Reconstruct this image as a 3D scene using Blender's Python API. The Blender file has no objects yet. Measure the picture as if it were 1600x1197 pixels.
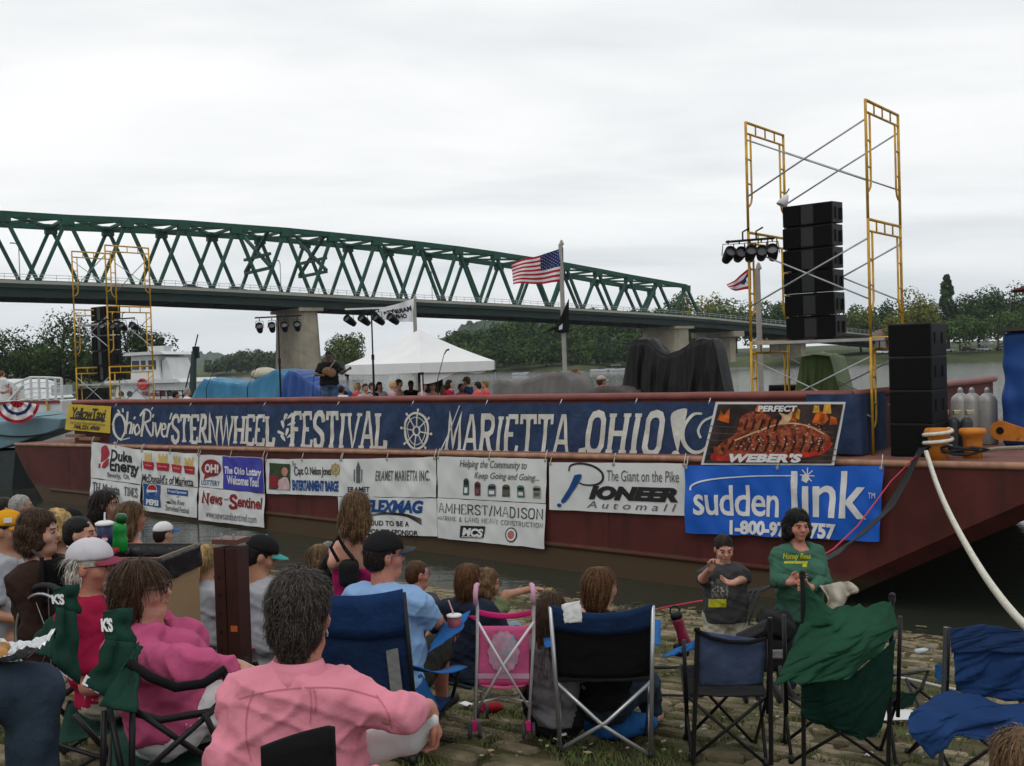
import bpy, bmesh, math, random
import numpy as np
from mathutils import Vector, Matrix, noise as mnoise
R = math.radians
random.seed(7)
scene = bpy.context.scene
col = scene.collection
# ------------------------------------------------------------------ camera
EYE = Vector((0, 0, 4.05)); FPX = 1600.0; ROLL = 0.03
PITCH = math.atan(33.5 / FPX)
_F = Vector((0, math.cos(PITCH), -math.sin(PITCH)))
_U0 = Vector((0, math.sin(PITCH), math.cos(PITCH)))
_R = Vector((1, 0, 0)) * math.cos(ROLL) - _U0 * math.sin(ROLL)
_U = Vector((1, 0, 0)) * math.sin(ROLL) + _U0 * math.cos(ROLL)
cam_d = bpy.data.cameras.new('camera'); cam = bpy.data.objects.new('camera', cam_d); col.objects.link(cam)
cam.matrix_world = Matrix(((_R.x, _U.x, -_F.x, EYE.x), (_R.y, _U.y, -_F.y, EYE.y), (_R.z, _U.z, -_F.z, EYE.z), (0, 0, 0, 1)))
cam_d.sensor_width = 36; cam_d.lens = 36; cam_d.clip_start = 0.05; cam_d.clip_end = 6000
scene.camera = cam
# ------------------------------------------------------------------ sky, sun, exposure
SUN_EL, SUN_AZ = 58, 205
world = bpy.data.worlds.new('World'); scene.world = world; world.use_nodes = True
def build_world():
    nt = world.node_tree; N = nt.nodes; L = nt.links; N.clear()
    out = N.new('ShaderNodeOutputWorld')
    sky = N.new('ShaderNodeTexSky'); sky.sky_type = 'NISHITA'; sky.sun_disc = False
    sky.sun_elevation = R(SUN_EL); sky.sun_rotation = R(SUN_AZ); sky.air_density = 1.2; sky.dust_density = 3
    bg = N.new('ShaderNodeBackground'); bg.inputs[1].default_value = 0.09; L.new(sky.outputs[0], bg.inputs[0])
    tc = N.new('ShaderNodeTexCoord'); sep = N.new('ShaderNodeSeparateXYZ'); L.new(tc.outputs['Generated'], sep.inputs[0])
    # flat cloud deck: direction projected on a plane
    ad = N.new('ShaderNodeMath'); ad.operation = 'ADD'; L.new(sep.outputs[2], ad.inputs[0]); ad.inputs[1].default_value = 0.14
    mx = N.new('ShaderNodeMath'); mx.operation = 'MAXIMUM'; L.new(ad.outputs[0], mx.inputs[0]); mx.inputs[1].default_value = 0.05
    dx = N.new('ShaderNodeMath'); dx.operation = 'DIVIDE'; L.new(sep.outputs[0], dx.inputs[0]); L.new(mx.outputs[0], dx.inputs[1])
    dy = N.new('ShaderNodeMath'); dy.operation = 'DIVIDE'; L.new(sep.outputs[1], dy.inputs[0]); L.new(mx.outputs[0], dy.inputs[1])
    cb = N.new('ShaderNodeCombineXYZ'); L.new(dx.outputs[0], cb.inputs[0]); L.new(dy.outputs[0], cb.inputs[1])
    mp = N.new('ShaderNodeMapping'); mp.inputs['Scale'].default_value = (0.55, 1.1, 1); mp.inputs['Rotation'].default_value = (0, 0, R(12)); L.new(cb.outputs[0], mp.inputs[0])
    n1 = N.new('ShaderNodeTexNoise'); n1.inputs['Scale'].default_value = 1.0; n1.inputs['Detail'].default_value = 7; n1.inputs['Roughness'].default_value = 0.5; n1.inputs['Distortion'].default_value = 0.3
    L.new(mp.outputs[0], n1.inputs['Vector'])
    rp = N.new('ShaderNodeValToRGB'); e = rp.color_ramp.elements
    e[0].position = 0.30; e[0].color = (0.66, 0.70, 0.725, 1); e[1].position = 0.66; e[1].color = (0.98, 0.985, 0.985, 1)
    m = e.new(0.5); m.color = (0.86, 0.875, 0.88, 1)
    L.new(n1.outputs['Fac'], rp.inputs[0])
    # thicker, bluer air low down
    mr = N.new('ShaderNodeMapRange'); mr.inputs['From Min'].default_value = 0.0; mr.inputs['From Max'].default_value = 0.16; mr.inputs['To Min'].default_value = 1; mr.inputs['To Max'].default_value = 0
    L.new(sep.outputs[2], mr.inputs['Value'])
    lowm = N.new('ShaderNodeMath'); lowm.operation = 'MULTIPLY'; L.new(mr.outputs[0], lowm.inputs[0]); lowm.inputs[1].default_value = 0.6
    lo = N.new('ShaderNodeMixRGB'); lo.inputs[2].default_value = (0.57, 0.635, 0.69, 1); L.new(lowm.outputs[0], lo.inputs[0]); L.new(rp.outputs[0], lo.inputs[1])
    cl = N.new('ShaderNodeBackground'); cl.inputs[1].default_value = 1.14; L.new(lo.outputs[0], cl.inputs[0])
    mix = N.new('ShaderNodeMixShader'); mix.inputs[0].default_value = 0.94
    L.new(bg.outputs[0], mix.inputs[1]); L.new(cl.outputs[0], mix.inputs[2]); L.new(mix.outputs[0], out.inputs[0])
build_world()
sun_d = bpy.data.lights.new('sun', 'SUN'); sun = bpy.data.objects.new('sun', sun_d); col.objects.link(sun)
sun_d.energy = 0.55; sun_d.angle = R(22); sun_d.color = (1, 0.97, 0.93)
_az = R(SUN_AZ)
sun.rotation_euler = Vector((-math.sin(_az) * math.cos(R(SUN_EL)), -math.cos(_az) * math.cos(R(SUN_EL)), -math.sin(R(SUN_EL)))).to_track_quat('-Z', 'Y').to_euler()
vs = scene.view_settings; vs.view_transform = 'Standard'; vs.look = 'None'; vs.exposure = 0.0; vs.gamma = 1.0; vs.use_curve_mapping = False
scene.render.engine = 'CYCLES'; scene.cycles.max_bounces = 6; scene.cycles.transparent_max_bounces = 8
try: scene.cycles.use_denoising = True
except Exception: pass

# ------------------------------------------------------------------ places: photo rays met with real planes
def ray(px, py): return _F + _R * ((px - 800) / FPX) - _U * ((py - 598.5) / FPX)
def P(px, py, d): return EYE + ray(px, py) * d
def PZ(px, py, z): r = ray(px, py); return EYE + r * ((z - EYE.z) / r.z)
def gz(x, y): return 2.70 - 0.0875 * x - 0.152 * y
def PG(px, py):
    r = ray(px, py); return EYE + r * ((2.70 - EYE.z) / (r.z + 0.0875 * r.x + 0.152 * r.y))
_A = P(1350, 620, 16.6); _Lp = P(120, 620, 33.0)
BU = Vector((_A.x - _Lp.x, _A.y - _Lp.y, 0)).normalized(); BV = Vector((-BU.y, BU.x, 0))
BANG = math.atan2(BU.y, BU.x)
BO = Vector((_A.x, _A.y, 0))
def B(s, t, z): return BO + BU * s + BV * t + Vector((0, 0, z))
def PB(px, py, t):           # photo ray met with the barge plane t = const
    r = ray(px, py); k = (t - (EYE - BO).dot(BV)) / r.dot(BV); return EYE + r * k
def bst(p): q = p - BO; return (q.dot(BU), q.dot(BV), p.z)

# ------------------------------------------------------------------ materials
MATS = {}
def srgb(h):
    h = h.lstrip('#'); c = [int(h[i:i + 2], 16) / 255 for i in (0, 2, 4)]
    return tuple((x / 12.92 if x <= 0.04045 else ((x + 0.055) / 1.055) ** 2.4) for x in c)
def mat(name, color=(0.5, 0.5, 0.5), rough=0.7, metal=0.0, var=0.12, vscale=6.0, bump=0.0, bscale=40.0, spec=0.25, rand=0.0, emit=None, trans=0.0, dirt=None, island=0.0, sheen=0.0, pos=False):
    if name in MATS: return MATS[name]
    if isinstance(color, str): color = srgb(color)
    m = bpy.data.materials.new(name); m.use_nodes = True; nt = m.node_tree; N = nt.nodes; L = nt.links
    b = N['Principled BSDF']; b.inputs['Roughness'].default_value = rough; b.inputs['Metallic'].default_value = metal
    b.inputs['Specular IOR Level'].default_value = spec
    if sheen: b.inputs['Sheen Weight'].default_value = sheen
    c4 = (*color, 1)
    tc = N.new('ShaderNodeTexCoord'); co = N.new('ShaderNodeNewGeometry').outputs['Position'] if pos else tc.outputs['Object']
    last = None
    if var:
        n = N.new('ShaderNodeTexNoise'); n.inputs['Scale'].default_value = vscale; n.inputs['Detail'].default_value = 5; L.new(co, n.inputs['Vector'])
        mr = N.new('ShaderNodeMapRange'); mr.inputs['From Min'].default_value = 0.3; mr.inputs['From Max'].default_value = 0.7
        mr.inputs['To Min'].default_value = 1 - var; mr.inputs['To Max'].default_value = 1 + var; L.new(n.outputs['Fac'], mr.inputs['Value'])
        hs = N.new('ShaderNodeHueSaturation'); hs.inputs['Color'].default_value = c4; L.new(mr.outputs[0], hs.inputs['Value']); last = hs.outputs[0]
    if rand or island:
        if rand: oi = N.new('ShaderNodeObjectInfo'); ro = oi.outputs['Random']; am = rand
        else: gi = N.new('ShaderNodeNewGeometry'); ro = gi.outputs['Random Per Island']; am = island
        mr2 = N.new('ShaderNodeMapRange'); mr2.inputs['To Min'].default_value = 1 - am; mr2.inputs['To Max'].default_value = 1 + am; L.new(ro, mr2.inputs['Value'])
        h2 = N.new('ShaderNodeHueSaturation'); h2.inputs['Color'].default_value = c4
        if last: L.new(last, h2.inputs['Color'])
        L.new(mr2.outputs[0], h2.inputs['Value']); last = h2.outputs[0]
    if dirt:   # (colour, noise scale, threshold low, high)
        dc, dsc, lo, hi = dirt
        n3 = N.new('ShaderNodeTexNoise'); n3.inputs['Scale'].default_value = dsc; n3.inputs['Detail'].default_value = 8; n3.inputs['Roughness'].default_value = 0.65; L.new(co, n3.inputs['Vector'])
        m3 = N.new('ShaderNodeMapRange'); m3.inputs['From Min'].default_value = lo; m3.inputs['From Max'].default_value = hi; L.new(n3.outputs['Fac'], m3.inputs['Value'])
        mx = N.new('ShaderNodeMixRGB'); mx.inputs[1].default_value = c4; mx.inputs[2].default_value = (*dc, 1); L.new(m3.outputs[0], mx.inputs[0])
        if last: L.new(last, mx.inputs[1])
        last = mx.outputs[0]
    if last: L.new(last, b.inputs['Base Color'])
    else: b.inputs['Base Color'].default_value = c4
    if bump:
        n2 = N.new('ShaderNodeTexNoise'); n2.inputs['Scale'].default_value = bscale; n2.inputs['Detail'].default_value = 4; L.new(co, n2.inputs['Vector'])
        bp = N.new('ShaderNodeBump'); bp.inputs['Strength'].default_value = bump; bp.inputs['Distance'].default_value = 0.02; L.new(n2.outputs['Fac'], bp.inputs['Height']); L.new(bp.outputs[0], b.inputs['Normal'])
    if emit: b.inputs['Emission Color'].default_value = (*emit[0], 1); b.inputs['Emission Strength'].default_value = emit[1]
    if trans: b.inputs['Transmission Weight'].default_value = trans
    MATS[name] = m; return m
def cloth(name, color, bump=0.35, var=0.10):
    new = 'cloth_' + name not in MATS; m = mat('cloth_' + name, color, 0.9, 0, var, 5.0, bump, 26.0, 0.12)
    if new and bump > .1:      # a second, ridged bump: creases
        N = m.node_tree.nodes; L = m.node_tree.links; bp = [n for n in N if n.type == 'BUMP'][0]; tc = [n for n in N if n.type == 'TEX_COORD'][0]
        n = N.new('ShaderNodeTexNoise'); n.noise_type = 'RIDGED_MULTIFRACTAL'; n.inputs['Scale'].default_value = 4.2; n.inputs['Detail'].default_value = 3; n.inputs['Distortion'].default_value = .8; L.new(tc.outputs['Object'], n.inputs['Vector'])
        b2 = N.new('ShaderNodeBump'); b2.inputs['Strength'].default_value = .75; b2.inputs['Distance'].default_value = .022; L.new(n.outputs['Fac'], b2.inputs['Height']); L.new(bp.outputs[0], b2.inputs['Normal']); L.new(b2.outputs[0], N['Principled BSDF'].inputs['Normal'])
    return m

# ------------------------------------------------------------------ objects
def tag(o, label=None, cat=None, group=None, kind=None):
    if label: o['label'] = label
    if cat: o['category'] = cat
    if group: o['group'] = group
    if kind: o['kind'] = kind
    return o
def empty(name, loc, rz=0.0, label=None, cat=None, group=None):
    o = bpy.data.objects.new(name, None); col.objects.link(o); o.location = loc; o.rotation_euler = (0, 0, rz); o.empty_display_size = 0.2
    return tag(o, label, cat, group)
def link_mesh(name, me, m, parent=None, smooth=False):
    o = bpy.data.objects.new(name, me); col.objects.link(o)
    if m is not None and not me.materials:
        for q in (m if isinstance(m, (list, tuple)) else [m]): me.materials.append(q)
    if smooth: me.polygons.foreach_set('use_smooth', [True] * len(me.polygons))
    if parent: o.parent = parent
    return o
def copy_tree(o, parent=None):
    c = o.copy(); col.objects.link(c); c.parent = parent
    for ch in list(o.children): copy_tree(ch, c)
    return c
class MB:
    def __init__(self, org=None): self.v = []; self.f = []; self.mi = []; self.cur = 0; self.org = org
    def add(self, vs, fs):
        k = len(self.v); self.v += [tuple(x) for x in vs]; self.f += [tuple(i + k for i in q) for q in fs]; self.mi += [self.cur] * len(fs); return self
    def box(self, c, s, rz=0.0, M=None, taper=1.0):
        hx, hy, hz = s[0] / 2, s[1] / 2, s[2] / 2; c = Vector(c)
        M3 = M if M is not None else Matrix.Rotation(rz, 3, 'Z')
        vs = [c + M3 @ Vector((x * (taper if z > 0 else 1), y * (taper if z > 0 else 1), z)) for z in (-hz, hz) for x, y in ((-hx, -hy), (hx, -hy), (hx, hy), (-hx, hy))]
        return self.add(vs, [(3, 2, 1, 0), (4, 5, 6, 7), (0, 1, 5, 4), (1, 2, 6, 5), (2, 3, 7, 6), (3, 0, 4, 7)])
    def bar(self, a, b, w, h=None, up=Vector((0, 0, 1))):
        a = Vector(a); b = Vector(b); d = (b - a); L = d.length
        if L < 1e-6: return self
        d.normalize(); h = h or w
        x = d.cross(up)
        if x.length < 1e-3: x = d.cross(Vector((1, 0, 0)))
        x.normalize(); y = x.cross(d)
        M = Matrix((x, d, y)).transposed()
        return self.box((a + b) / 2, (w, L, h), M=M)
    def tube(self, pts, r, n=8, cap=True, rads=None):
        pts = [Vector(p) for p in pts]; m = len(pts); rings = []
        prev = None
        for i, p in enumerate(pts):
            d = (pts[min(i + 1, m - 1)] - pts[max(i - 1, 0)])
            if d.length < 1e-9: d = Vector((0, 0, 1))
            d.normalize()
            x = prev - d * prev.dot(d) if prev is not None else d.orthogonal()
            if x.length < 1e-6: x = d.orthogonal()
            x.normalize(); prev = x; y = d.cross(x)
            rr = rads[i] if rads else r
            rings.append([p + (x * math.cos(2 * math.pi * j / n) + y * math.sin(2 * math.pi * j / n)) * rr for j in range(n)])
        vs = [q for g in rings for q in g]; fs = []
        for i in range(m - 1):
            for j in range(n):
                fs.append((i * n + j, i * n + (j + 1) % n, (i + 1) * n + (j + 1) % n, (i + 1) * n + j))
        if cap: fs.append(tuple(range(n - 1, -1, -1))); fs.append(tuple((m - 1) * n + j for j in range(n)))
        return self.add(vs, fs)
    def lathe(self, prof, n=20, c=(0, 0, 0), M=None):
        c = Vector(c); vs = []; fs = []; m = len(prof)
        for (r, z) in prof:
            for j in range(n):
                a = 2 * math.pi * j / n; p = Vector((r * math.cos(a), r * math.sin(a), z))
                vs.append(c + (M @ p if M is not None else p))
        for i in range(m - 1):
            for j in range(n): fs.append((i * n + j, i * n + (j + 1) % n, (i + 1) * n + (j + 1) % n, (i + 1) * n + j))
        fs.append(tuple(range(n - 1, -1, -1))); fs.append(tuple((m - 1) * n + j for j in range(n)))
        return self.add(vs, fs)
    def prism(self, poly, off):          # closed polygon of 3-D points, thick by vector off
        k = len(poly); off = Vector(off); a = [Vector(p) for p in poly]; vs = a + [p + off for p in a]
        fs = [tuple(range(k - 1, -1, -1)), tuple(range(k, 2 * k))] + [(i, (i + 1) % k, (i + 1) % k + k, i + k) for i in range(k)]
        return self.add(vs, fs)
    def grid(self, nu, nv, fn, thick=None):
        vs = [fn(i / nu, j / nv) for j in range(nv + 1) for i in range(nu + 1)]
        fs = [(j * (nu + 1) + i, j * (nu + 1) + i + 1, (j + 1) * (nu + 1) + i + 1, (j + 1) * (nu + 1) + i) for j in range(nv) for i in range(nu)]
        return self.add(vs, fs)
    def build(self, name, m, parent=None, smooth=False, bevel=0.0, solid=0.0):
        me = bpy.data.meshes.new(name); v = self.v
        if self.org is not None: v = [(x - self.org[0], y - self.org[1], z - self.org[2]) for x, y, z in v]
        me.from_pydata(v, [], self.f); me.update()
        if solid:
            n = len(v); nm = [q.normal.copy() for q in me.vertices]; ec = {}
            for f in self.f:
                for i in range(len(f)): k = (f[i], f[(i + 1) % len(f)]); ec[k] = 1
            f2 = list(self.f) + [tuple(i + n for i in reversed(f)) for f in self.f] + [(b, a, a + n, b + n) for (a, b) in ec if (b, a) not in ec]
            v = [tuple(p) for p in v] + [tuple(Vector(p) - q * solid) for p, q in zip(v, nm)]; me.clear_geometry(); me.from_pydata(v, [], f2); me.update()
        if bevel:
            bm = bmesh.new(); bm.from_mesh(me)
            if bevel: bmesh.ops.bevel(bm, geom=bm.edges[:], offset=bevel, segments=2, affect='EDGES', profile=0.6)
            bm.to_mesh(me); bm.free()
        ms = m if isinstance(m, (list, tuple)) else [m]
        for q in ms: me.materials.append(q)
        if len(ms) > 1 and not bevel and not solid: me.polygons.foreach_set('material_index', self.mi)
        o = link_mesh(name, me, None, parent, smooth)
        return o
def catenary(a, b, sag, n=14):
    a = Vector(a); b = Vector(b); return [a.lerp(b, i / n) - Vector((0, 0, sag * 4 * (i / n) * (1 - i / n))) for i in range(n + 1)]
def nz(x, y=0.0, z=0.0): return mnoise.noise(Vector((x, y, z)))
# ================================================================== SETTING: ground, water, banks
M_STONE = mat('stone_paving', (0.19, 0.155, 0.10), 0.9, 0, 0.3, 7, 0.6, 45, 0.15, rand=0.4, dirt=((0.075, 0.068, 0.034), 1.9, 0.44, 0.58), pos=True)
M_SOIL = mat('soil', (0.08, 0.066, 0.038), 0.95, 0, 0.3, 3, 0.6, 30, 0.1, dirt=((0.05, 0.056, 0.02), 1.3, 0.45, 0.65))
def water_mat():
    m = bpy.data.materials.new('river_water'); m.use_nodes = True; nt = m.node_tree; N = nt.nodes; L = nt.links; b = N['Principled BSDF']
    b.inputs['Base Color'].default_value = (0.030, 0.034, 0.024, 1); b.inputs['Roughness'].default_value = 0.06; b.inputs['IOR'].default_value = 1.33
    tc = N.new('ShaderNodeTexCoord'); mp = N.new('ShaderNodeMapping'); mp.inputs['Rotation'].default_value = (0, 0, BANG); mp.inputs['Scale'].default_value = (0.6, 1.7, 1); L.new(tc.outputs['Object'], mp.inputs[0])
    n = N.new('ShaderNodeTexNoise'); n.inputs['Scale'].default_value = 2.2; n.inputs['Detail'].default_value = 4; n.inputs['Roughness'].default_value = 0.55; L.new(mp.outputs[0], n.inputs['Vector'])
    n2 = N.new('ShaderNodeTexNoise'); n2.inputs['Scale'].default_value = 0.35; n2.inputs['Detail'].default_value = 3; L.new(mp.outputs[0], n2.inputs['Vector'])
    ad = N.new('ShaderNodeMath'); ad.operation = 'MULTIPLY_ADD'; L.new(n2.outputs['Fac'], ad.inputs[0]); ad.inputs[1].default_value = 1.6; L.new(n.outputs['Fac'], ad.inputs[2])
    bp = N.new('ShaderNodeBump'); bp.inputs['Distance'].default_value = 0.12; sx = N.new('ShaderNodeSeparateXYZ'); L.new(tc.outputs['Object'], sx.inputs[0]); wr_ = N.new('ShaderNodeMapRange'); wr_.inputs['From Min'].default_value = 24; wr_.inputs['From Max'].default_value = 60; wr_.inputs['To Min'].default_value = .16; wr_.inputs['To Max'].default_value = .9; L.new(sx.outputs[1], wr_.inputs['Value']); L.new(wr_.outputs[0], bp.inputs['Strength']); L.new(ad.outputs[0], bp.inputs['Height']); L.new(bp.outputs[0], b.inputs['Normal'])
    return m
tag(MB().grid(1, 1, lambda a, b: (-2500 + 5000 * a, -300 + 3300 * b, 0)).build('river_water', water_mat()), kind='structure')
# landing slope: one sheet that dives under the river
def gpt(a, b):
    x = -30 + 60 * a; y = -8 + 42 * b
    z = gz(x, y) + 0.03 * nz(x * 0.7, y * 0.7) + 0.012 * nz(x * 3, y * 3) - 0.03
    return (x, y, max(z, -2.5))
ground = tag(MB().grid(200, 150, gpt).build('ground', M_SOIL, smooth=True), kind='structure')
# river bed far below so that no edge shows
# paving stones, laid in courses along the slope
_sd = Vector((0.868, -0.496, 0)); _sn = Vector((0.496, 0.868, 0))     # along the water, towards the water
stone_meshes = []
for k in range(10):
    rr = random.Random(k); L_ = 0.24 + 0.24 * rr.random(); W_ = 0.145 + .03 * rr.random()
    me = bpy.data.meshes.new('paving_stone'); bm = bmesh.new()
    pts = []
    for (sx, sy) in ((-1, -1), (0, -1.04), (1, -1), (1.03, 0), (1, 1), (0, 1.03), (-1, 1), (-1.03, 0)):
        pts.append((sx * L_ / 2 * (0.84 + 0.2 * rr.random()), sy * W_ / 2 * (0.76 + 0.3 * rr.random())))
    lo = [bm.verts.new((x, y, -0.06)) for x, y in pts]; mi = [bm.verts.new((x, y, 0.012)) for x, y in pts]; hi = [bm.verts.new((x * 0.9, y * 0.84, 0.028 + 0.006 * rr.random())) for x, y in pts]
    for i in range(8):
        j = (i + 1) % 8; bm.faces.new((lo[i], lo[j], mi[j], mi[i])); bm.faces.new((mi[i], mi[j], hi[j], hi[i]))
    bm.faces.new(hi); bm.to_mesh(me); bm.free(); me.materials.append(M_STONE); stone_meshes.append((me, L_))
def lay_stones():
    spots = []; rr = random.Random(3); w = 0.19
    for row in range(0, 88):
        c = 1.6 + row * w; s = -16 + rr.random()
        while s < 13:
            k = rr.randrange(10); L_ = stone_meshes[k][1]; p = _sn * c + _sd * (s + L_ / 2)
            s += L_ + 0.035 + 0.03 * rr.random()
            if p.y < 1.5 or p.y > 24: continue
            q = Vector((p.x, p.y, gz(p.x, p.y)))
            r_ = q - EYE; dep = r_.dot(_F)
            px = 800 + FPX * r_.dot(_R) / dep; py = 598.5 - FPX * r_.dot(_U) / dep
            if px < -60 or px > 1660 or py > 1260 or q.z < 0.0: continue
            if mnoise.noise(Vector((p.x * 0.8, p.y * 0.8, 4))) > 0.27: continue
            if rr.random() < 0.12: continue
            q.z += -0.034 + 0.032 * rr.random() + 0.03 * nz(p.x * 0.7, p.y * 0.7)
            spots.append((dep, q, k, rr.uniform(-0.13, 0.13), rr.uniform(-0.06, 0.06)))
    spots.sort(key=lambda a: a[0] + (3 if abs(a[1].x) > 0.5 * a[0] * 0.95 else 0))
    slope = Vector((0.0875, 0.152, 1)).normalized()
    base = Vector((0, 0, 1)).rotation_difference(slope).to_matrix()
    near = [s_ for s_ in spots if s_[1].x > -1.2 or s_[0] > 6][:300]; ids = set(id(x) for x in near)
    rest = MB()
    for s_ in spots:
        dep, q, k, a, t = s_
        M = (base @ Matrix.Rotation(-0.519 + a, 3, 'Z') @ Matrix.Rotation(t, 3, 'X')).to_4x4(); M.translation = q
        if id(s_) in ids:
            o = bpy.data.objects.new('paving_stone', stone_meshes[k][0]); col.objects.link(o); o.parent = ground; o.matrix_local = M
        else:
            me = stone_meshes[k][0]; rest.add([M @ v.co for v in me.vertices], [tuple(f.vertices) for f in me.polygons])
    o = rest.build('paving_stone_field', M_STONE, ground); o['kind'] = 'stuff'
lay_stones()
M_GRASS = mat('grass', (0.075, 0.10, 0.028), 0.8, 0, 0.3, 2, island=0.45)
def grass():
    mb = MB(); rr = random.Random(9)
    for i in range(14000):
        px = rr.uniform(-30, 1630); py = rr.uniform(925, 1197) if rr.random() < 0.75 else rr.uniform(900, 960)
        p = PG(px, py)
        if p.y < 2.6 or p.z < 0.05: continue
        if mnoise.noise(Vector((p.x * 1.3, p.y * 1.3, 1))) + 0.35 * mnoise.noise(Vector((p.x * 5, p.y * 5, 7))) < -0.06: continue
        for k in range(7):
            a = rr.uniform(0, 6.28); q = p + Vector((rr.gauss(0, 0.05), rr.gauss(0, 0.05), 0)); q.z = gz(q.x, q.y) - 0.015
            h = rr.uniform(0.015, 0.06); w = 0.004; d = Vector((math.cos(a), math.sin(a), 0)); e = Vector((-d.y, d.x, 0)) * w
            mb.add([q - e, q + e, q + d * h * 0.9 + Vector((0, 0, h))], [(0, 1, 2)])
    tag(mb.build('grass', M_GRASS), 'short scrubby grass growing between the landing stones', 'grass', kind='stuff')
grass()
def litter():
    rr = random.Random(31); mb = MB()
    for i in range(900):
        px = rr.uniform(650, 1620); py = rr.uniform(900, 1190); p = PG(px, py)
        if p.z < 0.03: continue
        a = rr.uniform(0, 6.28); w = rr.uniform(0.008, 0.03); d = Vector((math.cos(a), math.sin(a), rr.uniform(-.2, .3))) * w; e = Vector((-math.sin(a), math.cos(a), rr.uniform(-.2, .3))) * w * 0.6
        p.z += 0.025; mb.cur = rr.choice((0, 0, 1, 2)); mb.add([p - d, p - e, p + d, p + e], [(0, 1, 2, 3)])
    tag(mb.build('leaf_litter', [mat('leaf_brown', (0.13, 0.06, 0.03)), mat('leaf_tan', (0.30, 0.25, 0.15)), mat('leaf_grey', (0.2, 0.2, 0.17))]), 'dry leaf scraps and straw scattered over the landing', 'leaves', kind='stuff')
litter()
# debris line at the water's edge
def drift():
    rr = random.Random(12); mb = MB()
    for i in range(1500):
        px = rr.uniform(380, 1620); base = PG(px, 900); s = rr.uniform(-9, 12)
        p = _sn * rr.gauss(14.7, 0.45) + _sd * s; p.z = max(gz(p.x, p.y), 0.01) + 0.01
        a = rr.uniform(0, 6.28); l = rr.uniform(0.03, 0.22); d = Vector((math.cos(a), math.sin(a), rr.uniform(-.1, .25))) * l
        mb.cur = rr.choice((0, 1, 1)); mb.bar(p, p + d, rr.uniform(0.008, 0.03), rr.uniform(0.006, 0.02))
    tag(mb.build('driftwood', [mat('drift_tan', (0.20, 0.17, 0.09)), mat('drift_dark', (0.07, 0.06, 0.035))]), 'tangle of driftwood twigs and weed along the waterline', 'driftwood', kind='stuff')
drift()

# ------------------------------------------------------------------ far banks, hills, woods
M_BANK = mat('far_bank', (0.062, 0.078, 0.032), 0.95, 0, 0.35, 0.12)
M_RIP = mat('riprap', (0.16, 0.15, 0.11), 0.95, 0, 0.4, 0.6, 0.8, 1.5)
def strip(name, xs, m, zs, depth=120):
    # xs: (px, distance); zs: front profile heights
    def fn(a, b):
        t = a * (len(xs) - 1); i = min(int(t), len(xs) - 2); f = t - i
        px = xs[i][0] + (xs[i + 1][0] - xs[i][0]) * f; d = xs[i][1] + (xs[i + 1][1] - xs[i][1]) * f
        k = b * (len(zs) - 1); j = min(int(k), len(zs) - 2); g = k - j
        back = (zs[j][0] + (zs[j + 1][0] - zs[j][0]) * g); z = zs[j][1] + (zs[j + 1][1] - zs[j][1]) * g
        p = P(px, 565, d + back); return (p.x, p.y, z + 0.4 * nz(p.x * 0.05, p.y * 0.05) * (1 if z > 0.2 else 0))
    return tag(MB().grid(60, 12, fn).build(name, m, smooth=True), kind='structure')
strip('right_bank', [(940, 430), (1040, 400), (1130, 345), (1300, 320), (1700, 300), (2300, 280)], M_BANK, [(0, -0.5), (4, 1.2), (10, 2.4), (30, 3.2), (160, 7.0)])
strip('middle_bank', [(620, 470), (760, 420), (900, 400), (1010, 420), (1100, 470)], M_BANK, [(0, -0.5), (4, 1.0), (30, 4), (60, 6), (200, 12)])
strip('left_bank', [(-500, 190), (-100, 215), (150, 250), (285, 300), (300, 420)], M_BANK, [(0, -0.5), (3, 1.0), (20, 3.5), (90, 6)])
strip('upriver_bank', [(150, 900), (330, 640), (450, 620), (560, 650), (680, 700)], M_BANK, [(0, -0.5), (5, 1.5), (30, 4), (120, 8)])
def hill(name, prof, d, m):
    vs = []; n = len(prof)
    def fn(a, b):
        t = a * (n - 1); i = min(int(t), n - 2); f = t - i; f = f * f * (3 - 2 * f)
        px = prof[i][0] + (prof[i + 1][0] - prof[i][0]) * (t - i); py = prof[i][1] + (prof[i + 1][1] - prof[i][1]) * f
        top = P(px, py, d); h = max(top.z, 0.5)
        k = math.sin(b * math.pi * 0.5); z = -1 + (h + 1) * k + (2.0 + d * 0.0035) * nz(px * 0.12, b * 6) * k + d * 0.002 * nz(px * 0.5, b * 25) * k
        p = P(px, 565, d * (0.86 + 0.14 * b)); return (p.x, p.y, z)
    return tag(MB().grid(160, 24, fn).build(name, m, smooth=False), kind='structure')
M_HILLF = mat('hill_woods', (0.045, 0.07, 0.045), 0.95, 0, 0.5, 0.05)
hill('distant_hills', [(120, 556), (230, 552), (300, 553), (380, 556), (470, 555), (560, 560), (640, 566), (760, 568)], 2300, M_HILLF)
hill('wooded_hill', [(560, 590), (630, 572), (700, 528), (735, 506), (775, 498), (830, 500), (900, 505), (980, 515), (1060, 520), (1150, 535)], 760, M_HILLF)

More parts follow.
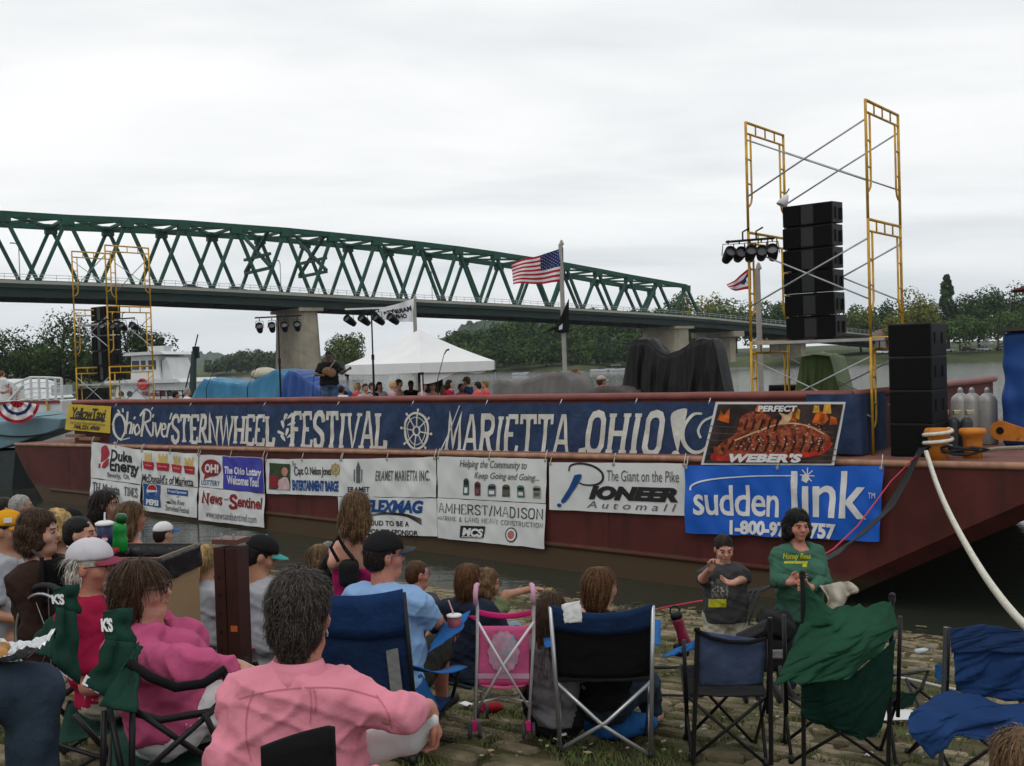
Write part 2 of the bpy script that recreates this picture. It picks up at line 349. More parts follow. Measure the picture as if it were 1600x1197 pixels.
# leaf-clump crowns
M_LEAF = {}
def leaf_mat(key, c):
    if key not in M_LEAF: M_LEAF[key] = mat('foliage_' + key, c, 0.75, 0, 0.35, 0.35, island=0.38, spec=0.05)
    return M_LEAF[key]
def crown_into(mb, c, rx, rz, rr, n=420, size=0.6, lobes=7, conic=False):
    c = Vector(c); lob = []
    for i in range(lobes):
        a = rr.uniform(0, 6.28); e = rr.uniform(-0.75, 0.85); q = Vector((math.cos(a) * rx * 0.6 * math.sqrt(1 - e * e * 0.6), math.sin(a) * rx * 0.6 * math.sqrt(1 - e * e * 0.6), e * rz * 0.62))
        if conic: q.x *= (1.0 - 0.5 * (q.z / rz + 0.62)); q.y *= (1.0 - 0.5 * (q.z / rz + 0.62))
        lob.append((q, rr.uniform(0.34, 0.55)))
    lob.append((Vector((0, 0, 0)), 0.62))
    for i in range(n):
        q, s = lob[rr.randrange(len(lob))]
        d = Vector((rr.gauss(0, 1), rr.gauss(0, 1), rr.gauss(0, 1) * 0.9)); d.normalize()
        rad = rr.uniform(0.72, 1.06)
        p = c + q + Vector((d.x * rx * s, d.y * rx * s, d.z * rz * s)) * rad
        nrm = (d + Vector((rr.gauss(0, .5), rr.gauss(0, .5), rr.gauss(0, .5) + 0.2))).normalized()
        x = nrm.orthogonal().normalized(); y = nrm.cross(x); a = rr.uniform(0, 6.28); x, y = x * math.cos(a) + y * math.sin(a), y * math.cos(a) - x * math.sin(a)
        s2 = size * rr.uniform(0.5, 1.25)
        mb.add([p - x * s2, p + y * s2 * 0.7, p + x * s2 * 0.9 + nrm * s2 * 0.3, p - y * s2 * 0.6], [(0, 1, 2, 3)])
M_TRUNK = mat('tree_bark', (0.09, 0.075, 0.055), 0.9)
def tree(px, py_top, py_base, d, wpx, key, colr, label, seed, group, conic=False, n=900):
    rr = random.Random(seed); base = P(px, py_base, d); top = P(px, py_top, d); H = top.z - base.z; rx = wpx / FPX * d / 2
    e = empty('tree', base, 0, label, 'tree', group)
    t = MB(); t.tube([(0, 0, -1), (0.1 * rr.uniform(-1, 1), 0, H * 0.35), (0.4 * rr.uniform(-1, 1), 0.3, H * 0.85)], 0.3, 7, rads=[H * 0.028, H * 0.02, H * 0.006])
    for k in range(5):
        a = rr.uniform(0, 6.28); z0 = H * rr.uniform(0.3, 0.55); t.tube([(0, 0, z0), (math.cos(a) * rx * 0.4, math.sin(a) * rx * 0.4, z0 + H * 0.16), (math.cos(a) * rx * 0.7, math.sin(a) * rx * 0.7, z0 + H * 0.24)], 0.1, 5, rads=[H * 0.012, H * 0.008, H * 0.003])
    t.build('trunk', M_TRUNK, e, True)
    c = MB()
    if conic:
        for k in range(9):
            f = k / 8; crown_into(c, (0, 0, H * (0.18 + 0.76 * f)), rx * (1.05 - 0.85 * f), H * 0.11, rr, n // 4, 0.0018 * d, 4)
    else: crown_into(c, (0, 0, H * 0.58), rx, H * 0.47, rr, int(n * 2.6), 0.00155 * d, 14)
    c.build('crown', leaf_mat(key, colr), e)
    return e
LEFT_G = 'trees on the left bank'; RIGHT_G = 'trees on the right bank'
tree(25, 512, 604, 225, 120, 'dark', (0.034, 0.066, 0.02), 'broad dark tree at the left edge of the picture behind the white boat', 1, LEFT_G)
tree(100, 488, 604, 230, 90, 'dark', (0.034, 0.066, 0.02), 'tallest dark tree on the left bank, just left of the yellow scaffold', 2, LEFT_G)
tree(140, 527, 606, 224, 90, 'mid', (0.052, 0.092, 0.024), 'rounded mid green tree behind the left yellow scaffold', 3, LEFT_G)
tree(62, 530, 606, 222, 80, 'mid', (0.052, 0.092, 0.024), 'low mid green tree between the two dark trees on the left bank', 4, LEFT_G)
tree(200, 505, 602, 232, 80, 'dark', (0.034, 0.066, 0.02), 'dark tree above the towboat pilothouse', 5, LEFT_G)
tree(248, 517, 600, 240, 60, 'dark', (0.034, 0.066, 0.02), 'dark leafy tree at the right end of the left bank', 6, LEFT_G)
tree(543, 514, 588, 330, 62, 'olive', (0.085, 0.115, 0.028), 'lone rounded olive tree between the bridge pier and the white tent', 7, 'trees on the far shore')
tree(1482, 433, 542, 330, 60, 'conifer', (0.03, 0.06, 0.02), 'tall dark conifer rising above the right bank', 8, RIGHT_G, True, 1100)
tree(1440, 447, 542, 325, 66, 'yellow', (0.14, 0.15, 0.03), 'yellowish green tree left of the tall conifer', 9, RIGHT_G)
tree(1405, 478, 542, 322, 50, 'yellow', (0.14, 0.15, 0.03), 'small yellow green tree beside the right scaffold leg', 10, RIGHT_G)
tree(1530, 452, 540, 335, 80, 'dark', (0.034, 0.066, 0.02), 'dark round tree just right of the tall conifer', 11, RIGHT_G)
tree(1580, 445, 540, 340, 90, 'dark', (0.034, 0.066, 0.02), 'dark tree with a broken crown at the right edge', 12, RIGHT_G)
tree(1560, 485, 543, 318, 90, 'mid', (0.052, 0.092, 0.024), 'lower mid green tree above the parked cars', 13, RIGHT_G)
tree(1500, 490, 543, 320, 70, 'mid', (0.052, 0.092, 0.024), 'mid green tree in front of the conifer foot', 14, RIGHT_G)
tree(1150, 462, 548, 420, 70, 'olive', (0.085, 0.115, 0.028), 'olive green tree past the end of the bridge truss', 15, RIGHT_G)
tree(1105, 462, 548, 430, 60, 'yellow', (0.14, 0.15, 0.03), 'yellow green tree behind the last truss panel', 16, RIGHT_G)
tree(1210, 470, 548, 400, 60, 'mid', (0.052, 0.092, 0.024), 'mid green tree left of the black speaker tower', 17, RIGHT_G)
tree(1345, 478, 546, 360, 70, 'olive', (0.085, 0.115, 0.028), 'olive tree right of the black speaker tower', 18, RIGHT_G)
tree(1060, 452, 552, 440, 50, 'olive', (0.085, 0.115, 0.028), 'thin olive tree seen through the end of the truss', 19, RIGHT_G)
def woods(name, label, spots, key, colr, seed, npc=260):
    rr = random.Random(seed); mb = MB()
    for (px, pt, pb, d, w) in spots:
        top = P(px, pt, d); bot = P(px, pb, d); rx = w / FPX * d / 2
        crown_into(mb, ((top.x + bot.x) / 2, top.y, (top.z + bot.z) / 2), rx, max((top.z - bot.z) / 2, 2), rr, int(npc * 2), 0.0017 * d, 8)
    tag(mb.build(name, leaf_mat(key, colr)), label, 'woods', kind='stuff')
rr0 = random.Random(21)
def interp(tab, x):
    for (a, b), (c, d) in zip(tab, tab[1:]):
        if x <= c: return b + (d - b) * (x - a) / (c - a)
    return tab[-1][1]
skyl = [(640, 552), (690, 521), (720, 513), (760, 506), (800, 496), (850, 487), (900, 480), (960, 478), (1010, 480), (1050, 476), (1100, 480)]
mid = []; midb = []
for row in range(4):
    for i in range(30):
        px = 660 + i * 14.5 + rr0.uniform(-6, 6); top = interp(skyl, px); low = 572 - (px - 700) * 0.012
        y0 = top + (low - top) * (row / 4.0) * 0.75 + rr0.uniform(-3, 5)
        (mid if rr0.random() < 0.65 else midb).append((px, y0, min(y0 + 46, low + 3), 455 - row * 14, rr0.uniform(28, 44)))
woods('far_woods', 'dark mass of woods on the far bank right of the tent', mid, 'dark', (0.034, 0.066, 0.02), 5)
woods('far_woods_light', 'lighter green crowns in the woods on the far bank', midb, 'mid', (0.052, 0.092, 0.024), 6)
woods('right_woods', 'mass of woods behind the right bank', [(1090 + i * 17 + rr0.uniform(-5, 5), interp([(1080, 484), (1200, 480), (1300, 474), (1400, 468), (1500, 458), (1700, 440)], 1090 + i * 17) + rr0.uniform(-6, 10), 545, 390, rr0.uniform(36, 56)) for i in range(34)], 'dark', (0.034, 0.066, 0.02), 7, 330)
woods('left_woods', 'dark underwood along the left bank', [(-30 + i * 20 + rr0.uniform(-6, 6), 545 + rr0.uniform(-10, 12), 603, 236, rr0.uniform(40, 60)) for i in range(15)], 'dark', (0.034, 0.066, 0.02), 8, 420)
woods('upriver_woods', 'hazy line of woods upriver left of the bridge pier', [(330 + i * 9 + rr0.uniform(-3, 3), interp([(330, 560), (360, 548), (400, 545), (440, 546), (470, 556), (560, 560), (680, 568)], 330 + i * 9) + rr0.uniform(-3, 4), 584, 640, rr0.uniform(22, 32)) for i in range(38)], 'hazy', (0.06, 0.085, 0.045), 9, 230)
# ================================================================== BRIDGE
M_BG = mat('bridge_green', '#1b4a3a', 0.6, 0.0, 0.18, 0.4)
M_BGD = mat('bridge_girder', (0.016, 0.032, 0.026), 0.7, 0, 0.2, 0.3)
M_CONC = mat('pier_concrete', (0.30, 0.265, 0.20), 0.9, 0, 0.16, 0.25, 0.3, 2, dirt=((0.17, 0.15, 0.11), 0.35, 0.5, 0.75))
M_CONCL = mat('parapet_concrete', (0.34, 0.33, 0.29), 0.9, 0, 0.12, 0.3)
M_RAILG = mat('rail_steel', (0.40, 0.43, 0.43), 0.5, 0.3)
def bd(px): return 1.0 / ((33 - 0.011 * px) / (33 * 185.0))
BR0 = P(0, 565, bd(0)); BR1 = P(1085, 565, bd(1085))
BRU = Vector((BR1.x - BR0.x, BR1.y - BR0.y, 0)); BRLEN = BRU.length; BRU.normalize(); BRV = Vector((-BRU.y, BRU.x, 0))
def br_s(px):
    r = ray(px, 565); q = EYE - BR0; k = -q.dot(BRV) / r.dot(BRV); return (EYE + r * k - BR0).dot(BRU)
def br_z(px, py):
    r = ray(px, py); q = EYE - BR0; k = -q.dot(BRV) / r.dot(BRV); return (EYE + r * k).z
_deck = [(br_s(x), br_z(x, y)) for x, y in ((-200, 432), (0, 440), (200, 447), (400, 457), (600, 468), (800, 478), (900, 484), (1000, 490), (1100, 497), (1230, 510), (1420, 530))]
_top = [(br_s(x), br_z(x, y)) for x, y in ((-200, 333), (0, 334), (114, 341), (207, 345), (294, 349), (375, 355), (448, 360), (521, 367), (591, 374), (700, 386), (800, 400), (900, 416), (1000, 435), (1072, 447), (1090, 452))]
def zint(tab, s):
    if s <= tab[0][0]: return tab[0][1]
    for (a, b), (c, d) in zip(tab, tab[1:]):
        if s <= c: return b + (d - b) * (s - a) / (c - a)
    return tab[-1][1]
def bridge():
    e = empty('truss_bridge', (BR0.x, BR0.y, 0), math.atan2(BRU.y, BRU.x), 'long green steel truss bridge crossing the river behind the barge', 'bridge')
    W = 14.0; S0 = br_s(-190); S1 = br_s(1420); ST = br_s(1072) + 6
    # girders and slab
    ss = [S0 + (S1 - S0) * i / 40 for i in range(41)]
    for y0, nm in ((-0.3, 'girder'), (W + 0.3, 'girder')):
        g = MB()
        for a, b in zip(ss, ss[1:]):
            za, zb = zint(_deck, a), zint(_deck, b)
            g.add([(a, y0 - .25, za - .9), (b, y0 - .25, zb - .9), (b, y0 - .25, zb - 2.7), (a, y0 - .25, za - 2.7), (a, y0 + .25, za - .9), (b, y0 + .25, zb - .9), (b, y0 + .25, zb - 2.7), (a, y0 + .25, za - 2.7)], [(3, 2, 1, 0), (4, 5, 6, 7), (2, 3, 7, 6), (0, 1, 5, 4)])
        g.build(nm, M_BGD, e)
    d = MB()
    for a, b in zip(ss, ss[1:]):
        za, zb = zint(_deck, a), zint(_deck, b)
        d.add([(a, -1.2, za - .1), (b, -1.2, zb - .1), (b, W + 1.2, zb - .1), (a, W + 1.2, za - .1), (a, -1.2, za - 1.1), (b, -1.2, zb - 1.1), (b, W + 1.2, zb - 1.1), (a, W + 1.2, za - 1.1)], [(0, 1, 2, 3), (7, 6, 5, 4), (4, 5, 1, 0), (6, 7, 3, 2)])
    d.build('deck', M_BGD, e)
    for y in (-1.25, W + 1.0):
        par = MB()
        for a, b in zip(ss, ss[1:]):
            za, zb = zint(_deck, a), zint(_deck, b); par.add([(a, y, za - .3), (b, y, zb - .3), (b, y, zb + .25), (a, y, za + .25), (a, y + .3, za - .3), (b, y + .3, zb - .3), (b, y + .3, zb + .25), (a, y + .3, za + .25)], [(0, 1, 2, 3), (7, 6, 5, 4), (3, 2, 6, 7), (1, 0, 4, 5)])
        par.build('parapet', M_CONCL, e)
    for k in range(26):
        s = S0 + (S1 - S0) * (k + .5) / 26; z = zint(_deck, s)
        MB().box((s, W / 2, z - 1.7), (0.5, W, 1.2)).build('cross_beam', M_BGD, e)
    r = MB(); s = S0
    while s < S1:
        r.bar((s, -1.1, zint(_deck, s) + .3), (s, -1.1, zint(_deck, s) + 1.5), .07); s += 2.2
    for zz in (0.9, 1.4): r.tube([(s, -1.1, zint(_deck, s) + zz) for s in ss], .05, 5)
    r.build('railing', M_RAILG, e)
    # trusses
    PAN = 10.88; s_n = br_s(114)
    tops = [s_n + PAN * k for k in range(-3, 40) if S0 < s_n + PAN * k < ST + 1]
    for y in (0.0, W):
        tc = MB(); pts = [(s, y, zint(_top, s)) for s in tops]
        for a, b in zip(pts, pts[1:]): tc.bar(a, b, 1.05, 1.1)
        tc.build('top_chord', M_BG, e)
        bc = MB()
        for a, b in zip(tops, tops[1:]): bc.bar((a - PAN / 2, y, zint(_deck, a - PAN / 2) + .1), (b - PAN / 2, y, zint(_deck, b - PAN / 2) + .1), .8, .7)
        bc.build('bottom_chord', M_BG, e)
        for s in tops:
            for q in (-1, 1):
                sb = s + q * PAN / 2
                MB().bar((s, y, zint(_top, s)), (sb, y, zint(_deck, sb)), 0.62, 0.68, Vector((0, 1, 0))).build('diagonal', M_BG, e)
            MB().box((s, y, zint(_top, s) - .55), (2.2, 1.4, 1.7)).build('gusset_plate', M_BG, e)
    for a, b in zip(tops, tops[1:]):           # top laterals
        m_ = MB(); za, zb = zint(_top, a), zint(_top, b); m_.bar((a, 0, za), (b, W, zb), .5); m_.bar((b, 0, zb), (a, W, za), .5); m_.bar((a, 0, za), (a, W, za), .55); m_.build('top_lateral', M_BG, e)
    sp = br_s(472)                              # sway frames over the pier
    for ds in (-PAN * .5 - 1.0, PAN * .5 + 1.0):
        s = sp + ds; zt, zb = zint(_top, s), zint(_deck, s); m_ = MB()
        for a, b in (((0, zt), (W, zb + (zt - zb) * .42)), ((W, zt), (0, zb + (zt - zb) * .42)), ((0, zb + (zt - zb) * .62), (W, zb + (zt - zb) * .62)), ((0, zb + (zt - zb) * .40), (W, zb + (zt - zb) * .40))):
            m_.bar((s, a[0], a[1]), (s, b[0], b[1]), .6)
        m_.build('sway_frame', M_BG, e)
    # piers
    def pier(px, y_cap, w_top, w_bot, cap=True, tshape=False, y_bot=None):
        s = br_s(px); z1 = zint(_deck, s) - 3.1; z0 = -2 if y_bot is None else y_bot
        m_ = MB(); dz = z1 - z0
        if tshape:
            m_.prism([(s - 1.2, 1, z0), (s + 1.2, 1, z0), (s + 1.2, 1, z1 - 1.4), (s - 1.2, 1, z1 - 1.4)], (0, W - 2, 0)); m_.box((s, W / 2, z1 - .6), (4.4, W + 3, 1.6)); m_.build('pier', M_CONC, e); return
        n = 14; prof = [(0, w_bot), (0.25, w_bot), (0.30, w_bot * .96), (1, w_top)]
        for k, (f, w) in enumerate(prof):
            for j in range(n):
                a = 2 * math.pi * j / n; ca, sa = math.cos(a), math.sin(a)
                m_.v.append((s + w / 2 * math.copysign(abs(ca) ** .45, ca), W / 2 + (W / 2 + .6) * math.copysign(abs(sa) ** .6, sa) * (w / w_bot * .3 + .7), z0 + dz * f))
        for k in range(len(prof) - 1):
            for j in range(n): m_.f.append((k * n + j, k * n + (j + 1) % n, (k + 1) * n + (j + 1) % n, (k + 1) * n + j)); m_.mi.append(0)
        m_.f.append(tuple(3 * n + j for j in range(n))); m_.mi.append(0)
        m_.build('pier', M_CONC, e)
        MB().box((s, W / 2, z1 + .1), (w_top * 1.08, W + 1.6, .7)).build('pier_cap', M_CONC, e)
        for y in (0, W): MB().box((s, y, z1 + .9), (1.2, 1.0, 1.0)).build('bearing', M_BGD, e)
    pier(487, 480, 5.2, 6.6); pier(1068, 515, 7.0, 7.4)
    pier(1150, 0, 0, 0, tshape=True, y_bot=2.0); pier(1260, 0, 0, 0, tshape=True, y_bot=3.0); pier(-700, 480, 6.6, 8.6)
    for px in (62, 487, 730):
        s = br_s(px); z = zint(_deck, s); l = MB(); l.tube([(s, W + .9, z), (s, W + .9, z + 8.2), (s - .5, W + .2, z + 8.7), (s - 1.3, W - .8, z + 8.8)], .09, 6); l.box((s - 1.5, W - 1.0, z + 8.7), (.8, .4, .2)); l.build('lamp_post', M_RAILG, e)
    return e
bridge()
def road_car(px, colr, label):
    s = br_s(px); p = BR0 + BRU * s + BRV * 3.2; e = empty('passing_car', (p.x, p.y, zint(_deck, s) - .1), math.atan2(BRU.y, BRU.x), label, 'car', 'cars on the bridge')
    car_parts(e, colr)
def car_parts(e, colr):
    m = mat('car_' + str(colr), colr, 0.3, 0.2, 0)
    b = MB(); b.prism([(-2.2, -.85, .35), (2.2, -.85, .35), (2.25, -.85, .75), (1.3, -.85, .92), (-2.0, -.85, .98), (-2.25, -.85, .8)], (0, 1.7, 0)); b.build('body', m, e, bevel=.05)
    c = MB(); c.prism([(-1.7, -.72, .95), (1.0, -.72, .9), (.3, -.72, 1.42), (-1.3, -.72, 1.45)], (0, 1.44, 0)); c.build('cabin', mat('car_glass', (.03, .035, .04), .15, 0, 0), e, bevel=.04)
    for x in (-1.35, 1.35):
        for y in (-.86, .66): MB().lathe([(.33, 0), (.33, .2)], 14, (x, y + .2, .33), Matrix.Rotation(R(90), 3, 'X')).build('wheel', mat('tyre', (.02, .02, .02), .8, 0, 0), e)
road_car(312, '#5f6468', 'grey car crossing the bridge above the left bank')
road_car(383, '#8a8d8f', 'pale car crossing the bridge left of the pier')
for i, (px, c, lab) in enumerate(((1478, '#c9cdd0', 'white car parked left of the small white canopy across the river'), (1512, '#3a3f45', 'dark car parked beside the white canopy across the river'), (1538, '#d5d8d9', 'pale car parked in front of the white canopy across the river'), (1566, '#5d6268', 'grey car parked at the far right bank'), (1590, '#a8adb0', 'silver car parked at the right edge across the river'), (1380, '#d0d3d5', 'pale car parked right of the speaker tower across the river'))):
    p = P(px, 537, 326 - i); p.z = 2.9; e = empty('parked_car', p, 0.1 * i, lab, 'car', 'cars parked on the far bank'); car_parts(e, c)
# ================================================================== BARGE
def hull_mat():
    m = bpy.data.materials.new('hull_red_paint'); m.use_nodes = True; nt = m.node_tree; N = nt.nodes; L = nt.links; b = N['Principled BSDF']
    b.inputs['Roughness'].default_value = 0.62; b.inputs['Specular IOR Level'].default_value = .15
    tc = N.new('ShaderNodeTexCoord')
    n = N.new('ShaderNodeTexNoise'); n.inputs['Scale'].default_value = 0.9; n.inputs['Detail'].default_value = 9; n.inputs['Roughness'].default_value = .65; L.new(tc.outputs['Object'], n.inputs['Vector'])
    rp = N.new('ShaderNodeValToRGB'); e = rp.color_ramp.elements; e[0].position = .3; e[0].color = (.054, .0145, .0125, 1); e[1].position = .72; e[1].color = (.112, .029, .025, 1); L.new(n.outputs['Fac'], rp.inputs[0])
    # streaks of rust and grime, long in z
    mp = N.new('ShaderNodeMapping'); mp.inputs['Scale'].default_value = (3.5, 3.5, .22); L.new(tc.outputs['Object'], mp.inputs[0])
    s = N.new('ShaderNodeTexNoise'); s.inputs['Scale'].default_value = 1.2; s.inputs['Detail'].default_value = 6; L.new(mp.outputs[0], s.inputs['Vector'])
    sr = N.new('ShaderNodeMapRange'); sr.inputs['From Min'].default_value = .55; sr.inputs['From Max'].default_value = .78; sr.inputs['To Max'].default_value = .85; L.new(s.outputs['Fac'], sr.inputs['Value'])
    mx = N.new('ShaderNodeMixRGB'); mx.inputs[2].default_value = (.032, .016, .013, 1); L.new(sr.outputs[0], mx.inputs[0]); L.new(rp.outputs[0], mx.inputs[1])
    # river mud and weed up to the wet line
    sep = N.new('ShaderNodeSeparateXYZ'); L.new(tc.outputs['Object'], sep.inputs[0])
    n2 = N.new('ShaderNodeTexNoise'); n2.inputs['Scale'].default_value = 2.0; n2.inputs['Detail'].default_value = 6; L.new(tc.outputs['Object'], n2.inputs['Vector'])
    ad = N.new('ShaderNodeMath'); ad.operation = 'MULTIPLY_ADD'; L.new(n2.outputs['Fac'], ad.inputs[0]); ad.inputs[1].default_value = -.28; L.new(sep.outputs[2], ad.inputs[2])
    mr = N.new('ShaderNodeMapRange'); mr.inputs['From Min'].default_value = .26; mr.inputs['From Max'].default_value = .42; mr.inputs['To Min'].default_value = 1; mr.inputs['To Max'].default_value = 0; L.new(ad.outputs[0], mr.inputs['Value'])
    m2 = N.new('ShaderNodeMixRGB'); m2.inputs[2].default_value = (.075, .050, .028, 1); L.new(mr.outputs[0], m2.inputs[0]); L.new(mx.outputs[0], m2.inputs[1]); L.new(m2.outputs[0], b.inputs['Base Color'])
    bp = N.new('ShaderNodeBump'); bp.inputs['Strength'].default_value = .25; bp.inputs['Distance'].default_value = .02; L.new(n2.outputs['Fac'], bp.inputs['Height']); L.new(bp.outputs[0], b.inputs['Normal'])
    return m
M_HULL = hull_mat()
M_DECK = mat('deck_red', (.19, .085, .07), .8, 0, .25, 1.5, .3, 8, dirt=((.10, .06, .045), 1.2, .5, .75))
M_RUST = mat('worn_edge', (.30, .16, .10), .7, 0, .35, 4, .3, 20)
M_RIM = mat('rim_red', (.20, .065, .055), .55, 0, .2, 2)
M_STAGE = mat('stage_floor', (.10, .095, .09), .9, 0, .2, 2)
def zdk(s): return 2.335 + 0.0185 * s
def zrim(s): return 3.335 + 0.0072 * s
SL, SR = -28.6, 3.6; TB = 10.0
barge = empty('deck_barge', B(0, 0, 0), BANG, 'dark red steel barge used as a floating stage, hung with banners', 'barge')
def hull():
    m = MB(); ss = [SL, SL + .7, SL + 1.6, SL + 2.6, -24, -20, -16, -12, -8, -4, -1.2, -.4, .4, 1.2, 2.0, 2.8, SR]
    def zb(s):
        if s < SL + 2.6: f = (s - SL) / 2.6; return 1.35 - 2.05 * f ** .8
        if s > -1.2: f = (s + 1.2) / (SR + 1.2); return -.5 + 2.65 * f ** .95
        return -.7
    rows = []
    for s in ss:
        z1 = zdk(s); z0 = zb(s); rows.append([(s, -.7, z1 - .05), (s, -.7, z0 + .25 if z0 > -.4 else z0), (s, -.45, z0), (s, TB, z0), (s, TB, z1 - .05)])
    for r_ in rows: m.v += r_
    n = 5
    for i in range(len(ss) - 1):
        for j in range(n - 1): m.f.append((i * n + j, i * n + j + 1, (i + 1) * n + j + 1, (i + 1) * n + j)); m.mi.append(0)
    m.f.append(tuple(range(n))); k = (len(ss) - 1) * n; m.f.append(tuple(k + j for j in range(n - 1, -1, -1))); m.mi += [0, 0]
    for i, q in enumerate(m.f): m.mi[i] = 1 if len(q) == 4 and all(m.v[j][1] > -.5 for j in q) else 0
    m.build('hull', [M_HULL, mat('bottom_shade', (.006, .005, .005), .9, 0, .2, 2, spec=.1)], barge)  # underside near-black: the deep shade below the raked bow is put into its colour
    d = MB(); d.add([(SL, -.7, zdk(SL)), (SR, -.7, zdk(SR)), (SR, TB, zdk(SR)), (SL, TB, zdk(SL))], [(0, 1, 2, 3)]); d.build('deck', M_DECK, barge)
    g = MB(); g.tube([(s, -.69, zdk(s) - .03) for s in (SL, -20, -10, -4, 0, 2, SR)], .055, 10); g.build('gunwale', M_RUST, barge, True)
    g = MB(); g.tube([(s, -.70, .50 + .004 * s) for s in (SL + 2.4, -20, -10, -1.6, -.6)], .05, 10); g.build('rub_rail', M_HULL, barge, True)
    # vertical weld seams
    for k in range(10):
        s = -25 + k * 2.55; MB().box((s, -.702, (zdk(s) + .3) / 2), (.03, .012, zdk(s) - .45)).build('weld_seam', M_HULL, barge)
    c = MB()
    for (a, b) in ((-25.9, -.25),):
        c.prism([(a, 0, zdk(a)), (b, 0, zdk(b)), (b, 0, zrim(b)), (a, 0, zrim(a))], (0, .1, 0))
        c.prism([(b, .101, zdk(b)), (b, 8.5, zdk(b)), (b, 8.5, zrim(b)), (b, .101, zrim(b))], (-.1, 0, 0))
        c.prism([(a, .101, zdk(a)), (a, 8.5, zdk(a)), (a, 8.5, zrim(a) - .6), (a, .101, zrim(a) - .6)], (.1, 0, 0))
        c.prism([(a, 8.6, zdk(a)), (b, 8.6, zdk(b)), (b, 8.6, zrim(b) - .5), (a, 8.6, zrim(a) - .5)], (0, .1, 0))
    c.build('coaming', M_HULL, barge)
    r_ = MB(); r_.tube([(s, .03, zrim(s) + .01 + .012 * nz(s * 1.3)) for s in np.linspace(-25.95, -.2, 40)], .075, 10); r_.build('rim', M_RIM, barge, True)
    r_ = MB(); r_.tube([(-.22, .1, zrim(-.2) + .0), (-.22, 8.5, zrim(-.2))], .075, 10); r_.build('rim', M_RIM, barge, True)
    f = MB(); f.box((-13, 4.35, 2.70), (25.3, 8.2, .1)); f.build('stage_floor', M_STAGE, barge)
hull()

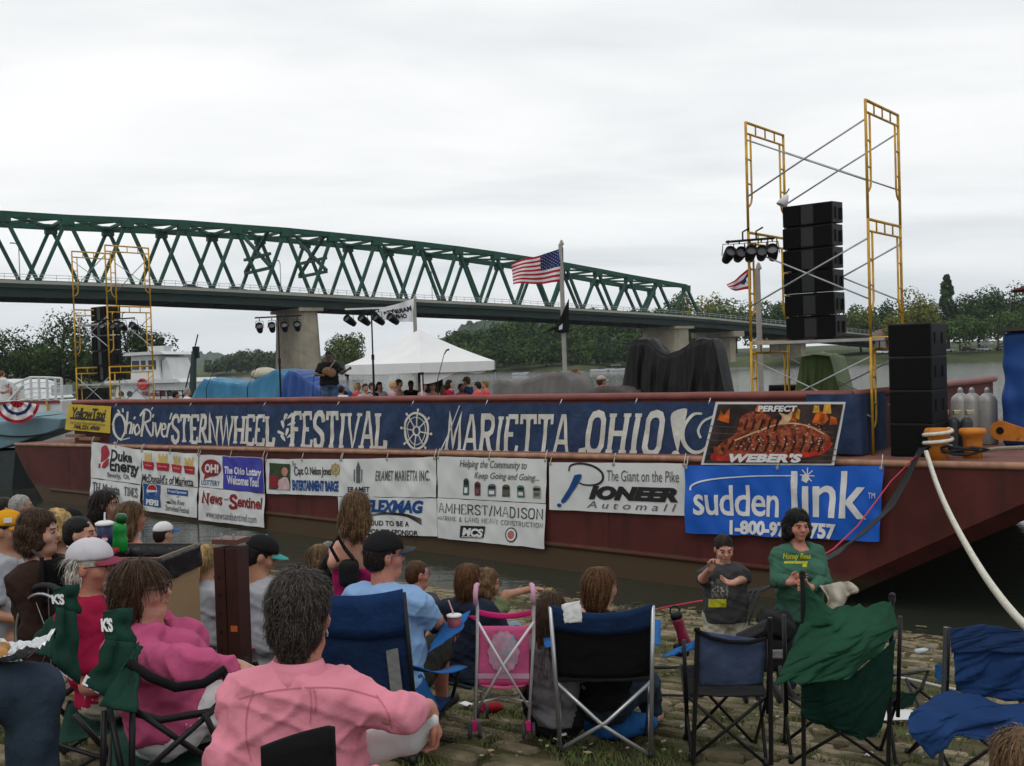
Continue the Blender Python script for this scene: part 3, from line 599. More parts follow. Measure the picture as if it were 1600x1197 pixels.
# ------------------------------------------------------------------ print kit: flat lettering cut fine and laid on the cloth
def font_mesh(txt, bold=0.0, shear=0.0, space=1.0, res=3):
    cu = bpy.data.curves.new('t', 'FONT'); cu.body = txt; cu.size = 1; cu.resolution_u = res; cu.offset = bold; cu.shear = shear; cu.space_character = space
    o = bpy.data.objects.new('t', cu); col.objects.link(o)
    dg = bpy.context.evaluated_depsgraph_get(); me = bpy.data.meshes.new_from_object(o.evaluated_get(dg))
    v = [(p.co.x, p.co.y) for p in me.vertices]; f = [tuple(p.vertices) for p in me.polygons]
    bpy.data.meshes.remove(me); bpy.data.objects.remove(o); bpy.data.curves.remove(cu)
    return v, f
GL = {  # stroke capitals: (advance, polylines)
 'S': (.62, [[(.94, .74), (.88, .9), (.7, 1), (.4, 1), (.18, .93), (.08, .78), (.16, .62), (.4, .53), (.66, .45), (.88, .36), (.95, .2), (.85, .06), (.6, 0), (.3, 0), (.12, .08), (.06, .26)]]),
 'T': (.66, [[(.5, 1), (.5, 0)], [(0, .8), (0.02, 1), (.98, 1), (1, .8)]]), 'E': (.6, [[(.12, 0), (.12, 1)], [(.12, 1), (.92, 1), (.95, .8)], [(.12, .52), (.66, .52)], [(.12, 0), (.95, 0), (1, .22)]]),
 'F': (.58, [[(.12, 0), (.12, 1)], [(.12, 1), (.95, 1), (.98, .8)], [(.12, .52), (.7, .52)]]),
 'R': (.66, [[(.12, 0), (.12, 1), (.6, 1), (.84, .93), (.9, .76), (.84, .59), (.6, .5), (.12, .5)], [(.5, .5), (.92, 0)]]), 'N': (.7, [[(.1, 0), (.1, 1), (.9, 0), (.9, 1)]]),
 'W': (.95, [[(.02, 1), (.26, 0), (.5, .9), (.74, 0), (.98, 1)]]), 'H': (.7, [[(.1, 0), (.1, 1)], [(.9, 0), (.9, 1)], [(.1, .5), (.9, .5)]]), 'L': (.56, [[(.12, 1), (.12, 0), (.92, 0), (1, .25)]]),
 'I': (.3, [[(.5, 0), (.5, 1)]]), 'V': (.68, [[(.04, 1), (.5, 0), (.96, 1)]]), 'A': (.7, [[(.02, 0), (.42, 1), (.58, 1), (.98, 0)], [(.2, .34), (.8, .34)]]),
 'M': (.9, [[(.08, 0), (.12, 1), (.5, .22), (.88, 1), (.92, 0)]]), 'O': (.7, [[(.5, 0), (.24, .04), (.1, .18), (.08, .5), (.1, .82), (.24, .96), (.5, 1), (.76, .96), (.9, .82), (.92, .5), (.9, .18), (.76, .04), (.5, 0)]]),
 'D': (.7, [[(.12, 0), (.12, 1), (.55, 1), (.82, .88), (.92, .5), (.82, .12), (.55, 0), (.12, 0)]]), 'C': (.66, [[(.94, .76), (.8, .96), (.5, 1), (.2, .92), (.07, .5), (.2, .08), (.5, 0), (.8, .04), (.95, .24)]]),
 'G': (.7, [[(.94, .76), (.8, .96), (.5, 1), (.2, .92), (.07, .5), (.2, .08), (.5, 0), (.8, .04), (.92, .14), (.92, .42), (.6, .42)]]), 'B': (.64, [[(.12, 0), (.12, 1), (.6, 1), (.82, .92), (.82, .62), (.6, .53), (.12, .53)], [(.6, .53), (.88, .44), (.9, .1), (.65, 0), (.12, 0)]]),
 'Y': (.66, [[(.04, 1), (.5, .48), (.96, 1)], [(.5, .48), (.5, 0)]]), 'U': (.7, [[(.1, 1), (.1, .25), (.25, .04), (.5, 0), (.75, .04), (.9, .25), (.9, 1)]]), 'P': (.6, [[(.12, 0), (.12, 1), (.6, 1), (.86, .9), (.88, .68), (.8, .53), (.55, .46), (.12, .46)]]),
 'K': (.68, [[(.12, 0), (.12, 1)], [(.9, 1), (.14, .45)], [(.35, .6), (.95, 0)]]), 'X': (.68, [[(.04, 0), (.96, 1)], [(.04, 1), (.96, 0)]]), '/': (.4, [[(.0, -.08), (1, 1.06)]]), '&': (.7, [[(.95, 0), (.3, .75), (.3, .95), (.5, 1), (.65, .9), (.6, .7), (.15, .35), (.1, .15), (.3, 0), (.6, .03), (.9, .4)]]),
 ',': (.28, [[(.5, .1), (.55, 0), (.2, -.16)]]), '!': (.3, [[(.55, 1.0), (.5, .3)], [(.5, .09), (.5, 0)]]), '.': (.25, [[(.5, .07), (.5, 0)]]), '-': (.4, [[(.1, .45), (.9, .45)]]), ' ': (.35, []), "'": (.25, [[(.5, 1), (.4, .8)]]),
}
def ribbon(pts, w, close=False):
    pts = [Vector((p[0], p[1])) for p in pts]; n = len(pts); vs = []; fs = []
    ws = w if isinstance(w, (list, tuple)) else [w] * n
    for i in range(n):
        if close: a, b = pts[(i - 1) % n], pts[(i + 1) % n]
        else: a, b = pts[max(i - 1, 0)], pts[min(i + 1, n - 1)]
        d1 = (pts[i] - a); d2 = (b - pts[i])
        d1 = d1.normalized() if d1.length > 1e-9 else d2.normalized(); d2 = d2.normalized() if d2.length > 1e-9 else d1
        t = d1 + d2
        if t.length < 0.35: t = d1
        t.normalize(); nn = Vector((-t.y, t.x)); c = max(abs(nn.dot(Vector((-d1.y, d1.x)))), .5)
        vs += [tuple(pts[i] + nn * ws[i] / 2 / c), tuple(pts[i] - nn * ws[i] / 2 / c)]
    for i in range(n if close else n - 1):
        j = (i + 1) % n; fs.append((2 * i, 2 * i + 1, 2 * j + 1, 2 * j))
    return vs, fs
def stroke_mesh(txt, w=.13, serif=.16, thin=1.0, gap=.16, asp=.62):
    V = []; F = []; x = 0
    def put(vs, fs):
        k = len(V); V.extend(vs); F.extend(tuple(i + k for i in f) for f in fs)
    for ch in txt:
        adv, lines = GL.get(ch, GL[' ']); wd = adv * asp / .62
        for li, ln in enumerate(lines):
            pts = [(x + px * wd, py) for px, py in ln]
            dy = abs(ln[0][1] - ln[-1][1]); put(*ribbon(pts, w if (dy > .35 or len(ln) > 4) else w * thin))
            if serif:
                for q, r_ in ((ln[0], ln[min(1, len(ln) - 1)]), (ln[-1], ln[max(-2, -len(ln))])):
                    if (abs(q[1]) < .01 or abs(q[1] - 1) < .01) and abs(q[1] - r_[1]) > .3:
                        sx = x + q[0] * wd; sy = q[1]; h = w * .5 * thin + .02; y0, y1 = (sy, sy + h) if sy < .5 else (sy - h, sy)
                        put([(sx - serif, y0), (sx + serif, y0), (sx + serif, y1), (sx - serif, y1)], [(0, 1, 2, 3)])
        x += wd + gap
    return V, F
class Banner:
    """a cloth sheet hung on a barge plane; corners from the photograph, met with that plane"""
    def __init__(self, name, label, corners, t, m, wave=.02, seed=0, cat='banner', sag=.0, step=.09, out=.03):
        self.c = [PB(x, y, t - out) for x, y in corners]; self.t = t - out; self.seed = seed; self.wv = wave * (1.5 if t < -.5 else 1.15)
        self.o = empty(name, self.c[0], 0, label, cat, None); self.org = self.c[0]
        self.W = (self.c[1] - self.c[0]).length; self.H = (self.c[3] - self.c[0]).length; self.step = step; self.layer = 0; self.sag = sag
        nu = max(4, int(self.W / (step * .6))); nv = max(4, int(self.H / (step * .6)))
        self.st = [bst(p) for p in self.c]
        mb = MB(self.org); mb.grid(nu, nv, lambda a, b: self.pos(a, b, 0))
        self.sheet = mb.build('sheet', m, self.o, True)
        if t < -.5 and abs(self.c[0].z - zdk(self.st[0][0])) < .35:
            for a in (.012, .5, .988):
                p = self.pos(a, .03, .012); MB(self.org).lathe([(.022, 0), (.03, .004), (.012, .006)], 10, p, Matrix.Rotation(BANG, 3, 'Z') @ Matrix.Rotation(R(90), 3, 'X')).build('grommet', mat('brass_ring', (.4, .36, .25), .4, .6), self.o); MB(self.org).tube([p, p + Vector((.02, 0, .08)), p + Vector((0, 0, .2)) + BV * .08], .008, 5).build('tie_rope', mat('tie_white', (.5, .5, .46)), self.o)
    def pos(self, a, b, off):
        p = self.c[0] * (1 - a) * (1 - b) + self.c[1] * a * (1 - b) + self.c[2] * a * b + self.c[3] * (1 - a) * b
        x = a * self.W; y = b * self.H; s = self.seed * 3.7
        w = self.wv * (1.1 * nz(x * 1.1 + s, y * .5, s) + .8 * nz(x * 2.3 + y * 1.2, y * .9 + s, 2) + .45 * nz(x * 4 - y * 2.6 + s, y * 2, 5)) * (0.35 + .65 * math.sin(math.pi * min(max(b, .0), 1)) + .25 * b)
        tension = self.wv * .5 * (math.sin((x * 5.5 + (1 - b) * 3 + s)) * max(0, .55 - b)) 
        p = p - BV * (w + tension + off + self.wv * 1.15) - Vector((0, 0, self.sag * 4 * a * (1 - a) * (1 - b)))
        edge = .35 * self.wv * nz(x * 2.1 + s, b * 9) * (1 if b > .97 or b < .03 else 0)
        p.z += edge
        return p
    def ab(self, px, py):
        s, _, z = bst(PB(px, py, self.t)); c = self.st
        b = .5; a = .5
        for _ in range(8):
            s0 = c[0][0] + (c[3][0] - c[0][0]) * b; s1 = c[1][0] + (c[2][0] - c[1][0]) * b; a = (s - s0) / (s1 - s0)
            zt = c[0][2] + (c[1][2] - c[0][2]) * a; zb = c[3][2] + (c[2][2] - c[3][2]) * a; b = (zt - z) / (zt - zb)
        return a, b
    def lay(self, name, v, f, m, layer=1):
        """v in (a, b) units"""
        bm = bmesh.new(); vs = [bm.verts.new((a * self.W, b * self.H, 0)) for a, b in v]
        for q in f:
            try: bm.faces.new([vs[i] for i in q])
            except ValueError: pass
        xs = [p.co.x for p in vs]; ys = [p.co.y for p in vs]
        for ax, lo, hi in ((0, min(xs), max(xs)), (1, min(ys), max(ys))):
            k = math.floor(lo / self.step) + 1
            while k * self.step < hi:
                co = [0, 0, 0]; no = [0, 0, 0]; co[ax] = k * self.step; no[ax] = 1
                bmesh.ops.bisect_plane(bm, geom=bm.verts[:] + bm.edges[:] + bm.faces[:], plane_co=co, plane_no=no, dist=1e-6); k += 1
        self.layer += 1; off = .008 + .0035 * layer + .0002 * (self.layer % 12)
        fi = 0
        for p in bm.verts:
            q = self.pos(p.co.x / self.W, p.co.y / self.H, off); p.co = q - self.org
        me = bpy.data.meshes.new(name); bm.to_mesh(me); bm.free(); me.materials.append(m)
        return link_mesh(name, me, None, self.o)
    def fit(self, v, box, slant=0.0):
        x0 = min(p[0] for p in v); x1 = max(p[0] for p in v); y0 = min(p[1] for p in v); y1 = max(p[1] for p in v)
        a0, b0 = self.ab(box[0], box[1]); a1, _ = self.ab(box[2], box[1]); _, b1 = self.ab(box[0], box[3])
        return [(a0 + (a1 - a0) * ((x - x0) / (x1 - x0 or 1) + slant * ((y - y0) / (y1 - y0 or 1) - .5)), b1 + (b0 - b1) * (y - y0) / (y1 - y0 or 1)) for x, y in v]
    def text(self, txt, box, m, bold=.012, shear=0.0, space=1.0, layer=1, name='lettering'):
        v, f = font_mesh(txt, bold, shear, space); return self.lay(name, self.fit(v, box), f, m, layer)
    def strokes(self, txt, box, m, w=.13, serif=.12, thin=.7, gap=.14, asp=.62, slant=0.0, layer=1):
        v, f = stroke_mesh(txt, w, serif, thin, gap, asp); return self.lay('lettering', self.fit(v, box, slant), f, m, layer)
    def poly(self, pts, m, name='emblem', layer=1):
        return self.lay(name, [self.ab(x, y) for x, y in pts], [tuple(range(len(pts)))], m, layer)
    def disc(self, cx, cy, rx, ry, m, name='emblem', layer=1, n=28, a0=0, a1=6.2832):
        return self.poly([(cx + rx * math.cos(a0 + (a1 - a0) * i / n), cy + ry * math.sin(a0 + (a1 - a0) * i / n)) for i in range(n)], m, name, layer)
    def line(self, pts, wpx, m, name='emblem', layer=1, close=False):
        v, f = ribbon(pts, wpx, close); return self.lay(name, [self.ab(x, y) for x, y in v], f, m, layer)
def arc(cx, cy, rx, ry, a0, a1, n=16): return [(cx + rx * math.cos(R(a0 + (a1 - a0) * i / n)), cy + ry * math.sin(R(a0 + (a1 - a0) * i / n))) for i in range(n + 1)]
def spline(pts, n=6):
    out = []; m = len(pts)
    for i in range(m - 1):
        p0, p1, p2, p3 = pts[max(i - 1, 0)], pts[i], pts[i + 1], pts[min(i + 2, m - 1)]
        for k in range(n):
            t = k / n; out.append(tuple(.5 * (2 * p1[j] + (p2[j] - p0[j]) * t + (2 * p0[j] - 5 * p1[j] + 4 * p2[j] - p3[j]) * t * t + (3 * p1[j] - p0[j] - 3 * p2[j] + p3[j]) * t ** 3) for j in (0, 1)))
    return out + [tuple(pts[-1])]
M_VINYL = mat('vinyl_white', (.62, .63, .62), .55, 0, .06, 1.2, .06, 8)
M_NAVY = cloth('banner_navy', (.030, .050, .105), .4, .2)
M_CANVW = mat('painted_white', (.56, .55, .50), .85, 0, .12, 6)
M_INKK = mat('ink_black', (.018, .018, .02), .6, 0, 0); M_INKG = mat('ink_grey', (.10, .10, .11), .6, 0, 0); M_INKR = mat('ink_red', (.36, .012, .03), .6, 0, 0); M_INKB = mat('ink_blue', (.012, .06, .22), .6, 0, 0)
M_INKW = mat('ink_white', (.66, .66, .66), .6, 0, 0); M_BLUEV = mat('vinyl_blue', (.012, .10, .48), .5, 0, .08, 1.5, .06, 8); M_INKY = mat('ink_gold', (.42, .27, .05), .6, 0, 0); M_VIOLET = mat('vinyl_violet', (.045, .045, .33), .5, 0, .06); M_DKR = mat('ink_dark_red', (.22, .015, .02), .6, 0, 0)
def banners():
    # --- long navy cloth
    n = Banner('festival_banner', 'long navy cloth banner with hand painted white festival lettering along the barge coaming', [(176, 634), (1123, 628), (1110, 719), (174, 692)], 0, M_NAVY, .045, 1, step=.11, out=.08)
    n.strokes('STERNWHEEL', (272, 643, 437, 697), M_CANVW, .17, .13, .75, .13, .5, -.006)
    n.strokes('FESTIVAL', (458, 641, 613, 704), M_CANVW, .17, .13, .75, .14, .5, -.012)
    n.strokes('MARIETTA', (702, 641, 902, 709), M_CANVW, .17, .13, .75, .17, .55, -.008); n.strokes(',', (906, 698, 920, 718), M_CANVW, .5, 0)
    n.strokes('OHIO', (925, 640, 1046, 712), M_CANVW, .18, .13, .75, .2, .55, .004)
    n.poly(spline([(1062, 640), (1073, 638), (1076, 646), (1064, 700), (1060, 700), (1052, 652), (1062, 640)], 4), M_CANVW, 'lettering'); n.disc(1059, 709, 5.5, 5.5, M_CANVW, 'lettering')
    n.line(spline([(1100, 646), (1085, 648), (1072, 668), (1072, 690), (1084, 705), (1100, 704), (1112, 690)], 5), [3 + 3.2 * math.sin(math.pi * i / 30) for i in range(31)], M_CANVW)
    n.line(spline([(1118, 650), (1102, 658), (1094, 672), (1098, 684)], 5), 3.6, M_CANVW)
    # script Ohio River
    for pts, w in (([(196, 651), (187, 646), (181, 658), (182, 676), (190, 686), (197, 678), (199, 662), (193, 648), (184, 652), (179, 664)], 2.8), ([(203, 643), (199, 678)], 3), ([(199, 666), (204, 660), (207, 663), (205, 678)], 2.8), ([(211, 662), (209, 678)], 3), ([(218, 662), (213, 669), (216, 679), (221, 672), (219, 663)], 2.8), ([(229, 643), (223, 682)], 3.6), ([(222, 650), (230, 640), (239, 644), (238, 655), (227, 661)], 3.4), ([(229, 661), (233, 672), (239, 682)], 3.6), ([(243, 659), (241, 681)], 3.2), ([(246, 660), (249, 681), (255, 660)], 3), ([(256, 671), (262, 669), (261, 662), (257, 664), (256, 675), (259, 682), (264, 680)], 2.8), ([(267, 661), (265, 683)], 3), ([(266, 667), (271, 660), (273, 664)], 2.8), ([(268, 655), (271, 645)], 2.4), ([(183, 690), (178, 696)], 2.4), ([(187, 640), (191, 645)], 2.4), ([(195, 638), (196, 644)], 2.4), ([(211, 655), (213, 651)], 2.6), ([(243, 652), (245, 647)], 2.6), ([(241, 640), (244, 636)], 2.2), ([(190, 688), (205, 684)], 1.6)):
        n.line(spline(pts, 4), w, M_CANVW, 'lettering')
    for (x, y, a) in ((449, 652, -70), (456, 650, -45), (445, 663, -100), (458, 662, -20), (452, 675, -80), (447, 684, -120), (457, 680, -40), (443, 676, 200)):      # plume between the words
        c, s = math.cos(R(a)), math.sin(R(a)); n.poly([(x + 7 * u_ * c - w_ * s * 2.4, y + 7 * u_ * s + w_ * c * 2.4) for u_, w_ in ((-1, 0), (-.2, .8), (.7, 1), (1, 0), (.7, -1), (-.2, -.8))], M_CANVW)
    cx, cy = 654, 673
    n.line(arc(cx, cy, 19, 28, 0, 360, 36), 3.4, M_CANVW, 'wheel_emblem'); n.line(arc(cx, cy, 5, 7, 0, 360, 14), 2.6, M_CANVW, 'wheel_emblem'); n.line(arc(cx, cy, 14.5, 21.5, 0, 360, 30), 1.3, M_CANVW, 'wheel_emblem')
    for k in range(8):
        a = R(k * 45 + 8); n.line([(cx + 4 * math.cos(a), cy + 6 * math.sin(a)), (cx + 24 * math.cos(a), cy + 34 * math.sin(a))], 1.8, M_CANVW, 'wheel_emblem', 1 if k % 2 else 2); n.disc(cx + 24 * math.cos(a), cy + 33 * math.sin(a), 1.7, 2.4, M_CANVW, 'wheel_emblem', 2, 8)
    for k in range(9):
        x = 182 + k * 116; y = 634 - k * .7; p = n.pos(*n.ab(x, y + 2), .0); MB(n.org).tube([p, p + Vector((0, 0, .1)) + BV * .08], .008, 5).build('tie', M_INKW, n.o)
    MB(n.org).tube([PB(718, 634, -.16), PB(700, 680, -.18), PB(683, 716, -.4)], .012, 5).build('cord', M_INKW, n.o)
    # --- yellow taxi
    y = Banner('taxi_banner', 'small yellow vinyl banner with black taxi lettering at the left end of the coaming', [(108, 631), (176, 635), (174, 677), (103, 671)], 0, mat('vinyl_yellow', (.50, .36, .03), .5, 0, .06, 2, .05), .03, 4, out=.13)
    y.text('YellowTaxi', (116, 636, 168, 653), M_INKK, .02, .2, .9); y.line([(112, 653), (164, 657)], 3, M_INKK); y.poly([(160, 653), (168, 658), (160, 660)], M_INKK)
    y.text('GROUND TRANSPORTATION', (112, 658, 167, 662), M_INKG, 0); y.text('744.221.4900', (118, 663, 158, 670), M_INKK, .03, .25)
    # --- Duke Energy
    b = Banner('energy_banner', 'white vinyl banner reading Duke Energy Beverly, Oh. at the left of the hull row', [(146, 690), (224, 703), (223, 757), (145, 746)], -.7, M_VINYL, .03, 5)
    b.poly(spline([(158, 722), (159, 702), (165, 696), (171, 697), (174, 712), (160, 722)], 4), M_INKR); b.poly(spline([(161, 731), (163, 724), (174, 716), (173, 726), (166, 731), (161, 731)], 4), M_INKR); b.poly([(154.5, 731), (158.5, 731), (158.5, 724), (155.5, 724)], M_INKR)
    b.text('Duke', (178, 701.5, 209, 719), M_INKK, .03); b.text('Energy', (177, 716, 220, 741), M_INKK, .03); b.text('Beverly, Oh.', (172, 737, 204, 747), M_INKG, .012)
    b = Banner('newspaper_banner', 'white banner with old English newspaper lettering below the energy banner, mostly behind the crowd', [(145, 747), (223, 758), (222, 818), (145, 806)], -.7, M_VINYL, .03, 6)
    b.strokes('TH', (149, 752, 161, 768), M_INKG, .2, .2, .6); b.text('Marietta', (164, 755, 192, 769), M_INKG, .03, 0, .85); b.strokes('TIMES', (197, 758, 219, 775), M_INKG, .2, .16, .5); b.text('marietta.com', (182, 783, 218, 791), M_INKG, 0)
    # --- burger restaurant
    b = Banner('fries_banner', 'white vinyl banner with four red cartons of fries reading McDonald\'s of Marietta', [(224, 703), (313, 709), (312, 761), (224, 753)], -.7, M_VINYL, .03, 7)
    MF = mat('ink_fries', (.60, .44, .16), .6, 0, .2, 30)
    for x, y0 in ((226.5, 704), (249, 706), (270, 709), (290.5, 711)):
        for k in range(5): b.line([(x + 3.5 + k * 2.4, y0 + 20), (x + 3 + k * 2.6, y0 + 3 + (k % 2) * 3)], 2.0, MF, 'fries', 1 + k % 2)
        b.poly([(x, y0 + 16), (x + 17.5, y0 + 18), (x + 16.5, y0 + 30), (x + 1.5, y0 + 28)], M_INKR, 'carton', 3); b.line([(x + 3, y0 + 21.5), (x + 15, y0 + 23.5)], 1.6, mat('ink_pink', (.6, .2, .2)), 'carton', 4)
    b.text("McDonald's of Marietta", (225.5, 739, 306, 752.5), M_INKK, .012)
    # --- cola
    b = Banner('cola_banner', 'white vinyl banner with blue Pepsi panel and Proud Sponsor lettering', [(225, 754), (311, 762), (310, 809), (225, 797)], -.7, M_VINYL, .025, 8)
    b.poly([(226.5, 755), (254, 758), (253.5, 793), (226.5, 789)], mat('ink_cola_blue', (.012, .07, .22), .5, 0, .5, 25), 'panel'); b.disc(240, 766, 8, 10, M_INKW, 'emblem', 2); b.disc(240, 766, 7.2, 8.8, M_INKR, 'emblem', 3, 20, math.pi * 1.05, math.pi * 2.05); b.disc(240, 767, 7.2, 8.8, M_INKB, 'emblem', 3, 20, .15, math.pi - .1); b.text('PEPSI', (231, 779, 251, 788), M_INKW, .05, 0, 1, 2)
    b.poly([(264, 762.5), (296, 766), (296, 775), (264, 771.5)], M_INKB, 'panel'); b.text('Proud Sponsor', (265.5, 764.5, 295, 770), M_INKW, .02, 0, 1, 2); b.text('of', (279, 774, 282, 777), M_INKG); b.text('Ohio River', (268, 779, 292, 787), M_INKG, .01); b.text('Sternwheel Festival', (260, 788, 299, 797), M_INKG, .01)
    # --- lottery
    b = Banner('lottery_banner', 'banner half white half violet blue reading The Ohio Lottery Welcomes You!', [(313, 710), (416, 715), (416, 770), (314, 760)], -.7, M_VINYL, .03, 9)
    b.poly([(350, 712.5), (415.5, 715.5), (415.5, 769.5), (352, 764)], M_VIOLET, 'panel'); b.disc(332, 731, 15.5, 13.5, M_DKR); b.poly([(322, 741), (331, 743), (321, 749)], M_DKR, 'emblem', 2); b.text('OH!', (321, 724, 344, 738), M_INKW, .05, .1, 1, 2); b.text('LOTTERY', (317, 749, 345, 757), M_INKB, .01)
    b.text('The Ohio Lottery', (354, 728, 413, 743), M_INKW, .03, 0, 1, 2); b.text('Welcomes You!', (358, 742, 409, 756), M_INKW, .03, 0, 1, 2)
    b = Banner('sentinel_banner', 'white banner with dark red old English News and Sentinel lettering', [(314, 761), (416, 771), (416, 824), (313, 812)], -.7, M_VINYL, .03, 10)
    b.strokes('N', (319, 765, 331, 789), M_DKR, .26, .2, .5); b.text('ews', (331, 774, 352, 787), M_DKR, .03); b.text('and', (355, 777, 361, 781), M_INKG); b.strokes('S', (362, 771, 374, 795), M_DKR, .26, .2, .5); b.text('entinel', (374, 774, 412, 792), M_DKR, .03); b.text('www.newsandsentinel.com', (324, 796, 404, 808), M_INKG, 0, 0, 1.05)
    # --- captain
    b = Banner('captain_banner', 'white banner with a portrait photo and lettering Capt. O. Nelson Jones Entertainment Barge', [(416, 717), (536, 717), (536, 775), (419, 771)], -.7, M_VINYL, .022, 11)
    b.poly([(423, 723), (455, 725), (455, 766), (423, 764)], mat('photo_green', (.03, .055, .02), .5, 0, .6, 18), 'photo'); b.poly([(424, 742), (438, 744), (438, 762), (424, 762)], M_DKR, 'photo', 2); b.disc(447, 737, 4.6, 7, mat('photo_skin', (.45, .22, .16), .6, 0, .1), 'photo', 3); b.poly([(436, 765), (438, 750), (445, 745), (451, 746), (454, 754), (454.5, 765)], mat('photo_shirt', (.50, .36, .37), .6, 0, .15), 'photo', 2)
    b.text('The', (458, 721, 464, 729), M_INKK, 0, .3); b.strokes('C', (461, 729, 467, 743), M_INKK, .14, 0, 1); b.text('apt. O. Nelson Jones', (467, 729, 520, 745), M_INKK, .015, 0, .9)
    b.text('ENTERTAINMENT BARGE', (458, 749.5, 531, 766), M_INKB, .05, 0, .95); b.line(arc(527, 733, 6, 8, 0, 360, 18), 1.7, M_INKY)
    for k in range(4):
        a = R(k * 45); b.line([(527 + 8 * math.cos(a), 733 + 11 * math.sin(a)), (527 - 8 * math.cos(a), 733 - 11 * math.sin(a))], 1.2, M_INKY, 'emblem', 2)
    # --- Eramet / Flexmag
    b = Banner('eramet_banner', 'white creased banner reading Eramet Marietta Inc. in narrow capitals', [(536, 717), (684, 714), (684, 777), (531, 775)], -.7, M_VINYL, .035, 12)
    b.poly([(563, 720), (566, 730), (566, 754), (560, 754), (560, 730)], M_INKG); b.line([(557.5, 733), (557.5, 752)], 1.5, M_INKG); b.line([(568.5, 733), (568.5, 752)], 1.5, M_INKG)
    b.text('ERAMET', (548, 760, 581, 768), M_INKK, .02); b.text('GROUP', (559, 770, 580, 773), M_INKG, 0, 0, 1.3); b.text('ERAMET MARIETTA INC.', (591, 735, 675, 751), M_INKG, .02, 0, 1.2)
    b = Banner('magnet_banner', 'white banner with blue Flexmag lettering, partly behind the girl in magenta', [(531, 776), (684, 778), (686, 838), (531, 832)], -.7, M_VINYL, .03, 13)
    b.text('FLEXMAG', (573, 780, 664, 800), M_INKB, .05, .25, .95); b.text('PROUD TO BE A', (570, 812, 642, 820), M_INKK, .025, 0, 1.1); b.text('CORPORATE SPONSOR', (560, 825, 656, 833), M_INKK, .025)
    for k in range(4): b.line(spline([(582, 803 + k), (610, 800 + k), (640, 803.5 + k * 1.2), (661, 811 + k * 2.6)], 5), [.5 + 1.1 * i / 15 for i in range(16)], M_INKK)
    # --- batteries / Amherst Madison
    b = Banner('battery_banner', 'white banner reading Helping the Community to Keep Going and Going with small battery packs', [(684, 713), (857, 717), (855, 786), (686, 777)], -.7, M_VINYL, .022, 14)
    b.text('Helping the Community to', (721, 718, 826, 733), M_INKG, .006, .3); b.text('Keep Going and Going...', (744, 737, 846, 750), M_INKG, .006, .3)
    MPK = [mat('pack_%d' % i, c, .5, 0, .4, 40) for i, c in enumerate(((.03, .09, .07), (.16, .03, .03), (.12, .14, .15), (.10, .09, .05), (.05, .16, .08), (.25, .27, .18)))]
    for i, x in enumerate((726, 745, 765, 787, 811, 836)):
        w = 9 if i < 2 else 12; h = 26 if i == 0 else 22 if i == 1 else 19; yb = 773 + i * .9; b.poly([(x, yb - h + 3), (x + 3, yb - h), (x + w - 3, yb - h), (x + w, yb - h + 3), (x + w, yb), (x, yb)], MPK[i], 'pack'); b.poly([(x + 2, yb - h * .45), (x + w - 2, yb - h * .45), (x + w - 2, yb - 3), (x + 2, yb - 3)], M_INKG if i % 2 else M_INKW, 'pack', 2); b.poly([(x + 1, yb - h + 3.5), (x + w - 1, yb - h + 3.5), (x + w - 1, yb - h * .6), (x + 1, yb - h * .6)], M_INKK, 'pack', 2)
    b = Banner('construction_banner', 'white banner reading Amherst/Madison Marine & Land Heavy Construction', [(686, 778), (855, 787), (854, 857), (687, 840)], -.7, M_VINYL, .028, 15)
    b.strokes('AMHERST/MADISON', (688, 784, 852, 801), M_INKK, .11, .09, .5, .16, .66); b.strokes('MARINE & LAND HEAVY CONSTRUCTION', (688, 804, 852, 812), M_INKG, .12, .1, .6, .2, .6)
    b.poly([(724, 820.5), (760, 822), (757, 840.5), (722, 839)], M_INKK, 'panel'); b.text('MCS', (726, 823.5, 757, 836), M_INKW, .05, .2, 1, 2); b.line([(725, 837.4), (756, 839)], .9, M_INKW, 'panel', 2)
    b.disc(801.5, 835, 9, 11.5, M_INKK); b.disc(801.5, 835, 7.4, 9.6, M_INKW, 'emblem', 2); b.disc(801.5, 835, 5, 6.5, mat('ink_seal', (.45, .14, .13), .6, 0, .5, 60), 'emblem', 3)
    # --- Pioneer
    b = Banner('automall_banner', 'white banner with big looping P reading Pioneer Automall The Giant on the Pike', [(859, 722), (1073, 724), (1072, 806), (860, 796)], -.7, M_VINYL, .016, 16)
    b.line(spline([(891, 736), (894, 727), (908, 724), (928, 728), (942, 738), (943, 750), (932, 757), (914, 757), (902, 751)], 6), [1 + 2.4 * math.sin(math.pi * (i / 49) * .8 + .4) for i in range(49)], M_INKK)
    b.poly(spline([(904, 741), (910, 741), (908, 750), (886, 783), (879, 782), (890, 764), (900, 742)], 5), M_INKB, 'emblem', 2); b.disc(876, 789, 3.4, 3.0, M_INKB)
    b.text('The Giant on the Pike', (950, 734, 1063, 751), M_INKG, 0); b.text('IONEER', (921, 758, 1061, 780), M_INKK, .07, .25, 1.02); b.text('A u t o m a l l', (918, 782, 1058, 793), M_INKG, 0, .25)
    # --- suddenlink
    b = Banner('internet_banner', 'large bright blue banner reading suddenlink with a white star and phone number', [(1073, 727), (1385, 727), (1377, 846), (1077, 831)], -.7, M_BLUEV, .05, 17)
    b.text('sudden', (1089, 756, 1222, 803), M_INKW, .012, 0, .92); b.text('link', (1241, 735, 1362, 806), M_INKW, .012, 0, .95); b.line([(1244, 738), (1246, 806)], 5.5, M_INKW, 'lettering', 2)
    b.line(spline([(1083, 765), (1086, 757), (1110, 749), (1160, 744), (1246, 742)], 6), [3.2 - 2.0 * i / 25 for i in range(25)], M_INKW)
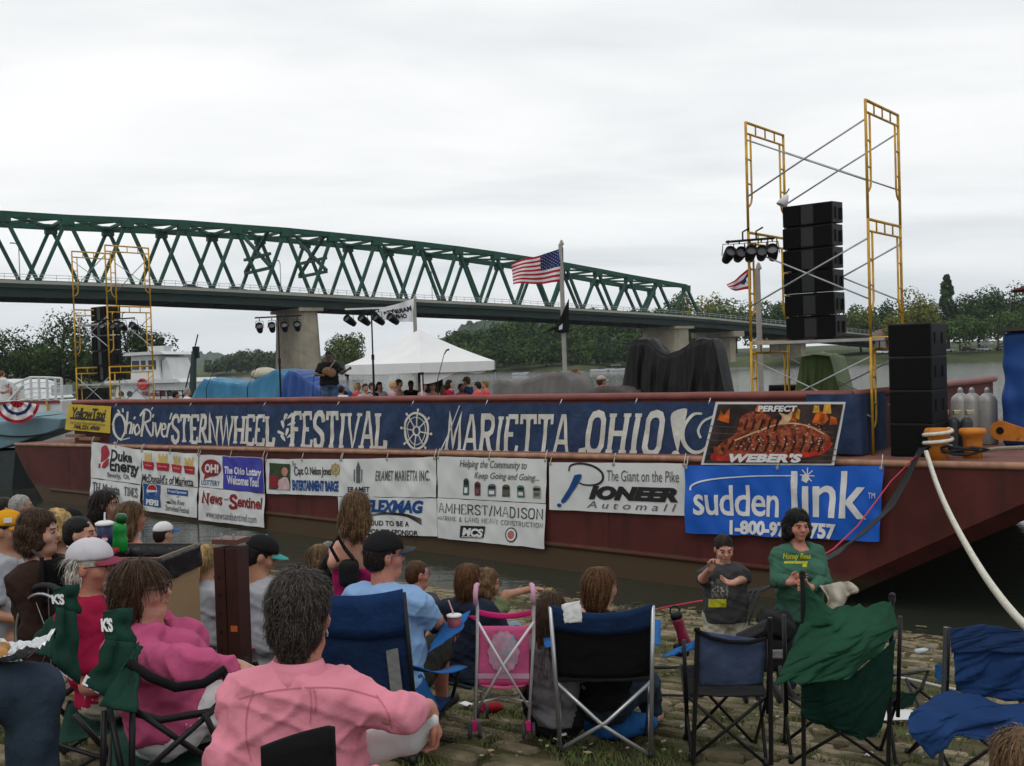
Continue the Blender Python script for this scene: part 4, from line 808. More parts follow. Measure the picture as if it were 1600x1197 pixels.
    for k in range(4):
        a = R(k * 45 + 5); b.line([(1265 + 11 * math.cos(a), 742 + 12 * math.sin(a)), (1265 - 11 * math.cos(a), 742 - 12 * math.sin(a))], 1.5, M_INKW, 'star', 1 + k % 2)
    b.text('TM', (1362, 768, 1373, 777), M_INKW, 0); b.text('1-800-972-5757', (1145, 811, 1310, 834), M_INKW, .05)
    # --- steak poster
    b = Banner('steak_poster', 'white bordered poster of a grilled steak over flames reading Perfect Weber\'s', [(1119, 628), (1322, 628), (1304, 727), (1096, 726)], -.06, mat('poster_white', (.60, .60, .60), .4, 0, .03), .012, 18, 'poster', out=.72)
    def inset(f): return [(1119 + 4 * f, 628 + 3.5 * f), (1322 - 3.5 * f, 628 + 3.5 * f), (1304 - 4 * f, 727 - 3.0 * f), (1096 + 5 * f, 726 - 3.0 * f)]
    b.poly(inset(1), mat('print_dark', (.035, .022, .02), .4, 0, .8, 3), 'print', 1)
    MFI = mat('print_flame', (.50, .10, .012), .4, 0, .8, 6); MYE = mat('print_flame_yellow', (.62, .33, .05), .4, 0, .6, 6); MST = mat('print_steak', (.20, .035, .018), .35, 0, .9, 9, dirt=((.34, .12, .05), 14, .5, .62)); MSH = mat('print_gravy', (.40, .03, .02), .35, 0, .5, 7); MGR = mat('print_char', (.03, .012, .01), .35, 0, .5, 20); MHI = mat('print_shine', (.62, .42, .34), .4, 0, .2, 30); MBO = mat('print_bone', (.55, .36, .2), .4, 0, .3, 12)
    for k in range(6): b.line([(1106, 702 - k * 11 + 18), (1312 - k * 2, 690 - k * 9 + 30)], 1.2, mat('print_bar', (.08, .07, .065), .4, 0, .3), 'print', 2)
    for pts in ([(1122, 656), (1128, 640), (1133, 649), (1142, 637), (1141, 661)], [(1181, 641), (1186, 632), (1196, 640), (1192, 650)], [(1233, 655), (1236, 640), (1245, 636), (1249, 650), (1243, 664)], [(1270, 660), (1276, 646), (1290, 641), (1296, 655), (1288, 664)], [(1297, 664), (1299, 650), (1308, 653), (1310, 663)]): b.poly(pts, MFI, 'print', 2)
    for pts in ([(1271, 645), (1274, 633), (1281, 634), (1282, 644)], [(1287, 646), (1289, 632), (1299, 631), (1300, 646)], [(1244, 652), (1248, 638), (1252, 641), (1250, 656)]): b.poly(pts, MYE, 'print', 3)
    steak = spline([(1116, 704), (1132, 690), (1152, 676), (1160, 652), (1178, 643), (1198, 646), (1214, 655), (1236, 656), (1262, 662), (1286, 672), (1299, 685), (1296, 697), (1278, 707), (1240, 712), (1190, 714), (1148, 716), (1122, 714), (1116, 704)], 4)
    b.poly(spline([(1112, 712), (1130, 700), (1180, 702), (1240, 700), (1298, 690), (1296, 702), (1276, 712), (1220, 718), (1150, 720), (1116, 719), (1112, 712)], 4), MSH, 'print', 3); b.poly([(x, y - 4 if y > 700 else y) for x, y in steak], MST, 'print', 4)
    b.poly(spline([(1218, 662), (1224, 652), (1219, 644), (1232, 648), (1240, 642), (1238, 654), (1230, 662), (1218, 662)], 3), MBO, 'print', 6); b.line(spline([(1150, 688), (1180, 676), (1222, 662), (1260, 664), (1290, 678)], 5), 2.2, MBO, 'print', 5)
    rr = random.Random(5)
    for k in range(11):
        x = 1140 + k * 14; b.line([(x, 706 - max(0, 4 - k) * 1), (x + 7, 690), (x + 5, 680 if k > 1 else 690)], 3.4, MGR, 'print', 5)
    for k in range(5): b.line([(1165 + k * 12, 672), (1170 + k * 12, 655)], 3.4, MGR, 'print', 5)
    for k in range(90):
        x = rr.uniform(1135, 1290); y = rr.uniform(662, 704)
        if y < 700 - (x - 1130) * .25 and x < 1165: continue
        w = rr.uniform(.5, 1.7); b.poly([(x - w, y), (x, y - w * .8), (x + w * 1.3, y + .2), (x, y + w * .7)], MHI, 'print', 6)
    b.text('PERFECT', (1188, 633.5, 1248, 643), M_INKW, .05, 0, 1.05, 7); b.text("WEBER'S", (1142, 708, 1257, 722), M_INKW, .06, .15, 1.05, 7)
banners()
# navy cover hanging over the right end of the coaming
def cover_end():
    o = empty('coaming_cover', B(-.2, 0, 2.3), BANG, 'dark navy cloth hanging over the right corner of the coaming', 'cover')
    m = MB(); m.grid(30, 16, lambda a, b: ((-.75 + .85 * min(a * 1.6, 1)) + (.05 if a > .625 else 0), (-.09 - .03 * nz(a * 9, b * 3)) if a < .625 else -.09 + (a - .625) * 3.2, zrim(0) - 2.28 - b * .98 + .0))
    m.build('cloth', M_NAVY, o, True)
cover_end()
# ================================================================== soft shapes: blended volumes meshed with surface nets
class Vol:
    """smoothly blended tapered limbs / ellipsoids / boxes; mesh() returns verts, quads"""
    def __init__(self, k=.03): self.p = []; self.k = k
    def cap(self, a, b, ra, rb=None, k=None, flat=0): self.p.append(('c', np.array(a, float), np.array(b, float), ra, ra if rb is None else rb, k, flat)); return self
    def ell(self, c, r, M=None, k=None): self.p.append(('e', np.array(c, float), np.array(r, float), None if M is None else np.array(M, float), 0, k, 0)); return self
    def box(self, c, r, rad=.03, M=None, k=None): self.p.append(('b', np.array(c, float), np.array(r, float), None if M is None else np.array(M, float), rad, k, 0)); return self
    def sub(self, c, r, M=None, k=.01): self.p.append(('s', np.array(c, float), np.array(r, float), None if M is None else np.array(M, float), 0, k, 0)); return self
    def cut(self, p, n): self.p.append(('x', np.array(p, float), np.array(n, float), None, 0, 0, 0)); return self
    def mesh(self, h):
        lo = np.full(3, 1e9); hi = -lo; bbs = []
        for q in self.p:
            if q[0] == 'c': r = max(q[3], q[4]); a = np.minimum(q[1], q[2]) - r; b = np.maximum(q[1], q[2]) + r
            elif q[0] in 'eb':
                r = q[2] if q[3] is None else np.abs(q[3]) @ q[2]
                if q[0] == 'b': r = r + q[4]
                a = q[1] - r; b = q[1] + r
            else: bbs.append(None); continue
            bbs.append((a, b)); lo = np.minimum(lo, a); hi = np.maximum(hi, b)
        lo -= 3 * h; hi += 3 * h; n = np.ceil((hi - lo) / h).astype(int) + 1
        ax = [lo[i] + h * np.arange(n[i]) for i in range(3)]
        f = np.full(n, .5, np.float32)
        for q, bb in zip(self.p, bbs):
            k = self.k if q[5] is None else q[5]
            if bb is None:
                if q[0] == 'x': i0 = [0, 0, 0]; i1 = list(n)
                else:
                    r = max(q[2]) + k + 2 * h; i0 = np.maximum(((q[1] - r - lo) / h).astype(int), 0); i1 = np.minimum(((q[1] + r - lo) / h).astype(int) + 2, n)
            else:
                m = k + 2.5 * h; i0 = np.maximum(np.floor((bb[0] - m - lo) / h).astype(int), 0); i1 = np.minimum(np.ceil((bb[1] + m - lo) / h).astype(int) + 1, n)
            if any(i1[i] <= i0[i] for i in range(3)): continue
            X = ax[0][i0[0]:i1[0]][:, None, None]; Y = ax[1][i0[1]:i1[1]][None, :, None]; Z = ax[2][i0[2]:i1[2]][None, None, :]
            sl = (slice(i0[0], i1[0]), slice(i0[1], i1[1]), slice(i0[2], i1[2]))
            x = X - q[1][0]; y = Y - q[1][1]; z = Z - q[1][2]
            if q[0] == 'c':
                d = q[2] - q[1]; L2 = d @ d + 1e-12
                t0 = (x * d[0] + y * d[1] + z * d[2]) / L2; t = np.clip(t0, 0, 1)
                dd = np.sqrt((x - t * d[0]) ** 2 + (y - t * d[1]) ** 2 + (z - t * d[2]) ** 2) - (q[3] + (q[4] - q[3]) * t)
                if q[6]: dd = np.maximum(dd, (t0 - 1) * math.sqrt(L2))
            elif q[0] in 'es':
                if q[3] is not None: M = q[3]; x, y, z = M[0, 0] * x + M[1, 0] * y + M[2, 0] * z, M[0, 1] * x + M[1, 1] * y + M[2, 1] * z, M[0, 2] * x + M[1, 2] * y + M[2, 2] * z
                r = q[2]; k0 = np.sqrt((x / r[0]) ** 2 + (y / r[1]) ** 2 + (z / r[2]) ** 2); k1 = np.sqrt((x / r[0] ** 2) ** 2 + (y / r[1] ** 2) ** 2 + (z / r[2] ** 2) ** 2) + 1e-9
                dd = np.where(k0 < 1e-4, -min(r), k0 * (k0 - 1) / k1)
            elif q[0] == 'b':
                if q[3] is not None: M = q[3]; x, y, z = M[0, 0] * x + M[1, 0] * y + M[2, 0] * z, M[0, 1] * x + M[1, 1] * y + M[2, 1] * z, M[0, 2] * x + M[1, 2] * y + M[2, 2] * z
                rx, ry, rz = q[2]; qx = np.abs(x) - rx; qy = np.abs(y) - ry; qz = np.abs(z) - rz
                dd = np.sqrt(np.maximum(qx, 0) ** 2 + np.maximum(qy, 0) ** 2 + np.maximum(qz, 0) ** 2) + np.minimum(np.maximum(qx, np.maximum(qy, qz)), 0) - q[4]
            else: dd = (x * q[2][0] + y * q[2][1] + z * q[2][2])
            g = f[sl]
            if q[0] == 's': w = np.maximum(k - np.abs(g + dd), 0) / k; f[sl] = np.maximum(g, -dd) + w * w * k * .25
            elif q[0] == 'x': f[sl] = np.maximum(g, dd)
            elif k > 0: w = np.maximum(k - np.abs(g - dd), 0) / k; f[sl] = np.minimum(g, dd) - w * w * k * .25
            else: f[sl] = np.minimum(g, dd)
        # surface nets
        s = f < 0
        cs = s[:-1, :-1, :-1].astype(np.int8); cnt = np.zeros_like(cs, np.int8)
        for dx in (0, 1):
            for dy in (0, 1):
                for dz in (0, 1): cnt = cnt + s[dx:n[0] - 1 + dx, dy:n[1] - 1 + dy, dz:n[2] - 1 + dz]
        act = (cnt > 0) & (cnt < 8); idx = np.argwhere(act)
        if len(idx) == 0: return np.zeros((0, 3)), []
        vid = np.full(act.shape, -1, np.int64); vid[act] = np.arange(len(idx))
        acc = np.zeros((len(idx), 3)); wn = np.zeros(len(idx))
        C = {}
        for c in range(8): o = np.array([c & 1, (c >> 1) & 1, (c >> 2) & 1]); C[c] = (o, f[idx[:, 0] + o[0], idx[:, 1] + o[1], idx[:, 2] + o[2]].astype(float))
        for a, b in ((0, 1), (2, 3), (4, 5), (6, 7), (0, 2), (1, 3), (4, 6), (5, 7), (0, 4), (1, 5), (2, 6), (3, 7)):
            fa, fb = C[a][1], C[b][1]; m = (fa < 0) != (fb < 0); t = np.where(m, fa / np.where(m, fa - fb, 1), 0)
            acc += np.where(m[:, None], C[a][0] + t[:, None] * (C[b][0] - C[a][0]), 0); wn += m
        V = lo + h * (idx + acc / wn[:, None])
        Q = []
        for axn in range(3):
            sh = [slice(None)] * 3; sh2 = [slice(None)] * 3; sh[axn] = slice(0, -1); sh2[axn] = slice(1, None)
            a = s[tuple(sh)]; b = s[tuple(sh2)]; e = np.argwhere(a != b)
            o1, o2 = [(1, 2), (2, 0), (0, 1)][axn]
            ok = (e[:, o1] > 0) & (e[:, o2] > 0) & (e[:, o1] < n[o1] - 1) & (e[:, o2] < n[o2] - 1); e = e[ok]
            inside = a[e[:, 0], e[:, 1], e[:, 2]]
            def vv(d1, d2): g = e.copy(); g[:, o1] -= d1; g[:, o2] -= d2; return vid[g[:, 0], g[:, 1], g[:, 2]]
            q = np.stack([vv(1, 1), vv(0, 1), vv(0, 0), vv(1, 0)], 1); q[~inside] = q[~inside][:, ::-1]; Q.append(q)
        Q = np.concatenate(Q); Q = Q[(Q >= 0).all(1)]
        return V, Q
    def build(self, name, h, m, parent=None, disp=None, org=None, smooth=True, relax=1):
        V, Q = self.mesh(h)
        return np_mesh(name, V, Q, m, parent, disp, org, smooth, relax)
def relax_mesh(V, Q, it=1):
    E = np.concatenate([Q[:, [0, 1]], Q[:, [1, 2]], Q[:, [2, 3]], Q[:, [3, 0]]])
    for _ in range(it):
        acc = np.zeros_like(V); c = np.zeros(len(V)); np.add.at(acc, E[:, 0], V[E[:, 1]]); np.add.at(acc, E[:, 1], V[E[:, 0]]); np.add.at(c, E[:, 0], 1); np.add.at(c, E[:, 1], 1)
        V = V * .5 + .5 * acc / np.maximum(c, 1)[:, None]
    return V
def np_mesh(name, V, Q, m, parent=None, disp=None, org=None, smooth=True, relax=1):
    if len(V) == 0: V = np.zeros((3, 3)); Q = np.array([[0, 1, 2, 2]])
    if relax: V = relax_mesh(V, Q, relax)
    if disp is not None:
        n = vnormals(V, Q); V = V + n * np.array([disp(Vector(p)) for p in V])[:, None]
    if org is not None: V = V - np.array(org)
    me = bpy.data.meshes.new(name); me.vertices.add(len(V)); me.vertices.foreach_set('co', V.astype(np.float32).ravel())
    me.loops.add(len(Q) * 4); me.loops.foreach_set('vertex_index', Q.astype(np.int32).ravel()); me.polygons.add(len(Q)); me.polygons.foreach_set('loop_start', np.arange(0, len(Q) * 4, 4, dtype=np.int32))
    me.update(calc_edges=True)
    return link_mesh(name, me, m, parent, smooth)
def vnormals(V, Q):
    a = V[Q[:, 2]] - V[Q[:, 0]]; b = V[Q[:, 3]] - V[Q[:, 1]]; fn = np.cross(a, b); n = np.zeros_like(V)
    for i in range(4): np.add.at(n, Q[:, i], fn)
    return n / np.maximum(np.linalg.norm(n, axis=1), 1e-9)[:, None]
# ================================================================== ON THE BARGE
M_YEL = mat('scaffold_yellow', (.52, .29, .025), .5, 0.1, .25, 5, dirt=((.22, .12, .05), 7, .56, .72))
M_GALV = mat('galvanised', (.36, .38, .38), .45, .5, .15, 6)
M_BLK = mat('black_satin', (.006, .006, .0065), .6, 0, .15, 8)
M_BLKF = mat('speaker_grille', (.004, .004, .0045), .85, 0, .2, 30, .3, 120, .15)
M_PLANK = mat('scaffold_plank', (.34, .33, .31), .8, 0, .2, 4)
FW, FH = 1.52, 1.935
def scaf_frame(e, x, y, z, z0=None):
    m = MB(); r = .025; zb = z if z0 is None else z0
    for yy, sg in ((y, 1), (y + FW, -1)):
        m.tube([(x, yy, zb), (x, yy, z + FH)], r, 8)
        yi = yy + sg * .17
        m.tube([(x, yi, z + FH - .2), (x, yi, z + .62), (x, yi - sg * .03, z + .52), (x, yi - sg * .1, z + .46), (x, yy, z + .44)], r * .75, 7)
        for zz in (.85, 1.28): m.tube([(x, yy, z + zz), (x, yi, z + zz)], r * .7, 6)
    m.tube([(x, y, z + FH - .01), (x, y + FW, z + FH - .01)], r, 8); m.tube([(x, y, z + FH - .2), (x, y + FW, z + FH - .2)], r * .8, 8)
    for k in (1, 2, 3): m.tube([(x, y + FW * k / 4, z + FH - .2), (x, y + FW * k / 4, z + FH)], r * .6, 6)
    m.build('frame', M_YEL, e, True)
def braces(e, x0, x1, y, z):
    for a, b in ((.62, 1.62), (1.62, .62)):
        MB().tube([(x0, y, z + a), ((x0 + x1) / 2, y + .02 * (1 if a > b else -1), z + (a + b) / 2), (x1, y, z + b)], .015, 6).build('cross_brace', M_GALV, e, True)
def scaffold(label, s0, s1, t0, base0, base1):
    e = empty('scaffold_tower', B(s0, t0, 2.3), BANG, label, 'scaffold', 'yellow scaffold towers'); L = s1 - s0
    for lv in range(3):
        for x, zb in ((0, base0), (L, base1)):
            zz = lv * FH; scaf_frame(e, x, 0, zz + .04, max(zb - 2.3, 0) if lv == 0 and zb > 2.5 else None)
        for y in (0, FW): braces(e, 0, L, y, lv * FH + .04)
    for x in (0, L):
        for y in (0, FW): MB().box((x, y, .0), (.15, .15, .012)).build('base_plate', M_GALV, e)
    return e
def SB(px, t): return bst(PB(px, 600, t))[0]
sR = SB(1362, .25); scR = scaffold('tall yellow scaffold tower around the big black speaker column at right', sR - 2.13, sR, .25, 2.3, 2.33)
sL = SB(120, .5); scL = scaffold('smaller looking yellow scaffold tower at the left end of the barge', sL, sL + 2.13, .5, 2.3, 2.3)
# planks
def planks(e, x0, x1, y0, z, n=5, th=.05):
    for k in range(n): MB().box(((x0 + x1) / 2 + .03 * (k % 2), y0 + .16 + k * .29, z), (x1 - x0, .27, th)).build('plank', M_PLANK, e)
planks(scR, -.05, 2.35, 0, 1.94); planks(scL, -.1, 2.25, 0, 1.30 + .1); planks(scL, .15, 1.7, .0, 3.36, 2)
# speaker columns of stacked cabinets
def line_array(label, s0, t0, z0, w, n, ch, dep, loc_lean=0.0, face=-1):
    e = empty('speaker_column', B(s0, t0, z0), BANG, label, 'speaker', 'stacked black stage speakers')
    for k in range(n):
        z = k * ch; off = .02 * (n / 2 - k) ** 2 / n * 2 - .0; c = MB()
        c.prism([(0, off, z + .012), (w, off, z + .012), (w * .96, off + dep, z + .05), (w * .04, off + dep, z + .05)], (0, 0, ch - .03)); cab = c.build('cabinet', M_BLK, e, bevel=.012)
        for x0, x1, bul in ((.02, w * .36, .0), (w * .64, w - .02, .0)):
            MB().box(((x0 + x1) / 2, off - .012, z + ch / 2), (x1 - x0, .02, ch - .06)).build('grille', M_BLKF, cab)
        m = MB(); m.prism([(w * .38, off - .004, z + .04), (w * .44, off + .07, z + .04), (w * .56, off + .07, z + .04), (w * .62, off - .004, z + .04)], (0, 0, ch - .08)); m.build('horn', mat('horn_grey', (.022, .022, .024), .45, 0, 0), cab)
        for q in (.28, .72): MB().box((w * .995, off + dep * q, z + ch / 2), (.035, .05, ch * .5)).build('rigging', M_BLK, cab)
        MB().box((w / 2, off + dep / 2, z + .002), (w * .9, dep * .8, .02)).build('rigging', M_BLK, cab)
    return e
aS0 = SB(1228, .7); line_array('tall black speaker column of six cabinets standing on the right scaffold platform', aS0, .7, 4.29, SB(1306, .7) - aS0, 6, .395, .55)
aL0 = SB(146, 1.2); line_array('black speaker column standing inside the left yellow scaffold', aL0, 1.2, 3.82, .95, 5, .50, .55)
def subs(label, s0, t0, z0, w, n, ch, dep):
    e = empty('subwoofer_stack', B(s0, t0, z0), BANG, label, 'speaker', 'stacked black stage speakers')
    for k in range(n):
        c = MB(); c.box((w / 2, dep / 2, k * ch + ch / 2), (w, dep, ch - .012)); cab = c.build('cabinet', M_BLK, e, bevel=.015)
        MB().box((w / 2, -.008, k * ch + ch / 2), (w * .92, .02, ch * .9)).build('grille', M_BLKF, cab)
        for q in (.2, .68): MB().box((w + .0005, dep * q, k * ch + ch * .55), (.02, .05, ch * .34)).build('handle', mat('recess_black', (.002, .002, .002), .9, 0, 0), cab)
        MB().box((w / 2, dep / 2, k * ch + ch - .004), (w * .96, dep * .96, .01)).build('edge_strip', mat('worn_edge_grey', (.06, .06, .06)), cab)
    return e
su = SB(1389, .1); subs('stack of black subwoofer boxes on the deck right of the scaffold', su, .1, 2.345, SB(1457, .1) - su, 4, .53, .75)
sl = SB(118, 2.6); subs('black subwoofer boxes under the platform of the left scaffold', sl, 2.6, 2.3, 1.3, 2, .62, .7)
# stage lamps
M_LAMPW = mat('lamp_face', (.09, .09, .1), .3, 0, .1)
def par_can(e, p, yaw, pitch):
    M = Matrix.Rotation(yaw, 3, 'Z') @ Matrix.Rotation(pitch, 3, 'X')
    c = MB(); c.lathe([(.03, -.2), (.075, -.17), (.095, -.02), (.105, .14), (.105, .16), (.09, .16), (.09, .06)], 14, p, M); can = c.build('lamp', M_BLK, e, True)
    MB().lathe([(.088, .09), (.085, .105)], 14, p, M).build('lens', M_LAMPW, can)
    y = MB(); q = Vector(p); s = M @ Vector((.12, 0, 0)); top = q + Vector((0, 0, .2)); y.tube([q - s, top - s * .8, top + s * .8, q + s], .009, 5); y.tube([top, top + Vector((0, 0, .07))], .014, 5); y.build('yoke', M_BLK, can)
def light_stand(label, base, h, half, yaw, n=4, pm=M_BLK, flip=1):
    e = empty('light_stand', base, yaw, label, 'stage light', 'stage light stands'); m = MB(); m.tube([(0, 0, .2), (0, 0, h * .62)], .028, 8); m.tube([(0, 0, h * .62), (0, 0, h)], .02, 8); m.tube([(0, 0, h * .6), (0, 0, h * .64)], .04, 8)
    m.build('pole', M_BLK, e)
    for k in range(3):
        a = 2.1 * k + .4; MB().tube([(0, 0, .75), (.55 * math.cos(a), .55 * math.sin(a), .02)], .014, 6).build('leg', M_BLK, e)
    b = MB(); b.box((0, 0, h), (half * 2, .05, .04)); b.build('crossbar', pm, e)
    for k in range(n): par_can(e, (-half * .82 + half * 1.64 * k / (n - 1), 0, h - .3), flip * .5, R(62))
    return e
def stage_pt(px, t): p = PB(px, 600, t); p.z = 2.24; return p
def zat(px, py, p): r = ray(px, py); k = (p - EYE).dot(_F); return (EYE + r * k).z
p = stage_pt(438, 1.6); light_stand('left black light stand with four lamps above the blue tarp', p, zat(438, 495, p) - p.z, .75, BANG * .5, 4)
p = stage_pt(584, 1.4); light_stand('black light stand with four lamps and a pale bar beside the white tent', p, zat(584, 482, p) - p.z, .68, -.1, 4, M_INKW, -1)
def scaf_lights(label, sc, c, half, n, drops=0.0):
    e = empty('lamp_bar', c, BANG * .4, label, 'stage light', 'stage light stands'); MB().tube([(-half, 0, 0), (half, 0, .02)], .022, 8).build('crossbar', M_BLK, e)
    for k in range(n): par_can(e, (-half * .9 + half * 1.8 * k / (n - 1), .05 * (k % 2), -.24), .4 - .1 * k, R(65 + 8 * (k % 2)))
    for x in (-.3, .25): MB().tube([(x * half, .0, 0), (x * half, .02, .16), (x * half + .12, 0, .22)], .016, 6).build('clamp', M_BLK, e)
    return e
scaf_lights('cluster of black lamps on the outer side of the right scaffold', scR, PB(1172, 376, .2), .42, 5)
scaf_lights('row of black lamps under the upper planks of the left scaffold', scL, PB(184, 499, .45), .62, 4)
e = empty('flood_lamp', PB(1226, 312, 1.4), 0, 'small white flood lamp clamped to the right scaffold beside the speaker column', 'lamp'); m = MB(); m.lathe([(.03, .1), (.06, .04), (.11, -.12), (.10, -.12), (.05, .03)], 12, (0, 0, 0), Matrix.Rotation(R(28), 3, 'Y')); m.build('shade', M_INKW, e, True); MB().tube([(.02, 0, .1), (.09, 0, .2)], .012, 6).build('clamp', M_BLK, e)
# mics
def mic(px, py_top, t, label, lean=.18):
    b = stage_pt(px, t); z = zat(px, py_top, b) - b.z; e = empty('microphone_stand', b, 0, label, 'microphone', 'microphone stands on the stage')
    m = MB(); m.tube([(0, 0, 0), (0, 0, z * .68)], .013, 7); m.lathe([(.14, 0), (.13, .015), (.02, .03)], 14); m.build('stand', M_BLK, e)
    MB().tube([(0, 0, z * .68), (lean, 0, z * .97)], .009, 6).build('boom', M_BLK, e); MB().tube([(lean, 0, z * .96), (lean + .05, -.03, z), (lean + .11, -.05, z + .02)], .02, 8, rads=[.012, .018, .026]).build('microphone', M_BLK, e); return e
mic(322, 574, 1.0, 'microphone on a boom stand in front of the left part of the blue tarp', .25); mic(386, 572, 1.0, 'microphone on a boom stand in the middle of the blue tarp', .28); mic(488, 585, 1.2, 'microphone stand just left of the guitar player', .05); mic(684, 548, 1.0, 'microphone on a tall boom stand in front of the white tent', .18); mic(500, 600, .7, 'low microphone stand at the right foot of the blue tarp', .02)
# keyboard stool
e = empty('folding_stool', stage_pt(467, .8), .3, 'small yellow topped folding stool in front of the blue tarp', 'stool'); m = MB(); m.tube([(-.2, 0, 0), (.12, 0, .92)], .015, 6); m.build('leg', M_YEL, e); MB().tube([(.2, 0, 0), (-.12, 0, .92)], .015, 6).build('leg', M_YEL, e); MB().box((0, 0, .95), (.5, .3, .05)).build('seat', M_YEL, e)
# tarps draped over gear
def tpt(px, py, t): p = PB(px, py, t); return (p.x, p.y, p.z)
M_TBLUE = mat('tarp_blue', (.018, .12, .27), .45, 0, .25, 1.5, .25, 14); M_TTEAL = mat('tarp_teal', (.02, .15, .27), .45, 0, .25, 1.5, .25, 14); M_TBLK = mat('tarp_black', (.006, .006, .0065), .5, 0, .3, 3, .5, 7, .22); M_TGRY = mat('tarp_grey', (.13, .12, .115), .6, 0, .2, 2, .3, 12); M_TGRN = mat('tarp_green', (.085, .13, .035), .5, 0, .15, 2, .3, 12); M_TBRN = mat('tarp_brown', (.075, .06, .055), .6, 0, .2, 2, .3, 12); M_TDK = mat('tarp_strong_blue', (.015, .06, .23), .45, 0, .2, 1.5, .25, 14)
def tarp2(name, label, prof, t0, dep, m, fold=.07, fs=9.0, seed=0, flare=.35, nu=70):
    """one cloth thrown over gear: front skirt, ridge line seen in the photo, back skirt"""
    xa, xb = prof[0][0], prof[-1][0]; org = PB((xa + xb) / 2, 620, t0); org.z = 2.25
    def fn(a, b):
        px = xa + (xb - xa) * a; yt = interp(prof, px) + 1.2 * nz(px * .13, seed); top = PB(px, yt, t0 + .15)
        w = abs(b * 2 - 1); up = 1 - w; side = min(1, min(a, 1 - a) * 9)
        k = max(0, (w - .28) / .72); z = top.z + (2.22 - top.z) * k ** 1.15
        t = t0 + .15 + (dep if b > .5 else 0) * min(1, (1 - w) * 0 + 1) if b > .5 else t0 + .15
        if w < .28: t = t0 + .15 + dep * ((b - .36) / .28); z = top.z - .06 * (2 * abs(b - .5) / .28) ** 2 + .05 * nz(a * 12, b * 7, seed)
        sg = -1 if b < .5 else 1; f_ = (1 - abs(nz(a * fs + .35 * math.sin(z * 2 + seed), seed, z * .25)) * 2.4) * .9 + .6 * nz(a * fs * 2.2 + z * .6, seed + 4, z * .6) + .5 * nz(a * 6 + z * 1.6, z * 1.9, seed)
        t += sg * k * (flare * k + fold * f_); p = PB(px, 600, t0); s = bst(p)[0] + .08 * flare * k * (2 * a - 1) + fold * .5 * k * nz(a * 7, z, seed + 9); q = B(s, t, z); return q
    mb = MB(org); mb.grid(nu, 34, fn); o = mb.build(name, m, None, True); o.location = org; return tag(o, label, 'tarp')
tarp2('blue_tarp', 'teal blue tarp draped over equipment at the left of the stage', [(290, 627), (302, 603), (313, 591), (340, 597), (378, 600), (402, 588), (424, 577), (442, 590)], 2.2, 1.1, M_TTEAL, .24, 7, 1)
tarp2('blue_tarp', 'deeper blue tarp right behind the left light stand', [(434, 592), (446, 578), (456, 581), (470, 592), (485, 603), (498, 612), (507, 627)], 2.0, 1.0, M_TDK, .22, 6, 4)
e = tag(Vol(.05).ell(tpt(414, 585, 2.9), (.42, .42, .22)).build('drum_cover', .05, mat('cream_cover', (.42, .39, .30)), None, None, tpt(414, 585, 2.9)), 'pale rounded drum cover on top of the blue tarp', 'cover'); e.location = tpt(414, 585, 2.9)
tarp2('grey_tarp', 'grey tarp over low gear between the tent and the flagpole', [(764, 594), (772, 592), (800, 597), (830, 588), (850, 581), (872, 580), (884, 592), (892, 618)], 1.0, .8, M_TGRY, .17, 9, 2, .25)
tarp2('black_tarp', 'large black tarp with hanging folds over two tall stacks of gear', [(964, 612), (972, 570), (980, 534), (992, 529), (1008, 529), (1022, 545), (1036, 553), (1056, 546), (1078, 532), (1092, 527), (1108, 530), (1114, 545), (1120, 580), (1126, 616)], 1.1, .4, M_TBLK, .26, 15, 1, .3, 150)
tarp2('green_tarp', 'olive green tarp over a case under the right scaffold platform', [(1236, 612), (1243, 580), (1248, 556), (1270, 552), (1292, 555), (1298, 580), (1306, 612)], 1.5, .7, M_TGRN, .15, 7, 3, .2, 60)
tarp2('brown_tarp', 'crumpled dark brown tarp lying beside the two people in red', [(900, 618), (915, 608), (935, 602), (960, 603), (975, 610), (988, 618)], .5, .5, M_TBRN, .15, 9, 6, .2, 50)
e = empty('monitor_speaker', stage_pt(1208, 1.9), BANG, 'black monitor speaker in the shade under the right platform', 'speaker'); MB().box((.3, .3, .9), (.8, .6, .62)).build('cabinet', M_BLK, e, bevel=.02); MB().box((.3, -.01, .9), (.7, .03, .5)).build('grille', M_BLKF, e); MB().box((.3, .3, .3), (.7, .5, .55)).build('case', M_BLK, e, bevel=.01)
